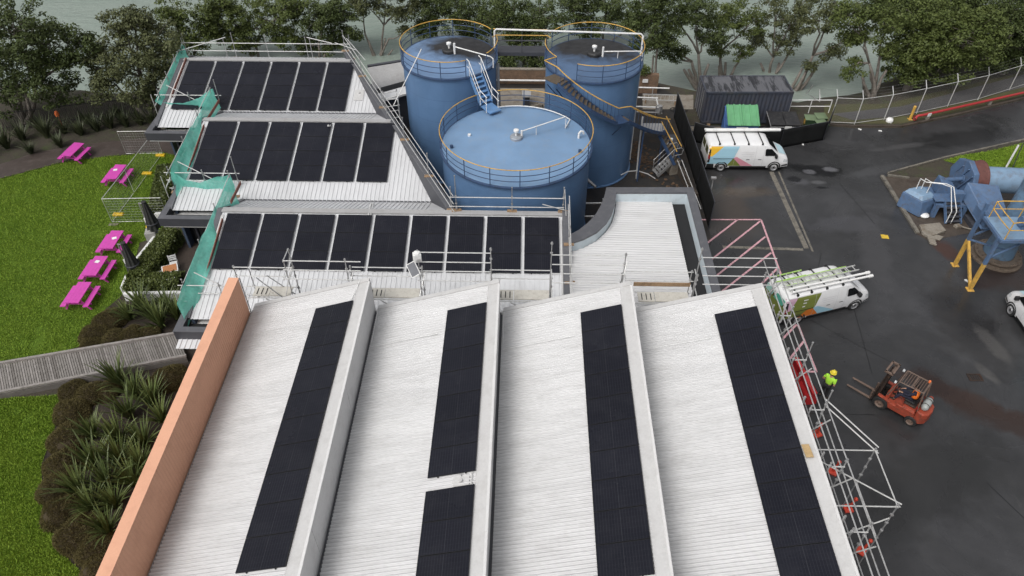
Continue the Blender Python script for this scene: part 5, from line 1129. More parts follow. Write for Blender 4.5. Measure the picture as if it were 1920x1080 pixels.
# ================================================================ CONTAINER, BINS, SCREENS, FENCE
m_cont = M('slate_container_paint', (.052, .058, .078), .5, var=.14, scale=1.2, dirt=((.075, .06, .05), .6)); 
ct_m = NT('container_roof_paint'); c_ = ct_m.ramp(ct_m.noise(.8, 5, .7), [(.3, (.085, .087, .098)), (.7, (.125, .125, .135))])
c_ = ct_m.mix(ct_m.ramp(ct_m.noise(1.1, 4, .75, vec=ct_m.pos((2.2, .35, 1)), dist=.3), [(.50, 0.0), (.56, 1.0)]), c_, (.020, .020, .024)); ct_m.col(c_); ct_m.set(.4); m_ctop = ct_m.m
cc = Vector((15.42, 48.15, 0)); ct = thing('shipping_container', 'slate grey shipping container behind the bins, dark streaks on its roof', 'container', (cc.x, cc.y, 0), R(1.5))
Lc, Wc, Hc, z0 = 6.06, 2.44, 2.59, .14
def corr_wall(mb, x0, x1, y, za, zb2, per=.278, dep=.036, sgn=1):
    xs = []; x = x0; k = 0; seg = [per * .25, per * .25, per * .25, per * .25]; offs = [0, 1, 1, 0]
    while x < x1 - 1e-6: xs.append((x, offs[k % 4])); x += seg[k % 4]; k += 1
    xs.append((x1, 0)); vs = [(a, y - sgn * dep * o_, z) for a, o_ in xs for z in (za, zb2)]
    mb.add(vs, [((2 * i, 2 * i + 2, 2 * i + 3, 2 * i + 1) if sgn > 0 else (2 * i + 1, 2 * i + 3, 2 * i + 2, 2 * i)) for i in range(len(xs) - 1)])
mb = MB(); corr_wall(mb, -Lc / 2 + .1, Lc / 2 - .1, -Wc / 2 + .05, z0 + .15, Hc - .1, sgn=-1); mb.build('side_wall', m_cont, ct, local=True)
mb = MB(); corr_wall(mb, -Lc / 2 + .1, Lc / 2 - .1, Wc / 2 - .05, z0 + .15, Hc - .1, sgn=1); mb.build('side_wall', m_cont, ct, local=True)
mb = MB(); mb.bb((Lc / 2 - .06, -Wc / 2 + .1, z0 + .1), (Lc / 2 - .02, Wc / 2 - .1, Hc - .1)); mb.build('end_wall', m_cont, ct, local=True)
for s_ in (-1, 1):
    mb = MB(); mb.bb((-Lc / 2 + .0, min(0, s_ * (Wc / 2 - .1)) + .01, z0 + .12), (-Lc / 2 + .05, max(0, s_ * (Wc / 2 - .1)) - .01, Hc - .12)); d_ = mb.build('door', m_cont, ct, local=True)
    for f in (.3, .75): mb = MB(); mb.tube([(-Lc / 2 - .03, s_ * f, z0 + .1), (-Lc / 2 - .03, s_ * f, Hc - .1)], .02); mb.build('lock_rod', m_steel, d_, local=True)
mb = MB(); n = 22
for k in range(n): x = -Lc / 2 + .12 + (Lc - .24) * k / n; mb.bb((x, -Wc / 2 + .1, Hc - .05), (x + (Lc - .24) / n * .55, Wc / 2 - .1, Hc - .018)); mb.bb((x + (Lc - .24) / n * .55, -Wc / 2 + .1, Hc - .06), (x + (Lc - .24) / n, Wc / 2 - .1, Hc - .03))
mb.build('roof', m_ctop, ct, local=True)
mb = MB()
for y in (-1, 1): mb.bb((-Lc / 2, y * Wc / 2 - (.1 if y > 0 else 0), Hc - .12), (Lc / 2, y * Wc / 2 + (0 if y > 0 else .1), Hc)); mb.bb((-Lc / 2, y * Wc / 2 - (.1 if y > 0 else 0), z0), (Lc / 2, y * Wc / 2 + (0 if y > 0 else .1), z0 + .16))
for x in (-1, 1):
    for y in (-1, 1): mb.bb((x * Lc / 2 - (.1 if x > 0 else 0), y * Wc / 2 - (.1 if y > 0 else 0), z0 - .003), (x * Lc / 2 + (0 if x > 0 else .1), y * Wc / 2 + (0 if y > 0 else .1), Hc + .004))
    mb.bb((x * Lc / 2 - (.1 if x > 0 else 0), -Wc / 2 + .1, Hc - .1), (x * Lc / 2 + (0 if x > 0 else .1), Wc / 2 - .1, Hc - .004))
mb.build('frame', m_cont, ct, local=True)
for x in (-2.4, 0, 2.4): mb = MB(); mb.bb((cc.x + x - .1, cc.y - 1.4, .0), (cc.x + x + .1, cc.y + 1.4, .14)); tag(mb.build('bearer', m_wood), 'timber bearer the shipping container stands on', 'timber', 'bearers under the container')
tb_ = thing('timber_ledge', 'stacked pale timbers along the foot of the container', 'timber', at(1330, 235)); mb = MB(); 
for k in range(3): mb.bb((11.6, 46.35 - k * .16, .02 + k * .002), (14.2, 46.47 - k * .16, .12 - k * .02))
mb.build('planks', m_conc, tb_)
# skip with a ribbed green lid
m_bblue = M('blue_skip_paint', (.055, .13, .33), .5, var=.2, dirt=((.03, .04, .06), .6)); m_glid = M('green_lid', (.12, .33, .16), .5, var=.16, scale=2, dirt=((.12, .34, .15), .5))
sk = thing('skip_bin', 'blue skip bin with a sloping ribbed green lid', 'skip bin', (14.95, 45.75, 0))
x0, x1, yf, yb = 13.85, 16.0, 45.15, 46.55
mb = MB(); P = [(yf, .1), (yb, .1), (yb, 1.75), (yf, 1.05)]
mb.add([(x, y, z) for x in (x0, x1) for y, z in P], [(0, 1, 2, 3)[::-1], (4, 5, 6, 7), (0, 4, 5, 1), (1, 5, 6, 2), (3, 7, 4, 0)]); mb.f = [f[::-1] for f in mb.f]; mb.build('body', m_bblue, sk)
mb = MB(); mb.bar((x0 - .02, yf, 1.02), (x0 - .02, yb, 1.72), .05, .1); mb.bar((x0 - .02, yf + .1, .1), (x0 - .02, yb - .1, 1.6), .06, .08); mb.build('side_frame', m_bblue, sk)
for h in (0, 1):
    xa, xb = (x0 + .03, (x0 + x1) / 2 - .01) if h == 0 else ((x0 + x1) / 2 + .01, x1 + .06); mb = MB()
    mb.add([(xa, yf - .08, 1.07), (xb, yf - .08, 1.07), (xb, yb, 1.83), (xa, yb, 1.83), (xa, yf - .08, 1.03), (xb, yf - .08, 1.03), (xb, yb, 1.79), (xa, yb, 1.79)], [(0, 1, 2, 3), (7, 6, 5, 4), (0, 4, 5, 1), (1, 5, 6, 2), (2, 6, 7, 3), (3, 7, 4, 0)])
    for k in range(3): x = xa + .12 + k * (xb - xa - .24) / 2; mb.bar((x, yf - .06, 1.10), (x, yb, 1.86), .09, .07)
    mb.build('lid', m_glid, sk)
mb = MB(); mb.box((14.9, yf - .012, .82), (.8, .02, .16)); mb.build('label_plate', m_pipe, sk)
bk = thing('black_bin', 'black wheeled bin with two flat lids and a steel lifting frame', 'bin', (17.85, 46.0, 0)); m_bkp = M('black_bin_plastic', (.022, .022, .024), .5, var=.3, scale=3, dirt=((.09, .085, .08), .5))
mb = MB(); mb.add([(16.98, 45.35, .15), (18.72, 45.35, .15), (18.72, 46.5, .15), (16.98, 46.5, .15), (16.86, 45.2, 1.05), (18.84, 45.2, 1.05), (18.84, 46.65, 1.2), (16.86, 46.65, 1.2)], [(3, 2, 1, 0), (0, 1, 5, 4), (1, 2, 6, 5), (2, 3, 7, 6), (3, 0, 4, 7)]); mb.build('body', m_bkp, bk)
for xa, xb in ((16.84, 17.84), (17.86, 18.86)): mb = MB(); mb.add([(xa, 45.15, 1.07), (xb, 45.15, 1.07), (xb, 46.68, 1.24), (xa, 46.68, 1.24), (xa, 45.15, 1.11), (xb, 45.15, 1.11), (xb, 46.68, 1.28), (xa, 46.68, 1.28)], [(4, 5, 6, 7), (0, 4, 7, 3), (1, 2, 6, 5), (0, 1, 5, 4), (3, 7, 6, 2)]); mb.build('lid', m_bkp, bk, bevel=.03)
mb = MB(); mb.tube([(16.8, 45.1, .95), (18.9, 45.1, .95)], .03); mb.tube([(16.82, 45.1, 1.0), (16.82, 46.7, 1.26)], .025); mb.build('lifting_bar', m_steel, bk); mb = MB(); mb.box((18.0, 45.08, .92), (.45, .03, .2)); mb.build('label_plate', m_pipe, bk)
for x in (17.05, 18.65):
    for y in (45.5, 46.4): mb = MB(); mb.lathe([(.09, -.03), (.09, .03)], (x, y, .09), 10, Matrix.Rotation(R(90), 3, 'Y')); mb.build('wheel', m_black, bk)
m_gbin = M('dark_green_bin', (.030, .060, .030), .5, var=.15); m_gbl = M('sage_bin_lid', (.13, .18, .10), .55, var=.12)
def wheelie():
    t = thing('wheelie_bin', 'bin', 'bin'); mb = MB(); mb.add([(-.22, -.24, .05), (.22, -.24, .05), (.22, .26, .05), (-.22, .26, .05), (-.28, -.33, 1.0), (.28, -.33, 1.0), (.28, .34, 1.0), (-.28, .34, 1.0)], [(3, 2, 1, 0), (0, 1, 5, 4), (1, 2, 6, 5), (2, 3, 7, 6), (3, 0, 4, 7)]); mb.build('body', m_gbin, t, local=True)
    mb = MB(); mb.grid(lambda u, v: (-.31 + .62 * u, -.37 + .78 * v, 1.02 + .07 * math.sin(PI * u) ** .5 * math.sin(PI * min(1, v * 1.05 + .02)) ** .5), 8, 8); mb.build('lid', m_gbl, t, smooth=True, local=True)
    mb = MB(); mb.tube([(-.22, .42, .98), (.22, .42, .98)], .025); mb.build('handle', m_gbin, t, local=True)
    for s_ in (-1, 1): mb = MB(); mb.lathe([(.10, -.03), (.10, .03)], (s_ * .24, .3, .10), 12, Matrix.Rotation(R(90), 3, 'Y')); mb.build('wheel', m_black, t, local=True)
    mb = MB(); mb.bb((-.285, -.12, .55), (-.262, .12, .85)); mb.build('yellow_sticker', m_yel, t, local=True)
    return t
wb = wheelie()
for i, (x, y, l) in enumerate(((19.85, 46.3, 'green wheelie bin with a yellow side sticker next to the black bin'), (20.65, 46.55, 'green wheelie bin farthest into the screen corner'), (20.45, 45.65, 'green wheelie bin in front of the other two'))):
    o = wb if i == 0 else copy_tree(wb); o.location = (x, y, .006); o.rotation_euler = (0, 0, R(8 * i - 6)); o.scale = (1.25, 1.1, 1.0); tag(o, l, 'bin', 'green wheelie bins')
# black screened fences
m_scr = NT('black_shade_screen'); c_ = m_scr.ramp(m_scr.noise(1.2, 5, .7), [(.3, (.006, .0065, .0065)), (.7, (.014, .0145, .015))]); m_scr.col(c_); m_scr.set(.85, spec=.2); m_scr = m_scr.m
def screen(label, P, h, loc):
    t = thing('screen_fence', label, 'fence', loc)
    for a, b in zip(P, P[1:]):
        a, b = Vector((a[0], a[1], 0)), Vector((b[0], b[1], 0)); n = max(6, int((b - a).length * 4)); d = (b - a).normalized(); s_ = Vector((-d.y, d.x, 0)); mb = MB()
        mb.grid(lambda u, v: a.lerp(b, u) + Vector((0, 0, .03 + (h - .05) * v)) + s_ * (.035 * noise.noise(Vector((u * n * .35, v * 2, a.x))) * math.sin(PI * v) ** .5), n, 6); mb.build('screen_cloth', m_scr, t, smooth=True, solid=.006)
        mb = MB(); mb.tube([a + Vector((0, 0, h)), b + Vector((0, 0, h))], .02); mb.build('top_rail', m_gdark, t)
        m_ = max(1, int((b - a).length / 2.4))
        for i in range(m_ + 1): p = a.lerp(b, i / m_); mb = MB(); mb.tube([p, p + Vector((0, 0, h + .02))], .028); mb.build('post', m_gdark, t)
screen('low black screen fence that hides the bins from the yard', [(11.5, 44.7), (13.2, 43.75), (17.3, 43.9), (20.6, 45.0), (21.6, 47.0)], 1.5, (16, 44, 0))
screen('tall black screen fence between the tank pit and the parked van', [(10.7, 47.9), (10.85, 43.6), (10.95, 39.2), (11.0, 35.0)], 2.0, (10.9, 41, 0))
mb = MB(); p = Vector((11.12, 36.6, 0)); mb.tube([p, p + Vector((0, 0, 2.6))], .035, 8); mb.box(p + Vector((-.02, -.06, 2.6)), (.3, .14, .1)); tag(mb.build('lamp_post', m_steel), 'small white topped post beside the tall black screen', 'post')
# chain link fence on the right, bent top arms
m_mesh = NT('chain_link_mesh'); m_mesh.col((.34, .34, .34)); m_mesh.set(.5, .5)
# woven diamonds drawn as real openings
uvx = m_mesh.n('ShaderNodeSeparateXYZ'); m_mesh.l(m_mesh.tc.outputs['Object'], uvx.inputs[0])
ax = m_mesh.math('ADD', uvx.outputs[0], uvx.outputs[2]); bx = m_mesh.math('SUBTRACT', uvx.outputs[0], uvx.outputs[2])
def wirem(sock): return m_mesh.math('LESS_THAN', m_mesh.math('FRACT', m_mesh.math('MULTIPLY', m_mesh.math('ADD', sock, 400.0), 12.0)), .07)
fac = m_mesh.math('MAXIMUM', wirem(ax), wirem(bx)); tr = m_mesh.n('ShaderNodeBsdfTransparent'); mx = m_mesh.n('ShaderNodeMixShader'); m_mesh.l(fac, mx.inputs[0]); m_mesh.l(tr.outputs[0], mx.inputs[1]); m_mesh.l(m_mesh.b.outputs[0], mx.inputs[2]); m_mesh.l(mx.outputs[0], m_mesh.out.inputs[0]); m_mesh = m_mesh.m
cf = thing('chain_link_fence', 'galvanised chain link fence with angled post tops beside the footpath', 'fence', at(1750, 205))
fb_ = [at(1555, 231), at(1602, 233), at(1657, 225), at(1718, 213), at(1776, 200), at(1833, 187.5), at(1892, 169), at(1960, 147), at(2040, 120)]
top_y = [190, 191, 184.5, 170, 160, 146, 136, None, None]; HF = 2.0
tops = []
for i, p in enumerate(fb_):
    q = p + Vector((0, 0, HF)); tops.append(q); mb = MB(); mb.tube([p, q], .035, 8); d = Vector((-.05, .42, .45)); mb.tube([q, q + d], .03, 6); mb.build('post', m_rail, cf)
for a, b, p0, p1 in zip(tops, tops[1:], fb_, fb_[1:]):
    mb = MB(); mb.tube([a, b], .022); mb.build('top_rail', m_rail, cf); mb = MB(); mb.tube([p0 + Vector((0, 0, .1)), p1 + Vector((0, 0, .1))], .02); mb.build('bottom_rail', m_rail, cf)
    L_ = (p1 - p0).length; ang = math.atan2((p1 - p0).y, (p1 - p0).x); mb = MB(); mb.poly([(0, 0, .1), (L_, 0, .1), (L_, 0, HF), (0, 0, HF)]); o = mb.build('wire_mesh', m_mesh, cf, local=True); o.location = Vector((p0.x, p0.y, 0)) - Vector(cf.location); o.rotation_euler = (0, 0, ang)
    for k in (.33, .66, 1.0): mb = MB(); d = Vector((-.05, .42, .45)) * k; mb.tube([a + d, b + d], .0035, 3); mb.build('barbed_wire', m_wire, cf)
wf = thing('shore_rail', 'white pipe handrail behind the bins at the water edge', 'railing', at(1520, 205)); a, b = at(1478, 212), at(1553, 212)
for z in (.55, 1.05): mb = MB(); mb.tube([a + Vector((0, 0, z)), b + Vector((0, 0, z))], .03); mb.build('rail', m_pipe, wf)
for t in (0, .5, 1): p = a.lerp(b, t); mb = MB(); mb.tube([p, p + Vector((0, 0, 1.05))], .03); mb.build('post', m_pipe, wf)
mb = MB(); mb.tube([at(1518, 178), at(1537, 190, .9), at(1537, 168, 1.5)], .03); mb.tube([at(1512, 176, .8), at(1524, 160, 1.6)], .03); tag(mb.build('old_fence_frame', m_steel), 'bent leftover steel fence posts at the shore past the container', 'post')
bo = thing('bollard', 'yellow steel bollard at the end of the red pipe', 'bollard', at(1706, 224)); p = at(1706, 224); zt = 1.05; mb = MB(); mb.tube([p, p + Vector((0, 0, zt))], .10, 14); mb.lathe([(.10, zt), (.07, zt + .04), (0, zt + .05)], p, 14); mb.build('post', m_yel, bo, smooth=40); mb = MB(); mb.box(p + Vector((0, 0, .02)), (.3, .3, .04)); mb.build('base_plate', m_yel, bo)
m_red = M('red_pipe_paint', (.36, .028, .032), .45, var=.15, dirt=((.35, .05, .05), .5))
rp = thing('red_pipe', 'long red fire main pipe running up the verge beside the fence', 'pipe', at(1718, 220)); P = [at(1716, 221, .25), at(1722, 217, .42), at(1732, 215.5, .42), at(1920, 173.5, .42), at(2150, 118, .42)]
mb = MB(); mb.tube(P, .09, 12); mb.build('pipe', m_red, rp, smooth=40)
for t in (.02, .28, .55): p = P[2].lerp(P[4], t); mb = MB(); mb.bb((p.x - .12, p.y - .12, 0), (p.x + .12, p.y + .12, .3)); mb.build('support', m_conc, rp)
p = at(1716, 221, .25); mb = MB(); mb.lathe([(.2, -.04), (.2, .04)], p, 14, Matrix.Rotation(R(90), 3, 'Y')); mb.build('flange', m_red, rp); p = P[2].lerp(P[4], .02); mb = MB(); mb.box((p.x, p.y - .16, p.z), (.3, .03, .24), R(20)); mb.build('tag_plate', m_pipe, rp)
mb = MB(); p = at(1667, 228); mb.lathe([(0, .32), (.2, .27), (.26, .14), (.24, .0)], p, 12); tag(mb.build('white_boulder', m_pipe, smooth=True), 'round white boulder at the foot of the chain link fence', 'boulder')
# ---------------------------------------------------------------- things behind and beside the tanks
bm = NT('brown_brickwork'); br = bm.n('ShaderNodeTexBrick', Scale=4.2); br.inputs['Color1'].default_value = (.21, .125, .075, 1); br.inputs['Color2'].default_value = (.13, .075, .045, 1); br.inputs['Mortar'].default_value = (.22, .19, .15, 1); br.inputs['Mortar Size'].default_value = .015
mp = bm.n('ShaderNodeCombineXYZ'); sp2 = bm.n('ShaderNodeSeparateXYZ'); bm.l(bm.geo.outputs['Position'], sp2.inputs[0]); bm.l(bm.math('ADD', sp2.outputs[0], sp2.outputs[1]), mp.inputs[0]); bm.l(sp2.outputs[2], mp.inputs[1]); bm.l(mp.outputs[0], br.inputs['Vector'])
bm.col(bm.mix(bm.ramp(bm.noise(2.5, 5, .7), [(.45, 0.0), (.7, .6)]), br.outputs['Color'], (.06, .05, .04))); bm.set(.9); m_brick = bm.m
bw = thing('brick_wall', 'low brown brick wall seen between the two tall tanks', 'wall', (0, 52.9, 0)); mb = MB(); mb.bb((-3.2, 52.7, 0), (2.4, 52.95, 1.15)); mb.build('brickwork', m_brick, bw); mb = MB(); mb.bb((-3.2, 52.68, 1.15), (2.4, 52.97, 1.22)); mb.build('coping', m_conc, bw)
mb = MB(); mb.tube([(-3.0, 52.4, .45), (2.4, 52.4, .45)], .07, 8); tag(mb.build('ground_pipe', m_pipe), 'white pipe running along the foot of the low brick wall', 'pipe')
hb = thing('grey_hatch_box', 'pale grey box on legs standing on the concrete between the tall tanks', 'cabinet', (.0, 49.6, 0)); mb = MB(); mb.bb((-.3, 49.2, .75), (.35, 50.1, .85)); mb.build('lid', m_cap, hb); mb = MB(); mb.bb((-.22, 49.3, 0), (.27, 50.0, .75)); mb.build('casing', m_gdark, hb)
rl = thing('rubble_pile', 'small pile of broken concrete on the apron between the tanks', 'rubble', (1.3, 48.6, 0))
mb = MB()
for k in range(16): mb.box((1.3 + random.gauss(0, .45), 48.6 + random.gauss(0, .5), .12 + random.random() * .15), (random.uniform(.2, .5), random.uniform(.15, .4), random.uniform(.1, .25)), random.random() * 3)
tag(mb.build('rubble', m_conc, rl), kind='stuff')
bw2 = thing('brick_pillar_wall', 'brown brick wall stub at the water edge right of the tall tank', 'wall', (9.0, 51.5, 0)); mb = MB(); mb.bb((7.2, 51.4, 0), (9.9, 51.75, 1.5)); mb.build('brickwork', m_brick, bw2); mb = MB(); mb.box((8.9, 51.36, 1.05), (.4, .08, .25)); mb.build('switch_box', m_pipe, bw2)
gs_ = MB(); rn = random.Random(3)
t = thing('green_bush', 'small green bush growing on top of the brick wall stub', 'bush', (8.6, 51.6, 1.5)); n = 900; q = RNG.normal(size=(n, 3)); q = unit(q) * RNG.random((n, 1)) ** .4 * np.array([.75, .4, .5]); U, V = frames(unit(q + RNG.normal(size=q.shape) * .5 + np.array([0, 0, .5])), RNG.uniform(.1, .2, n), .6); quads('foliage', q + np.array([8.6, 51.6, 1.75]), U, V, m_hedge, t)
mb = MB(); mb.tube([(8.6, 51.6, 1.45), (8.6, 51.6, 1.9)], .03); mb.build('stem', m_bark, t)
pr = thing('pipe_rack', 'white pipes on stands between the right tall tank and the black screen', 'pipes', (8.5, 49.5, 0))
for y, z in ((50.6, .95), (49.3, .85), (48.5, .55), (48.1, .35)): mb = MB(); mb.tube([(6.9, y, z), (10.6 if y > 50 else 9.6, y - .15, z)], .05, 8); mb.build('pipe', m_pipe if y > 48.4 else m_steel, pr)
for x in (7.3, 9.4): mb = MB(); mb.bar((x, 48.2, 0), (x, 48.2, .8), .06, .06); mb.build('stand', m_steel, pr); mb = MB(); mb.bar((x, 50.5, 0), (x, 50.5, .95), .06, .06); mb.build('stand', m_steel, pr)
mb = MB(); mb.tube([(9.5, 49.2, .85), (9.6, 49.0, .5), (9.9, 48.4, .0)], .05, 8); mb.build('pipe', m_pipe, pr)
ld = thing('ladder', 'aluminium ladder lying on its edge against the shore rail', 'ladder', (9.6, 49.9, 0)); A, B2_ = Vector((8.6, 49.9, .3)), Vector((11.3, 49.7, .35))
for h in (0, .42): mb = MB(); mb.bar(A + Vector((0, .12 * h, h)), B2_ + Vector((0, .12 * h, h)), .03, .07); mb.build('rail', m_rail, ld)
for k in range(9): p = A.lerp(B2_, (k + .5) / 9); mb = MB(); mb.tube([p, p + Vector((0, .05, .42))], .016); mb.build('rung', m_rail, ld)
for sx in (.1, .9): p = A.lerp(B2_, sx); mb = MB(); mb.bar((p.x, p.y, 0), (p.x, p.y, .3), .08, .08); mb.build('rest_block', m_wood, ld)
kg = thing('keg', 'steel keg standing by the black screen behind the tanks', 'keg', (9.7, 48.5, 0)); mb = MB(); mb.lathe([(0, .0), (.2, .0), (.2, .08), (.22, .14), (.22, .28), (.235, .30), (.22, .32), (.22, .48), (.2, .54), (.2, .6), (.17, .6), (.17, .55), (0, .54)], (9.7, 48.5, 0), 24); mb.build('shell', m_steel, kg, smooth=30)
hs_ = thing('hose_coil', 'dark hose lying in two loops on the concrete by the container doors', 'hose', (11.2, 48.9, 0)); mb = MB(); mb.tube([(10.9 + .45 * math.cos(a * .5) + .02 * a, 48.95 + .28 * math.sin(a * .5), .04 + .01 * (a % 3)) for a in range(0, 26)], .03, 6); mb.build('hose', m_black, hs_, smooth=True)
gt = thing('steel_bench', 'grey steel bench with a mesh top beside the lower stair', 'bench', (8.7, 45.0, 0)); mb = MB(); mb.bb((8.0, 44.4, .85), (9.5, 45.5, .92)); mb.build('bench_top', m_cap, gt)
for x in (8.1, 9.4):
    for y in (44.5, 45.4): mb = MB(); mb.bar((x, y, 0), (x, y, .85), .05, .05); mb.build('leg', m_steel, gt)
sb_ = thing('control_cabinet', 'dark cabinet with small white gauges beside the lower yellow stair', 'cabinet', (9.6, 42.8, 0)); mb = MB(); mb.bb((9.2, 42.3, 0), (10.1, 43.8, 1.1)); mb.build('casing', m_gdark, sb_, bevel=.03)
for x, y in ((9.4, 42.6), (9.7, 43.0), (9.45, 43.3)): mb = MB(); mb.lathe([(.1, 0), (.1, .16), (0, .18)], (x, y, 1.1), 10); mb.build('gauge', m_pipe, sb_)
wl = MB(); wl.bar(at(1262, 300, .35), at(1306, 372, .35), .12, .7); tag(wl.build('pit_wall', m_dkconc), 'low concrete pit wall at the foot of the tall black screen', 'wall')
for dx, l in ((0, 'inner'), (.28, 'outer')): mb = MB(); mb.tube([at(1270 + dx * 30, 300, 1.2), at(1306 + dx * 30, 392, 1.2)], .025); tag(mb.build('pit_rail', m_rail), f'{l} of two pale rails sloping along the tall black screen', 'railing', 'rails along the tank pit')
gp = thing('pump_pipework', 'silver pipework between the low tank and the curved annex', 'pipes', (2.9, 35, 0))
for z, y in ((1.6, 35.2), (1.1, 34.6)): mb = MB(); mb.tube([(2.6, y, z), (4.9, y + .1, z)], .05, 8); mb.build('pipe', m_rail, gp)
mb = MB(); mb.tube([(4.6, 35.3, 0), (4.6, 35.3, 1.9)], .07, 8); mb.build('valve', m_steel, gp); mb = MB(); mb.tube([(3.2, 34.4, .1), (3.0, 34.2, 1.2), (3.6, 34.7, 1.6)], .04, 8); mb.build('hose', m_black, gp); mb = MB(); mb.box((3.3, 34.2, .3), (.6, .8, .6), .4); mb.build('pump', m_gdark, gp, bevel=.05)
vp = MB(); q = at(1193, 335); vp.tube([(q.x, q.y, 0), (q.x - .05, q.y + .3, 2.2), (q.x - .06, q.y + .35, 4.3)], .05, 8); vp.tube([(q.x - 1.4, q.y - .1, .1), (q.x - .6, q.y, .55), (q.x, q.y, .62), (q.x + .7, q.y - .05, .4), (q.x + 1.2, q.y - .1, .1)], .035, 8); tag(vp.build('drain_pipe', m_rail), 'pale upright pipe with a bowed pipe across its foot in the pit', 'pipe')
db = NT('fallen_leaf_litter'); c_ = db.ramp(db.noise(9, 5, .8), [(.35, (.03, .022, .015)), (.6, (.14, .085, .05)), (.75, (.20, .15, .10))]); db.col(c_); db.set(.95); db.bump(db.noise(20, 3, .8), .6, .05)
lt = MB(); rn = random.Random(8)
for k in range(420):
    c0, r0 = rn.choice((((8.2, 41.8), 1.0), ((7.6, 43.0), .8), ((9.1, 37.6), 1.1), ((8.3, 36.4), .9))); x, y = rn.gauss(c0[0], r0 * .5), rn.gauss(c0[1], r0 * .9); a = rn.random() * 6; s_ = rn.uniform(.05, .16); z = .02 + rn.random() * .05
    lt.poly([(x + s_ * math.cos(a + q * PI / 2), y + s_ * math.sin(a + q * PI / 2), z + rn.uniform(-.02, .03)) for q in range(4)])
tag(lt.build('leaf_litter', db.m, origin=(8.4, 39.5, 0)), kind='stuff')
# cones, barrier on the ground by the right scaffold
m_cone = M('red_orange_plastic', (.55, .055, .028), .5, var=.1, dirt=((.5, .08, .05), .4))
def cone():
    t = thing('hazard_post', 'post', 'hazard post'); mb = MB(); mb.box((0, 0, .06), (.55, .55, .12)); mb.build('base', m_cone, t, bevel=.03, local=True)
    mb = MB(); mb.lathe([(.09, .12), (.055, .95), (0, 1.02)], (0, 0, 0), 14); mb.build('upright', m_cone, t, smooth=40, local=True)
    for z in (.45, .72): mb = MB(); mb.lathe([(.082 - .03 * z, z), (.080 - .035 * (z + .13), z + .13)], (0, 0, 0), 14); mb.build('reflective_band', m_yel, t, local=True)
    mb = MB(); mb.lathe([(.11, .97), (.12, 1.05), (.05, 1.12), (0, 1.12)], (0, 0, 0), 12); mb.build('top_knob', m_cone, t, smooth=40, local=True)
    return t
cn = cone()
for i, (x, y, l) in enumerate(((1532, 812, 'red hazard post with square base nearest the standing worker'), (1562, 882, 'red hazard post beside the upper arm of the outrigger scaffold'), (1590, 952, 'red hazard post inside the outrigger scaffold bay'), (1616, 1032, 'red hazard post lowest in the photo, below the outrigger bay'))):
    o = cn if i == 0 else copy_tree(cn); p = at(x, y, .1); o.location = (p.x, p.y, .006); o.scale = (.68, .68, .85); o.rotation_euler = (R(4), R(-5), R(20 + 40 * i)); tag(o, l, 'hazard post', 'red hazard posts along the scaffold')
m_rbar = M('deep_red_plastic', (.42, .02, .022), .45, var=.2)
rbx = thing('red_barrier', 'long deep red plastic barrier beside the pink hatching', 'barrier', at(1508, 720)); a, b = at(1487, 683, .3), at(1523, 752, .3)
for k in range(2):
    p, q = a.lerp(b, k * .5 + .01), a.lerp(b, k * .5 + .49); mb = MB(); d = (q - p).normalized(); s_ = Vector((-d.y, d.x, 0))
    prof = [(-.3, 0), (.3, 0), (.22, .35), (.12, .5), (.12, .85), (-.12, .85), (-.12, .5), (-.22, .35)]
    vs = [Vector((e.x, e.y, 0)) + s_ * u + Vector((0, 0, v)) for e in (p, q) for u, v in prof]; n = 8
    mb.add(vs, [tuple(range(n))[::-1], tuple(range(n, 2 * n))] + [(i, (i + 1) % n, n + (i + 1) % n, n + i) for i in range(n)]); mb.build('barrier_unit', m_rbar, rbx, bevel=.03)
# small litter and patches seen on the asphalt
for x, y, l in ((1612, 243, 'tiny white scrap on the asphalt in front of the fence kerb'), (1650, 246, 'white scrap lying on the road edge below the footpath'), (1812, 527, 'white scrap on the asphalt beside the yellow machine legs'), (1505, 271, 'white scrap at the foot of the low black screen')):
    p = at(x, y); mb = MB(); mb.box((p.x, p.y, .03), (.22, .12, .04), random.random() * 3); tag(mb.build('scrap', m_pipe), l, 'scrap')
# ================================================================ VANS
m_vw = M('white_car_paint', (.74, .74, .745), .28, var=.03, dirt=((.6, .59, .57), .35)); m_trim = M('black_plastic_trim', (.016, .016, .017), .55, var=.2); m_gl = M('tinted_car_glass', (.008, .009, .010), .12, var=.2, spec=.22)
m_rim = M('steel_wheel_rim', (.34, .34, .35), .4, .6); m_tyre = M('tyre_rubber', (.016, .016, .016), .8, var=.3); m_tail = M('tail_lamp_red', (.22, .008, .010), .25); m_lamp = M('clear_lamp', (.55, .57, .58), .15)
LIV = {'yellow': (.80, .47, .045), 'skyblue': (.33, .55, .66), 'olive': (.17, .20, .045), 'rose': (.62, .27, .33), 'white': (.74, .74, .745), 'orange': (.60, .17, .025), 'mauve': (.55, .36, .46), 'teal': (.10, .40, .30), 'mint': (.35, .58, .52), 'grey': (.5, .51, .53), 'iceblue': (.50, .68, .74)}
for k_, c_ in LIV.items(): LIV[k_] = M('livery_' + k_, c_, .3, var=.03)
ZTP = [(-2.65, 1.70), (-2.60, 1.86), (-2.5, 1.94), (-1, 1.975), (.9, 1.96), (1.22, 1.88), (1.92, 1.27), (2.12, 1.17), (2.45, 1.04), (2.6, .92), (2.68, .74), (2.70, .6)]
def lin(T, x):
    if x <= T[0][0]: return T[0][1]
    for a, b in zip(T, T[1:]):
        if x <= b[0]: return a[1] + (b[1] - a[1]) * (x - a[0]) / (b[0] - a[0])
    return T[-1][1]
HW = [(.28, .90), (.45, .945), (1.0, .965), (1.15, .955), (1.72, .865), (1.90, .80), (1.975, .66)]
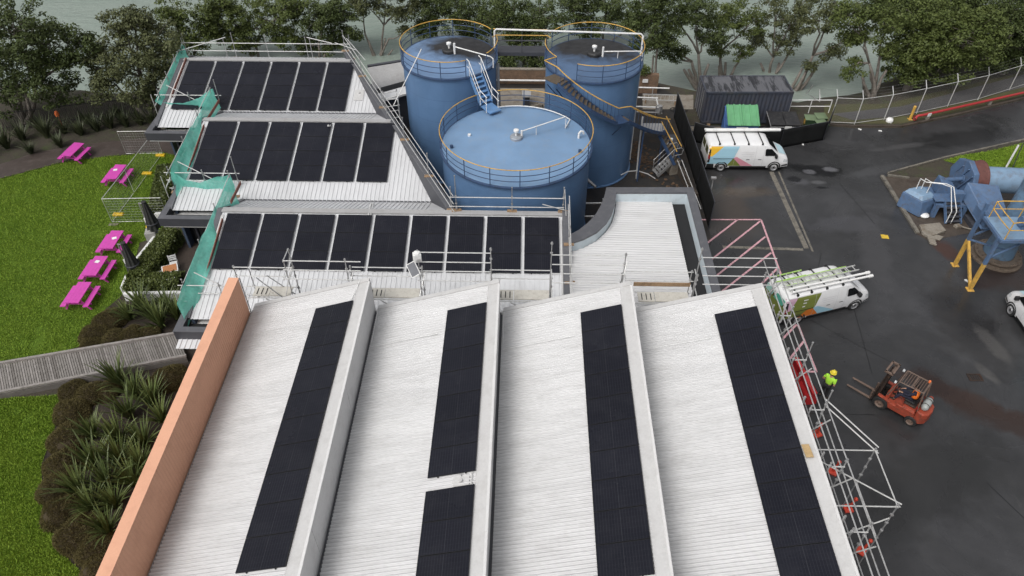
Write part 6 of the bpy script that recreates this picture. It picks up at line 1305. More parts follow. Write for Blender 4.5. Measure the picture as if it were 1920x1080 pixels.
def v_end(x): return 1 - .02 * max(0, (-2.5 - x) / .15) - .17 * max(0, (x - 1.9) / .8) ** 2
def v_hw(x, z): s = (1.975 - .28) / (lin(ZTP, x) - .28); return lin(HW, .28 + (z - .28) * s) * v_end(x)
def van(name, label, loc, rz, patches, extras, group):
    t = thing(name, label, 'van', loc, rz, group); xs = [-2.65, -2.63, -2.58, -2.5, -2.2, -1.4, -.6, .2, .9, 1.05, 1.22, 1.4, 1.58, 1.75, 1.92, 2.02, 2.12, 2.3, 2.45, 2.54, 2.6, 2.65, 2.68, 2.70]; fr_ = [(z - .28) / 1.695 for z, h_ in HW]; mb = MB(); NV = 2 * len(fr_)
    rows = []
    for x in xs:
        zt = lin(ZTP, x); r_ = [(x, v_hw(x, .28 + f * (zt - .28)), .28 + f * (zt - .28)) for f in fr_] + [(x, .35, zt + .012)]
        rows.append(r_ + [(p[0], -p[1], p[2]) for p in r_[::-1]])
    n = len(rows[0]); mb.add([p for r_ in rows for p in r_], [(i * n + j, i * n + j + 1, (i + 1) * n + j + 1, (i + 1) * n + j) for i in range(len(rows) - 1) for j in range(n - 1)] + [tuple(range(n))[::-1], tuple((len(rows) - 1) * n + j for j in range(n))] + [(i * n, (i + 1) * n, (i + 1) * n + n - 1, i * n + n - 1) for i in range(len(rows) - 1)])
    mb.build('body', m_vw, t, smooth=35, local=True)
    def clip(P, a, b, ax=1):
        for s_, lim in ((1, a), (-1, -b)):
            Q = []
            for i in range(len(P)):
                p, q = P[i], P[(i + 1) % len(P)]; dp, dq = s_ * p[ax] - lim, s_ * q[ax] - lim
                if dp >= 0: Q.append(p)
                if dp * dq < 0: u = dp / (dp - dq); Q.append((p[0] + (q[0] - p[0]) * u, p[1] + (q[1] - p[1]) * u))
            P = Q
            if len(P) < 3: return []
        return P
    XB = [-3, -2.58, -2.5, -1.0, .9, 1.05, 1.13, 1.22, 1.31, 1.4, 1.49, 1.58, 1.67, 1.75, 1.84, 1.92, 2.12, 2.3, 2.45, 2.6, 2.68, 3]
    def side_patch(name_, P, mat, off=.008, sides=(-1, 1), sub=None):
        for s_ in sides:
            mb = MB(); lv = [0] + [z for z, h_ in HW[1:]] + [2.2]
            for a, b in zip(lv, lv[1:]):
                for xa_, xb_ in zip(XB, XB[1:]):
                    Q = clip(P, a, b); Q = clip(Q, xa_, xb_, 0) if len(Q) >= 3 else Q
                    if len(Q) < 3: continue
                    V_ = [(x, s_ * (v_hw(x, z) + off), z) for x, z in Q]; mb.poly(V_ if s_ > 0 else V_[::-1])
            if mb.v:
                ar = 0; mb.build(name_, mat, sub or t, local=True)
    # livery, windows, lamps, handles
    for i, (P, c_) in enumerate(patches): side_patch('livery_panel', P, LIV[c_], .010 + .0015 * i)
    side_patch('side_window', [(1.02, 1.22), (1.86, 1.20), (1.66, 1.40), (1.38, 1.66), (1.05, 1.70), (.98, 1.64)], m_gl, .040)
    side_patch('sill_trim', [(-1.15, .28), (1.25, .28), (1.25, .43), (-1.15, .43)], m_trim, .014); side_patch('bumper_corner', [(2.25, .28), (2.68, .28), (2.68, .55), (2.25, .50)], m_trim, .012); side_patch('bumper_corner', [(-2.64, .28), (-2.15, .28), (-2.2, .60), (-2.64, .62)], m_trim, .012)
    side_patch('tail_lamp', [(-2.64, .72), (-2.50, .72), (-2.50, 1.65), (-2.62, 1.65)], m_trim, .010); side_patch('tail_lamp', [(-2.64, 1.0), (-2.52, 1.0), (-2.52, 1.28), (-2.64, 1.28)], m_tail, .014)
    side_patch('headlamp', [(2.30, .74), (2.62, .66), (2.62, .80), (2.36, .90)], m_lamp, .012)
    side_patch('door_track', [(-2.3, .99), (-.95, .99), (-.95, 1.03), (-2.3, 1.03)], m_trim, .016); 
    for x in (-.05, .72): side_patch('door_handle', [(x - .11, .93), (x + .11, .93), (x + .11, .97), (x - .11, .97)], m_trim, .022)
    for x0_, x1_, z in ((-.55, .35, 1.42), (-.5, .3, 1.30), (-.4, .3, 1.18)): side_patch('writing_line', [(x0_, z), (x1_, z), (x1_, z + .015), (x0_, z + .015)], LIV['grey'], .012)  # thin grey bars standing in for small unreadable writing
    for xa in (-.92, .40, .93): side_patch('door_seam', [(xa, .46), (xa + .012, .46), (xa + .012, 1.85), (xa, 1.85)], LIV['grey'], .0145)
    for s_ in (-1, 1):
        for x in (-1.68, 1.77):
            mb = MB(); mb.lathe([(.40, 0), (.42, .03), (.34, .03)], (x, s_ * .935, .36), 22, Matrix.Rotation(R(-90 * s_), 3, 'X'), PI * (1 if s_ > 0 else 0), PI * (2 if s_ > 0 else 1)); mb.build('wheel_arch', m_trim, t, local=True)
            A = Matrix.Rotation(R(-90 * s_), 3, 'X'); c_ = (x, s_ * .78, .335)
            mb = MB(); mb.lathe([(.20, -.02), (.30, -.04), (.335, 0), (.335, .15), (.31, .19), (.22, .20)], c_, 24, A); wt_ = mb.build('wheel', m_tyre, t, smooth=40, local=True)
            mb = MB(); mb.lathe([(.225, .195), (.20, .17), (.12, .15), (.10, .19), (.0, .19)], c_, 20, A); mb.build('rim', m_rim, wt_, smooth=40, local=True)
            mb = MB(); mb.lathe([(.06, .192), (.055, .20), (0, .20)], c_, 12, A); mb.build('hub_cap', m_trim, wt_, local=True)
        mb = MB(); mb.box((1.72, s_ * 1.04, 1.22), (.14, .24, .24)); mb.build('wing_mirror', m_trim if s_ < 0 else m_trim, t, bevel=.03, local=True)
        mb = MB(); mb.box((-2.662, s_ * .42, 1.42), (.016, .62, .50)); mb.build('rear_window', M('olive_tinted_glass', (.10, .10, .045), .2) if name == 'van' else m_gl, t, local=True)
    zs_ = lambda x: lin(ZTP, x) + .02
    def top_strip(P, mat, name_):
        mb = MB(); xs_ = [p[0] for p in P]; n_ = 8; vs = []
        for i in range(n_ + 1):
            f = i / n_; x = xs_[0] + (xs_[-1] - xs_[0]) * f; wv = P[0][1] + (P[-1][1] - P[0][1]) * f; vs += [(x, wv, zs_(x)), (x, 0, zs_(x) + .006), (x, -wv, zs_(x))]
        mb.add(vs, [(3 * i + k, 3 * i + 3 + k, 3 * i + 4 + k, 3 * i + 1 + k) for i in range(n_) for k in range(2)]); mb.f = [f[::-1] for f in mb.f]; mb.build(name_, mat, t, local=True)
    top_strip([(1.24, .56), (1.90, .64)], m_gl, 'windscreen')
    if 'bonnet' in extras: top_strip([(2.0, .60), (2.52, .48)], LIV[extras['bonnet']], 'bonnet_panel')
    mb = MB(); mb.box((2.69, 0, .62), (.03, 1.1, .16)); mb.build('grille', m_trim, t, local=True); mb = MB(); mb.box((2.66, 0, .40), (.12, 1.4, .2)); mb.build('front_bumper', m_trim, t, bevel=.04, local=True); mb = MB(); mb.box((-2.66, 0, .42), (.1, 1.6, .2)); mb.build('rear_bumper', m_trim, t, bevel=.04, local=True)
    for x in extras.get('bars', ()):
        mb = MB(); mb.bar((x, -.74, 2.03), (x, .74, 2.03), .055, .035)
        for s_ in (-1, 1): mb.box((x, s_ * .76, 1.97), (.1, .07, .12))
        mb.build('roof_bar', m_trim, t, local=True)
    if 'text' in extras:
        for x, z, s_, tx in (): pass
    return t
P1 = [([(-2.62, .62), (-.85, .62), (-.98, 1.02), (-.70, 1.84), (-2.62, 1.84)], 'skyblue'), ([(-2.62, 1.25), (-2.4, 1.15), (-1.72, 1.84), (-2.62, 1.84)], 'yellow'), ([(-1.35, .46), (-.05, .46), (-.62, 1.0), (-1.02, 1.0)], 'olive'), ([(-.42, .46), (.35, .46), (-.78, 1.14), (-1.0, 1.06)], 'rose')]
v1 = van('van', 'white van with blue, yellow, olive and rose side panels parked by the black screen', (14.42, 42.03, .004), R(1.2), P1, dict(bonnet='iceblue', bars=(-2.0, -1.05, -.15, .75)), 'white vans in the yard')
P2 = [([(-2.62, .62), (-.9, .62), (-.9, 1.0), (-.62, 1.84), (-2.62, 1.84)], 'olive'), ([(-2.62, 1.1), (-2.35, 1.15), (-2.0, 1.84), (-2.62, 1.84)], 'mauve'), ([(-1.75, .46), (-.55, .46), (-.95, .98), (-1.35, .93)], 'orange'), ([(-.55, .46), (.45, .46), (-.70, 1.05), (-.98, 1.0)], 'skyblue')]
ctr = Vector((14.19, 27.27, 0)).lerp(Vector((17.3, 28.32, 0)), .49); rz2 = math.atan2(1.05, 3.11); ctr += Vector((-math.sin(rz2), math.cos(rz2), 0)) * .86
v2 = van('van', 'white van with ladders and long tubes on its roof behind the right scaffold', (ctr.x, ctr.y, .004), rz2, P2, dict(bars=(-2.0, -1.2, -.3, .65)), 'white vans in the yard')
for P, c_ in (([(-.85, 1.3), (.85, 1.3), (.85, .5), (-.85, .5)], 'olive'), ([(-.8, 1.75), (-.1, 1.75), (.3, 1.0), (-.5, .9)], 'teal'), ([(.15, 1.7), (.8, 1.7), (.8, 1.1), (.35, 1.05)], 'mint')):
    mb = MB(); mb.poly([(-2.675 - .002 * len(c_), y, z) for y, z in P][::-1]); mb.build('livery_panel', LIV[c_], v2, local=True)
# small white marks on the olive panel
for k, z in enumerate((1.62, 1.44, 1.24)): mb = MB(); x = -1.5 - .04 * k; mb.box((x, -v_hw(x, z) - .02, z), (.26 - .05 * k, .006, .07)); mb.build('white_mark', m_vw, v2, local=True)
P3 = [([(-2.6, .5), (-.2, .5), (-.9, 1.0), (-.7, 1.84), (-2.6, 1.84)], 'skyblue')]
v3 = van('van', 'white van entering at the right edge, only its nose and front wheel showing', (26.47, 26.35, .004), R(91), P3, dict(bonnet='iceblue', bars=(-2.0, -1.05, -.15, .75)), 'white vans in the yard')
# loads on the roof racks: things of their own, in the van's frame
def on(v, mb_, name, mat, label, cat, group=None, **k):
    M_ = Matrix.Translation(v.location) @ Matrix.Rotation(v.rotation_euler.z, 4, 'Z'); mb_.v = [tuple(M_ @ Vector(p)) for p in mb_.v]; o = mb_.build(name, mat, **k); tag(o, label, cat, group); return o
mb = MB(); mb.tube([(-2.7, .62, 2.16), (2.2, .66, 2.16)], .10, 12); on(v1, mb, 'conduit_tube', m_pipe, 'fat white carrier tube along the far roof edge of the parked van', 'tube', smooth=40)
mb = MB(); mb.tube([(-2.72, .78, 2.14), (2.05, .80, 2.14)], .06, 10); on(v1, mb, 'conduit_tube', m_pipe, 'thinner white tube behind the fat one on the parked van', 'tube', smooth=40)
for y, l in ((-.36, 'white carrier tube with end cap, nearer the middle of the laddered van roof'), (-.62, 'white carrier tube with end cap at the near edge of the laddered van roof')):
    mb = MB(); mb.tube([(-2.2, y, 2.12), (2.15, y - .12, 2.12)], .06, 10); mb.tube([(2.15, y - .12, 2.12), (2.35, y - .125, 2.12)], .09, 12); mb.tube([(-2.2, y, 2.12), (-2.3, y, 2.12)], .075, 12); on(v2, mb, 'carrier_tube', m_pipe, l, 'tube', smooth=40)
m_fg = M('lime_fibreglass', (.40, .62, .16), .5, var=.15)
def ladder_on(v, label, x0, x1, y0, y1, z, nr_, mat):
    t = MB(); 
    for y in (y0, y1): t.bar((x0, y, z), (x1, y, z), .03, .075)
    o = on(v, t, 'ladder', mat, label, 'ladder'); r_ = MB()
    M_ = Matrix.Translation(v.location) @ Matrix.Rotation(v.rotation_euler.z, 4, 'Z')
    for k in range(nr_):
        r_ = MB(); x = x0 + (x1 - x0) * (k + .5) / nr_; r_.bar(M_ @ Vector((x, y0, z)), M_ @ Vector((x, y1, z)), .035, .03); r_.build('rung', m_rail, o)
ladder_on(v2, 'lime green ladder on the far side of the laddered van roof', -2.75, -.9, .30, .70, 2.13, 5, m_fg); ladder_on(v2, 'long lime green ladder in the middle of the laddered van roof', -2.3, 1.5, -.10, .28, 2.10, 11, m_fg); ladder_on(v2, 'silver ladder lying over the lime one on the laddered van', -2.6, 1.9, -.22, .12, 2.20, 12, m_rail)
# ================================================================ FORKLIFT
m_fr = M('worn_red_paint', (.30, .052, .027), .5, var=.25, scale=4, dirt=((.10, .048, .033), .9)); m_fd = M('greasy_dark_steel', (.040, .030, .026), .5, .3, var=.35, scale=5, dirt=((.14, .08, .05), .6)); m_fw = M('rusty_guard_steel', (.17, .12, .095), .6, .2, var=.3, scale=6)
fk = thing('forklift', 'worn red forklift with gas bottle, driven with its forks lowered', 'forklift', (17.46, 21.72, .004), R(137.5))
def fp(name, mat, fn, parent=None, **k): mb = MB(); fn(mb); return mb.build(name, mat, parent or fk, local=True, **k)
fp('chassis', m_fr, lambda b: (b.bb((-.75, -.52, .28), (.62, .52, .62)), b.bb((-.70, -.50, .62), (-.15, .50, .86))), bevel=.04)
fp('side_cowl', m_fr, lambda b: b.bb((-.72, .44, .60), (.10, .53, .80)), bevel=.03); fp('side_cowl', m_fr, lambda b: b.bb((-.72, -.53, .60), (.10, -.44, .80)), bevel=.03)
def cw(b):
    prof = [(.0, -.53), (-.30, -.53), (-.48, -.34), (-.54, 0), (-.48, .34), (-.30, .53), (.0, .53)]; b.prism([(-.74 + x, y) for x, y in prof], .30, .98)
fp('counterweight', m_fr, cw, bevel=.06)
fp('engine_cover', m_fd, lambda b: b.bb((-.62, -.34, .86), (-.10, .34, .96)), bevel=.04); fp('floor_plate', m_fd, lambda b: b.bb((-.12, -.46, .50), (.62, .46, .53))); fp('dashboard', m_fr, lambda b: b.bb((.50, -.44, .53), (.66, .44, 1.02)), bevel=.03)
fp('front_fender', m_fr, lambda b: (b.bar((.35, .52, .70), (.95, .52, .78), .16, .05),), bevel=.01); fp('front_fender', m_fr, lambda b: (b.bar((.35, -.52, .70), (.95, -.52, .78), .16, .05),), bevel=.01)
for s_ in (-1, 1):
    for x, r_ in ((.72, .34), (-.72, .27)):
        A = Matrix.Rotation(R(-90 * s_), 3, 'X'); mb = MB(); mb.lathe([(r_ * .55, -.05), (r_ * .92, -.06), (r_, -.02), (r_, .14), (r_ * .92, .18), (r_ * .6, .18)], (x, s_ * .43, r_), 24, A); o = mb.build('wheel', m_tyre, fk, smooth=40, local=True); mb = MB(); mb.lathe([(r_ * .62, .175), (r_ * .45, .12), (r_ * .2, .12), (r_ * .18, .18), (0, .18)], (x, s_ * .43, r_), 18, A); mb.build('rim', m_fw, o, local=True)
def guard_fk(b):
    for s_ in (-1, 1): b.tube([(.62, s_ * .46, .95), (.42, s_ * .44, 2.02), (-.62, s_ * .42, 2.06)], .03, 8); b.tube([(-.62, s_ * .42, 2.06), (-.74, s_ * .44, .95)], .035, 8)
    for x in (.42, -.1, -.62): b.bar((x, -.44, 2.04), (x, .44, 2.04), .04, .04)
fp('overhead_guard', m_fw, guard_fk); 
for k in range(10): x = .36 - k * .105; fp('guard_bar', m_fw, lambda b: b.bar((x, -.42, 2.06), (x, .42, 2.06), .022, .03))
def mast(b):
    for s_ in (-1, 1): b.bar((.98, s_ * .33, .10), (.90, s_ * .33, 2.08), .09, .14); b.bar((1.08, s_ * .24, .14), (1.0, s_ * .24, 2.0), .07, .1)
    for z in (.35, 1.1, 2.04): b.bar((1.0 - .04 * z, -.36, z), (1.0 - .04 * z, .36, z), .1, .08)
    b.tube([(1.0, .10, .2), (.95, .10, 1.9)], .045, 8); b.tube([(1.0, -.10, .2), (.95, -.10, 1.9)], .045, 8)
fp('mast', m_fd, mast); fp('mast_head', m_fw, lambda b: (b.bar((.82, -.40, 2.12), (.82, .40, 2.12), .08, .08), b.bar((1.12, -.40, 2.12), (1.12, .40, 2.12), .08, .08), b.bar((.78, -.38, 2.12), (1.16, -.38, 2.12), .08, .08), b.bar((.78, .38, 2.12), (1.16, .38, 2.12), .08, .08), b.bar((.9, -.2, 2.1), (.9, .2, 2.1), .05, .05)))
fp('carriage', m_fd, lambda b: (b.bar((1.16, -.50, .55), (1.16, .50, .55), .05, .1), b.bar((1.16, -.50, .18), (1.16, .50, .18), .05, .1), b.bar((1.14, -.46, .2), (1.10, -.46, 1.15), .05, .04), b.bar((1.14, .46, .2), (1.10, .46, 1.15), .05, .04), b.bar((1.1, -.46, 1.15), (1.1, .46, 1.15), .05, .05)))
for s_ in (-1, 1): fp('fork', m_fw, lambda b: (b.bar((1.21, s_ * .30, .62), (1.21, s_ * .30, .10), .11, .05), b.add([(1.19, s_ * .30 - .06, .10), (1.19, s_ * .30 + .06, .10), (2.34, s_ * .30 + .05, .10), (2.34, s_ * .30 - .05, .10), (1.19, s_ * .30 - .06, .05), (1.19, s_ * .30 + .06, .05), (2.34, s_ * .30 + .05, .085), (2.34, s_ * .30 - .05, .085)], [(3, 2, 1, 0), (4, 5, 6, 7), (0, 1, 5, 4), (1, 2, 6, 5), (2, 3, 7, 6), (3, 0, 4, 7)])))
fp('seat', m_trim, lambda b: (b.bb((-.52, -.24, .96), (-.06, .24, 1.06)), b.bar((-.50, 0, 1.04), (-.62, 0, 1.50), .46, .09, up=(1, 0, 0))), bevel=.04)
def steer(b): b.tube([(.48, 0, .98), (.30, 0, 1.16)], .03, 8); a = (Vector((.48, 0, .98)) - Vector((.30, 0, 1.16))).normalized(); x = Vector((0, 1, 0)); y = a.cross(x); b.tube([Vector((.29, 0, 1.17)) + (x * math.cos(q * PI / 8) + y * math.sin(q * PI / 8)) * .17 for q in range(16)], .018, 6, close=True)
fp('steering_wheel', m_trim, steer)
for k, y in enumerate((-.30, -.22, -.14)): fp('lever', m_fd, lambda b: b.tube([(.42, y, 1.0), (.36, y, 1.18)], .012, 5))
fp('beacon', MATS['orange_plastic'], lambda b: b.lathe([(.05, 0), (.05, .1), (0, .12)], (-.55, -.36, 2.08), 10))
mb = MB(); mb.lathe([(0, -.40), (.10, -.38), (.16, -.30), (.17, 0), (.16, .28), (.10, .36), (0, .38)], (-.92, -.04, 1.17), 20, Matrix.Rotation(R(90), 3, 'X')); o = mb.build('gas_bottle', M('grey_gas_bottle', (.38, .40, .39), .45, .2, dirt=((.2, .17, .13), .6)), fk, smooth=40, local=True)
for y in (-.2, .15): fp('bottle_strap', m_fd, lambda b: b.lathe([(.175, -.02), (.175, .02)], (-.92, y, 1.17), 20, Matrix.Rotation(R(90), 3, 'X')), o)
fp('bottle_collar', m_fr, lambda b: b.lathe([(.10, 0), (.10, .08), (.06, .08)], (-.92, -.44, 1.17), 14, Matrix.Rotation(R(90), 3, 'X')), o)
for s_ in (-1, 1): fp('headlamp', m_lamp, lambda b: b.lathe([(.0, .05), (.08, .05), (.06, -.03)], (.55, s_ * .46, 1.9), 12, Matrix.Rotation(R(90), 3, 'Y')))
for s_ in (-1, 1): fp('tail_lamp', m_tail, lambda b: b.box((-.70, s_ * .46, 1.10), (.06, .09, .14)))
# ================================================================ PEOPLE
m_skin = M('skin', (.46, .26, .18), .55, var=.08); m_hv = M('lime_hi_vis', (.42, .80, .06), .7, var=.08); m_navy = M('navy_cloth', (.018, .020, .040), .85, var=.25); m_dk = M('black_cloth', (.013, .013, .015), .85, var=.25); m_ohv = M('orange_hi_vis', (.85, .19, .02), .7, var=.08); m_boot = M('boot_leather', (.03, .02, .014), .6); m_hair = M('dark_hair', (.018, .012, .009), .7); m_helm = M('yellow_helmet', (.78, .62, .05), .35, var=.05); m_refl = M('silver_reflective_tape', (.6, .6, .58), .35)
def skin(name, V_, E_, mat, parent, root=0, sub=2):
    me = bpy.data.meshes.new(name); me.from_pydata([p for p, r_ in V_], E_, []); me.materials.append(mat); o = bpy.data.objects.new(name, me); COL.objects.link(o); o.parent = parent
    md = o.modifiers.new('skin', 'SKIN'); md.use_smooth_shade = True
    if not me.skin_vertices: me.attributes
    for i, (p, r_) in enumerate(V_): d = me.skin_vertices[0].data[i]; d.radius = r_ if isinstance(r_, tuple) else (r_, r_); d.use_root = i == root
    sb2 = o.modifiers.new('subdivision', 'SUBSURF'); sb2.levels = sb2.render_levels = sub; return o
def chain(V_, E_, start, pts_):
    i = start
    for p, r_ in pts_: V_.append((tuple(p), r_)); E_.append((i, len(V_) - 1)); i = len(V_) - 1
    return i
def hand(V_, E_, wrist, w_pos, d, side, curl=.6):
    """palm, four unequal bent fingers and a thumb off the palm's side; d = pointing direction, side = thumb side"""
    d = Vector(d).normalized(); s_ = Vector(side).normalized(); n = d.cross(s_).normalized(); w_ = Vector(w_pos); palm = w_ + d * .055
    pi_ = chain(V_, E_, wrist, [(palm, (.030, .020))])
    for k, L in enumerate((.070, .078, .073, .058)):
        b0 = palm + d * .035 + s_ * (.028 - .019 * k); c1 = b0 + d * L * .5; c2 = c1 + (d * (1 - curl) - n * curl).normalized() * L * .5; chain(V_, E_, pi_, [(b0, .0095), (c1, .0085), (c2, .007)])
    t0 = palm + s_ * .035 - d * .01; chain(V_, E_, pi_, [(t0, .011), (t0 + (s_ * .5 + d) .normalized() * .03, .010), (t0 + (s_ * .2 + d).normalized() * .055 - n * .01, .0085)])
def figure(t, J, shirt, trouser, hat, look=(1, 0, 0), shortsleeve=False):
    """J: joints in metres (local). One continuous body; clothes, boots, hair and helmet are children."""
    V_, E_ = [], []; V_.append((J['pelvis'], (.12, .095))); sp_i = chain(V_, E_, 0, [(J['belly'], (.115, .085)), (J['chest'], (.125, .085))]); nk = chain(V_, E_, sp_i, [(J['neck'], .058)]); hd = Vector(J['head']); lk = Vector(look).normalized()
    chain(V_, E_, nk, [(hd - Vector((0, 0, .05)), .075), (hd + Vector((0, 0, .03)), (.082, .092)), (hd + Vector((0, 0, .09)), .06)])
    for s_ in ('l', 'r'):
        e = chain(V_, E_, sp_i, [(J['sh_' + s_], .062), (J['el_' + s_], .045), (J['wr_' + s_], .030)]); hand(V_, E_, e, J['wr_' + s_], J['hd_' + s_], J['th_' + s_])
        chain(V_, E_, 0, [(J['hip_' + s_], .095), (J['kn_' + s_], .062), (J['an_' + s_], .042), (J['to_' + s_], .035)])
    skin('body', V_, E_, m_skin, t)
    V2, E2 = [], []; V2.append((J['chest'], (.205, .155))); b_ = chain(V2, E2, 0, [(J['belly'], (.172, .138)), (Vector(J['pelvis']) + Vector((0, 0, .03)), (.178, .148))]); chain(V2, E2, 0, [(Vector(J['neck']) - Vector((0, 0, .055)), .075)])
    for s_ in ('l', 'r'):
        S_, E1, W1 = (Vector(J[k_ + s_]) for k_ in ('sh_', 'el_', 'wr_')); chain(V2, E2, 0, [(S_, .080)] + ([(S_.lerp(E1, .75), .066)] if shortsleeve else [(E1, .062), (E1.lerp(W1, .85), .046)]))
    sh_ = skin('shirt', V2, E2, shirt, t)
    V3, E3 = [], []; V3.append((J['pelvis'], (.172, .145)))
    for s_ in ('l', 'r'): K_, A_2 = Vector(J['kn_' + s_]), Vector(J['an_' + s_]); chain(V3, E3, 0, [(J['hip_' + s_], .112), (K_, .082), (K_.lerp(A_2, .9), .068)])
    skin('trousers', V3, E3, trouser, t)
    for s_ in ('l', 'r'):
        A_2, T_2 = Vector(J['an_' + s_]), Vector(J['to_' + s_]); skin('boot', [(A_2 + Vector((0, 0, .06)), .078), (A_2 - Vector((0, 0, .03)), .074), (T_2 + (T_2 - A_2).normalized() * .05, .062)], [(0, 1), (1, 2)], m_boot, t)
    sd2 = Vector((-lk.y, lk.x, 0)); hM = Matrix.Translation(hd)
    f = MB(); f.tube([hd + lk * .085 + Vector((0, 0, .035)), hd + lk * .112 - Vector((0, 0, .005)), hd + lk * .09 - Vector((0, 0, .018))], [.008, .016, .012], 6); f.build('nose', m_skin, t, local=True, smooth=True)
    for q in (-1, 1):
        f = MB(); f.lathe([(0, -.011), (.011, 0), (0, .011)], hd + lk * .088 + sd2 * q * .033 + Vector((0, 0, .03)), 8); f.build('eye', m_black, t, local=True); f = MB(); f.lathe([(0, -.03), (.018, 0), (0, .03)], hd + sd2 * q * .088 + Vector((0, 0, .015)), 8); f.build('ear', m_skin, t, local=True, smooth=True)
    f = MB(); f.tube([hd + lk * .09 + sd2 * .025 - Vector((0, 0, .04)), hd + lk * .098 - Vector((0, 0, .043)), hd + lk * .09 - sd2 * .025 - Vector((0, 0, .04))], .006, 5); f.build('mouth', M('lips', (.35, .14, .12), .5), t, local=True)
    f = MB(); f.grid(lambda u, v: hd - lk * .014 + Vector((math.cos(2 * PI * u) * math.cos(v * PI / 2) * .102, math.sin(2 * PI * u) * math.cos(v * PI / 2) * .102, .03 + .115 * math.sin(v * PI / 2) - (.07 * max(0, -(math.cos(2 * PI * u) * lk.x + math.sin(2 * PI * u) * lk.y)) * (1 - v)))), 20, 7); f.build('hair', m_hair, t, local=True, smooth=True)
    if hat:
        f = MB(); c_ = hd + Vector((0, 0, .055)); f.lathe([(.150, -.005), (.152, .012), (.126, .018), (.122, .055), (.10, .105), (.055, .138), (0, .146)], c_, 24); hm = f.build('helmet', hat, t, smooth=50, local=True); f = MB()
        for q in (-.035, 0, .035): f.bar(c_ + sd2 * q - lk * .10 + Vector((0, 0, .105)), c_ + sd2 * q + lk * .09 + Vector((0, 0, .112)), .012, .04)
        f.build('helmet_ridge', hat, hm, local=True); f = MB(); f.prism([tuple((c_ + lk * a + sd2 * b2)[:2]) for a, b2 in ((.12, -.09), (.19, -.05), (.19, .05), (.12, .09))], c_.z - .005, c_.z + .010); f.build('peak', hat, hm, local=True)
    return sh_
pw = thing('person', 'standing worker in a lime top, black trousers and yellow helmet watching the forklift', 'person', (14.16, 22.36, .006), R(35))
Js = dict(pelvis=(0, 0, .97), belly=(.01, 0, 1.14), chest=(.02, 0, 1.36), neck=(.03, 0, 1.54), head=(.05, 0, 1.67), sh_l=(.02, .205, 1.43), sh_r=(.02, -.205, 1.43), el_l=(-.06, .31, 1.15), el_r=(-.04, -.31, 1.15), wr_l=(.14, .20, 1.02), wr_r=(.16, -.17, 1.06), hd_l=(.8, -.6, -.1), hd_r=(.75, .65, -.05), th_l=(.3, 0, 1), th_r=(.3, 0, 1),
          hip_l=(0, .105, .92), hip_r=(0, -.105, .92), kn_l=(.03, .13, .50), kn_r=(.0, -.12, .50), an_l=(-.02, .15, .10), an_r=(-.03, -.13, .10), to_l=(.16, .18, .045), to_r=(.15, -.16, .045))
figure(pw, Js, m_hv, m_dk, m_helm, (1, 0, 0), True)
pd = thing('person', 'seated forklift driver in an orange vest and navy clothes', 'person', tuple(Vector(fk.location)), R(137.5))
Jd = dict(pelvis=(-.32, 0, 1.16), belly=(-.34, 0, 1.31), chest=(-.33, 0, 1.52), neck=(-.29, 0, 1.69), head=(-.24, 0, 1.82), sh_l=(-.32, .20, 1.59), sh_r=(-.32, -.20, 1.59), el_l=(-.10, .26, 1.34), el_r=(-.08, -.26, 1.34), wr_l=(.16, .17, 1.26), wr_r=(.16, -.14, 1.26), hd_l=(.8, -.2, -.4), hd_r=(.8, .2, -.4), th_l=(0, -1, .3), th_r=(0, 1, .3),
          hip_l=(-.26, .10, 1.14), hip_r=(-.26, -.10, 1.14), kn_l=(.18, .17, 1.12), kn_r=(.18, -.15, 1.12), an_l=(.34, .16, .66), an_r=(.34, -.15, .66), to_l=(.50, .18, .58), to_r=(.50, -.16, .58))
figure(pd, Jd, m_navy, m_navy, None, (1, 0, 0))
V2, E2 = [((-.345, 0, 1.52), (.26, .20))], []; chain(V2, E2, 0, [((-.355, 0, 1.34), (.235, .19)), ((-.34, 0, 1.20), (.22, .18))]); chain(V2, E2, 0, [((-.30, 0, 1.63), .085)])
for s_ in (-1, 1): chain(V2, E2, 0, [((-.325, s_ * .16, 1.585), .11)])
skin('vest', V2, E2, m_ohv, pd)
# ================================================================ BLUE MACHINERY ON THE RIGHT
sheet('machine_pad', m_dkconc, pp((1653, 331), (1720, 440), (1742, 452), (1822, 436), (1830, 395), (1900, 372), (1930, 330), (1700, 333)), .012)
sheet('grass_island', m_lawn, pp((1770, 302), (1800, 292), (1860, 283), (1925, 266), (2100, 215), (2200, 300), (1925, 330), (1840, 318)), .013)
sheet('island_soil', m_bank, pp((1664, 328), (1700, 312), (1770, 298), (1860, 279), (1925, 262), (1925, 264), (1860, 284), (1775, 304), (1800, 320), (1850, 330), (1700, 336)), .010)
kb = MB(); 
for a, b, wd in (((1653, 331), (1720, 438), .22), ((1664, 330), (1704, 335), .12), ((1664, 326), (1770, 297), .12), ((1770, 297), (1925, 262), .12)): A, B2_ = at(*a), at(*b); kb.bar(A + Vector((0, 0, .06)), B2_ + Vector((0, 0, .06)), wd, .13)
struct(kb, 'pad_kerb', m_drain)
for P, l in ((((1722, 425), (1760, 421), (1772, 436), (1740, 448), (1728, 440)), 'pale concrete slab at the corner of the machine pad'), (((1735, 440), (1750, 446), (1755, 462), (1742, 458)), 'broken concrete slab below the corner slab'), (((1748, 440), (1768, 446), (1762, 452), (1750, 450)), 'small broken concrete piece beside the corner slab')):
    mb = MB(); mb.prism([(at(*q).x, at(*q).y) for q in P], .014, .17 if 'corner of the machine' in l else (.14 if 'below' in l else .11)); tag(mb.build('concrete_slab', m_conc, bevel=.02), l, 'slab')
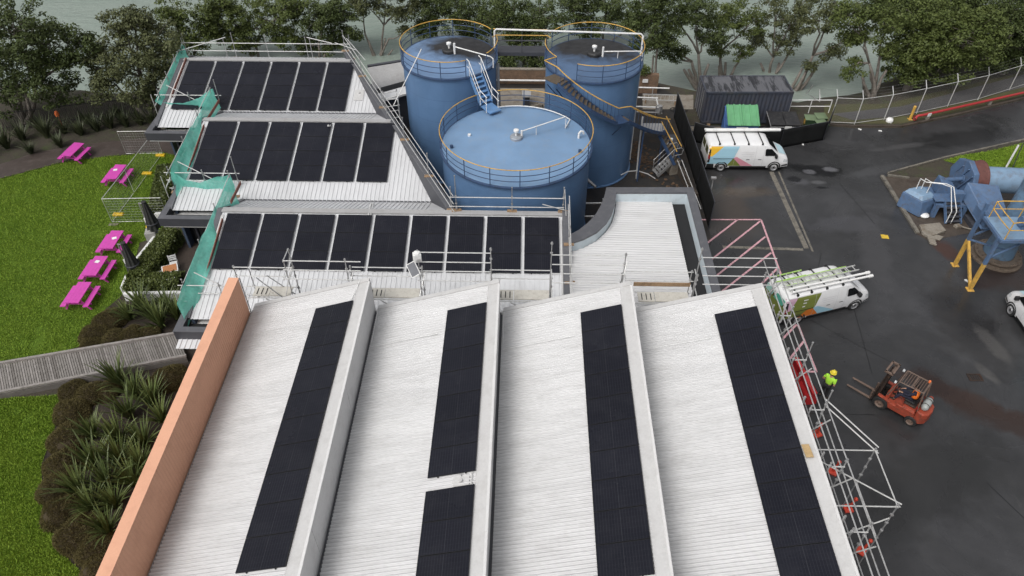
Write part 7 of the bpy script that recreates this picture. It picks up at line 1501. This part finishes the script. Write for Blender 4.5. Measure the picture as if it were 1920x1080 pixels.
m_mb = M('machine_blue', (.085, .145, .255), .5, var=.2, scale=2, dirt=((.10, .085, .075), .55)); m_mlb = M('machine_pale_blue', (.19, .29, .41), .5, var=.14, scale=1.5, dirt=((.13, .11, .10), .5)); m_rust = M('rusty_maroon_drum', (.13, .050, .042), .7, var=.3, scale=3, dirt=((.06, .03, .025), .7))
fan = thing('extraction_fan', 'big blue extraction fan with a rusty maroon drum and a long pale duct', 'machine', (26.5, 37.5, 0))
AX = Matrix.Rotation(R(90), 3, 'Y'); fc = Vector((26.95, 38.35, 1.55))
mb = MB(); mb.lathe([(0, -.28), (1.22, -.28), (1.25, -.24), (1.25, .02), (1.22, .06), (0, .06)], fc, 8, Matrix.Rotation(R(6), 3, 'Z') @ AX); mb.build('fan_casing', m_mb, fan, bevel=.02)
for k in (-.6, 0, .6): mb = MB(); mb.bar(fc + Vector((-.31, k - .4, .9 - abs(k) * .2)), fc + Vector((-.31, k + .5, -.9 + abs(k) * .2)), .09, .06); mb.build('casing_rib', m_mb, fan)
mb = MB(); mb.lathe([(1.10, .06), (1.12, .10), (1.08, .14), (1.08, .72), (1.12, .76), (1.12, .84), (1.02, .86), (.74, .90)], fc, 40, AX); mb.build('drum', m_rust, fan, smooth=35)
mb = MB(); mb.lathe([(.78, .88), (.78, 3.2), (.80, 3.2), (.80, 3.28), (.78, 3.28), (.78, 6.2)], fc, 36, Matrix.Rotation(R(-4), 3, 'Z') @ AX); mb.build('duct', m_mlb, fan, smooth=35)
mb = MB(); mb.bb((26.5, 37.6, 0), (27.4, 39.1, .45)); mb.build('plinth', m_gdark, fan)
for x in (29.4, 31.5): mb = MB(); mb.bar((x, 38.2, 0), (x, 38.2, .85), .14, .14); mb.build('duct_leg', m_mb, fan)
mb = MB(); mb.tube([fc + Vector((-1.55, -.45, .15)), fc + Vector((-.28, -.2, .1))], .14, 12); mb.tube([fc + Vector((-.34, -.2, .1)), fc + Vector((-.28, -.2, .1))], .24, 14); mb.build('shaft', m_mb, fan, smooth=40)
mb = MB(); mb.add([(25.0, 37.4, .95), (26.0, 37.2, .95), (26.1, 38.2, .95), (25.1, 38.4, .95), (25.05, 37.5, 1.9), (25.9, 37.35, 1.6), (26.0, 38.05, 1.6), (25.15, 38.25, 1.9)], [(3, 2, 1, 0), (4, 5, 6, 7), (0, 1, 5, 4), (1, 2, 6, 5), (2, 3, 7, 6), (3, 0, 4, 7)]); mb.build('belt_guard', m_mb, fan, bevel=.06)
mb = MB(); mb.bb((24.7, 36.4, .75), (26.6, 38.3, .92)); mb.build('base_frame', m_mb, fan); 
for x, y in ((24.8, 36.5), (26.5, 36.5), (26.5, 38.2)): mb = MB(); mb.bb((x - .12, y - .12, 0), (x + .12, y + .12, .75)); mb.build('frame_leg', m_mb, fan)
mb = MB(); mb.bb((25.6, 36.55, .92), (26.2, 37.0, 1.65)); mb.build('control_panel', m_mb, fan, bevel=.02)
mbx = thing('motor_housing', 'blue box shaped motor cover on the pad left of the fan', 'machine', (24.0, 37.3, 0))
mb = MB(); mb.add([(22.95, 37.5, .05), (23.9, 36.3, .05), (25.0, 36.9, .05), (24.6, 38.3, .05), (23.05, 37.6, 1.05), (23.85, 36.5, 1.05), (24.9, 36.95, 1.05), (24.5, 38.2, 1.05)], [(3, 2, 1, 0), (4, 5, 6, 7), (0, 1, 5, 4), (1, 2, 6, 5), (2, 3, 7, 6), (3, 0, 4, 7)]); mb.build('casing', m_mb, mbx, bevel=.05)
mb = MB(); mb.add([(23.15, 37.6, 1.06), (23.85, 36.6, 1.06), (24.8, 37.0, 1.06), (24.4, 38.1, 1.06), (23.35, 37.6, 1.28), (23.9, 36.85, 1.28), (24.6, 37.15, 1.28), (24.3, 37.9, 1.28)], [(4, 5, 6, 7), (0, 1, 5, 4), (1, 2, 6, 5), (2, 3, 7, 6), (3, 0, 4, 7)]); mb.build('lid', m_mlb, mbx, bevel=.04)
stp = thing('access_steps', 'dark blue steps with a bent white handrail in front of the fan', 'steps', (25.7, 36.0, 0)); s0, s1 = Vector((25.75, 35.75, .05)), Vector((25.62, 36.6, 1.15)); 
for k in range(5): p = s0.lerp(s1, (k + .6) / 5.2); mb = MB(); mb.box(p, (.85, .24, .04), R(4)); mb.build('tread', m_gdark, stp)
for x in (-.45, .45): mb = MB(); mb.bar(s0 + Vector((x, 0, 0)), s1 + Vector((x, 0, 0)), .04, .2); mb.build('stringer', m_mb, stp)
mb = MB(); mb.bb((24.6, 36.5, 1.10), (26.1, 37.3, 1.15)); mb.build('platform', m_mb, stp)
for x in (25.15, 25.45): P = [s0 + Vector((-.45 + (x - 25.15), 0, .9)), s1 + Vector((-.45 + (x - 25.15) * .5, 0, .95)), Vector((x - .35, 37.0, 2.05)), Vector((x - 1.2, 37.15, 2.05)), Vector((x - 1.35, 37.6, 2.0)), Vector((x - 1.35, 37.6, 1.2))]; mb = MB(); mb.tube(P, .028); mb.tube([P[0], P[0] - Vector((0, 0, .85))], .028); mb.build('handrail', m_pipe, stp, smooth=30)
mb = MB(); mb.tube([P[3], P[3] - Vector((0, 0, .9))], .025); mb.build('handrail_post', m_pipe, stp)
chu = thing('transition_chute', 'slanted blue duct box dropping from the fan towards the yellow legs', 'duct', (27.2, 36.0, 0))
a0_, a1_, b0_, b1_ = Vector((26.2, 36.9, 1.2)), Vector((27.9, 36.6, 1.2)), Vector((27.0, 35.0, .2)), Vector((28.4, 35.2, .2)); e = Vector((.15, .25, .9))
mb = MB(); mb.add([a0_, a1_, b1_, b0_, a0_ + e, a1_ + e, b1_ + e * .8, b0_ + e * .8], [(0, 1, 2, 3), (7, 6, 5, 4), (0, 4, 5, 1), (1, 5, 6, 2), (2, 6, 7, 3), (3, 7, 4, 0)]); mb.f = [f[::-1] for f in mb.f]; mb.build('casing', m_mb, chu, bevel=.03)
mb = MB(); mb.bb((26.6, 35.2, 0), (28.2, 36.4, .3)); mb.build('plinth', m_gdark, chu)
# stack with its flanged foot
stk = thing('vent_stack', 'thick upright pale blue stack on a rusty flanged base by the yellow legs', 'stack', (26.95, 32.75, 0)); m_stk = M('stained_stack_blue', (.13, .22, .33), .5, var=.2, scale=1.2, dirt=((.085, .07, .06), .7)); m_flg = M('rusty_flange', (.16, .125, .095), .7, var=.35, scale=4, dirt=((.06, .04, .03), .7))
mb = MB(); mb.lathe([(1.34, 0), (1.34, .1), (1.02, .14), (1.02, .28), (1.22, .28), (1.22, .36), (.82, .40)], (26.95, 32.75, 0), 40); mb.build('base_flange', m_flg, stk, smooth=30)
for k in range(20): a = 2 * PI * k / 20; mb = MB(); mb.tube([(26.95 + 1.12 * math.cos(a), 32.75 + 1.12 * math.sin(a), .3), (26.95 + 1.12 * math.cos(a), 32.75 + 1.12 * math.sin(a), .44)], .04, 6); mb.build('bolt', m_flg, stk)
mb = MB(); mb.lathe([(.80, .36), (.79, .5), (.72, 1.5), (.72, 7.5)], (26.95, 32.75, 0), 40); mb.build('barrel', m_stk, stk, smooth=35)
pl = thing('service_platform', 'raised blue platform on blue and yellow legs with yellow handrails', 'platform', (25.5, 31, 0)); ZPf = 3.72
mb = MB(); mb.bb((24.25, 29.7, ZPf - .22), (29.5, 32.0 - .25, ZPf - .03)); mb.build('frame', m_mb, pl, bevel=.02); mb = MB(); mb.bb((24.35, 29.8, ZPf - .03), (29.4, 31.65, ZPf)); mb.build('deck', m_mlb, pl)
for (x, y) in ((24.33, 32.01), (24.31, 29.99), (29.0, 31.9), (29.0, 29.9)):
    mb = MB(); mb.bar((x, y, 1.85), (x, y, ZPf + (.6 if y > 31.95 else -.05)), .16, .16); mb.build('leg', m_mb, pl); mb = MB(); mb.bar((x, y, .0), (x, y, 1.85), .165, .165); mb.box((x, y, .02), (.36, .36, .04)); mb.build('leg_foot', m_yel, pl)
mb = MB(); mb.bar((24.31, 30.05, .12), (24.33, 31.95, 1.80), .13, .13); mb.build('brace', m_yel, pl)
for a, b in (((24.33, 32.0, 2.1), (26.0, 31.8, ZPf - .2)), ((24.33, 32.0, 1.9), (25.9, 31.0, 1.95)), ((24.31, 30.0, 2.2), (26.2, 30.2, ZPf - .2)), ((24.33, 31.95, 3.9), (24.9, 31.2, 3.0))): mb = MB(); mb.bar(a, b, .08, .08); mb.build('brace', m_mb, pl)
mb = MB(); mb.bb((24.5, 31.7, ZPf - .8), (25.3, 33.0, ZPf - .2)); mb.build('side_plate', m_mb, pl, bevel=.02)
for y, x0_ in ((29.8, 24.45), (31.6, 24.45)): mb = MB(); mb.tube([(x0_, y, ZPf + 1.0 - .0), (x0_ + .25, y, ZPf + 1.05), (29.3, y, ZPf + 1.05)], .03); mb.build('handrail', m_yel, pl); mb = MB(); mb.tube([(x0_, y, ZPf + .55), (29.3, y, ZPf + .55)], .025); mb.build('mid_rail', m_yel, pl)
for h in (.55, 1.0): mb = MB(); mb.tube([(24.45, 29.8, ZPf + h), (24.38, 30.7, ZPf + h + .03), (24.45, 31.6, ZPf + h)], .028); mb.build('end_rail', m_yel, pl)
for x, y in ((24.45, 29.8), (24.45, 31.6), (26.0, 29.8), (26.0, 31.6), (27.6, 29.8), (27.6, 31.6)): mb = MB(); mb.tube([(x, y, ZPf - .1), (x, y, ZPf + 1.03)], .028); mb.build('rail_post', m_yel, pl)
mo = thing('electric_motor', 'small pale blue electric motor lying on the raised platform', 'motor', (25.9, 30.7, ZPf)); c_ = Vector((25.95, 30.75, ZPf + .42))
mb = MB(); mb.lathe([(0, -.45), (.25, -.45), (.27, -.35), (.27, -.22)], c_, 20, AX); mb.build('fan_cowl', m_mb, mo, smooth=40); mb = MB(); mb.lathe([(.24, -.22), (.24, .4), (.12, .46), (.05, .46), (.05, .62), (0, .62)], c_, 20, AX); mb.build('body', m_mlb, mo, smooth=40)
for k in range(14): a = 2 * PI * k / 14; mb = MB(); d = Vector((0, math.cos(a), math.sin(a))) * .255; mb.bar(c_ + d + Vector((-.2, 0, 0)), c_ + d + Vector((.36, 0, 0)), .015, .04, up=d); mb.build('cooling_fin', m_mlb, mo)
mb = MB(); mb.box(c_ + Vector((0, 0, -.32)), (.7, .5, .2)); mb.build('foot', m_mb, mo); mb = MB(); mb.box(c_ + Vector((.05, -.05, .33)), (.2, .18, .14)); mb.build('terminal_box', m_mlb, mo, bevel=.02)
lf = thing('white_pole', 'leaning white pole with a dark stay on the right grass patch', 'pole', at(1884, 318)); p = at(1884, 318); q = atY(1910, 272, p.y + .1); mb = MB(); mb.tube([p, q], .06, 8); mb.build('pole', m_pipe, lf); mb = MB(); mb.tube([at(1897, 318), q + Vector((.3, .1, .1))], .03, 6); mb.build('stay', m_gdark, lf)
mb = MB(); p = at(1733, 402, .15); mb.lathe([(0, 0), (.26, .02), (.30, .10), (.22, .18), (0, .21)], (p.x, p.y, 0.02), 16); tag(mb.build('white_bucket_lid', m_pipe, smooth=40), 'upturned white lid on the pad below the blue motor cover', 'lid')
mb = MB(); p = at(1795, 425, .05); mb.box((p.x, p.y, .09), (.35, .28, .15), .3); mb.tube([(p.x, p.y, .12), (p.x + .9, p.y - .35, .06)], .05, 6); tag(mb.build('broken_pipe_stub', m_conc), 'pale broken pipe stub at the foot of the dark blue steps', 'pipe')
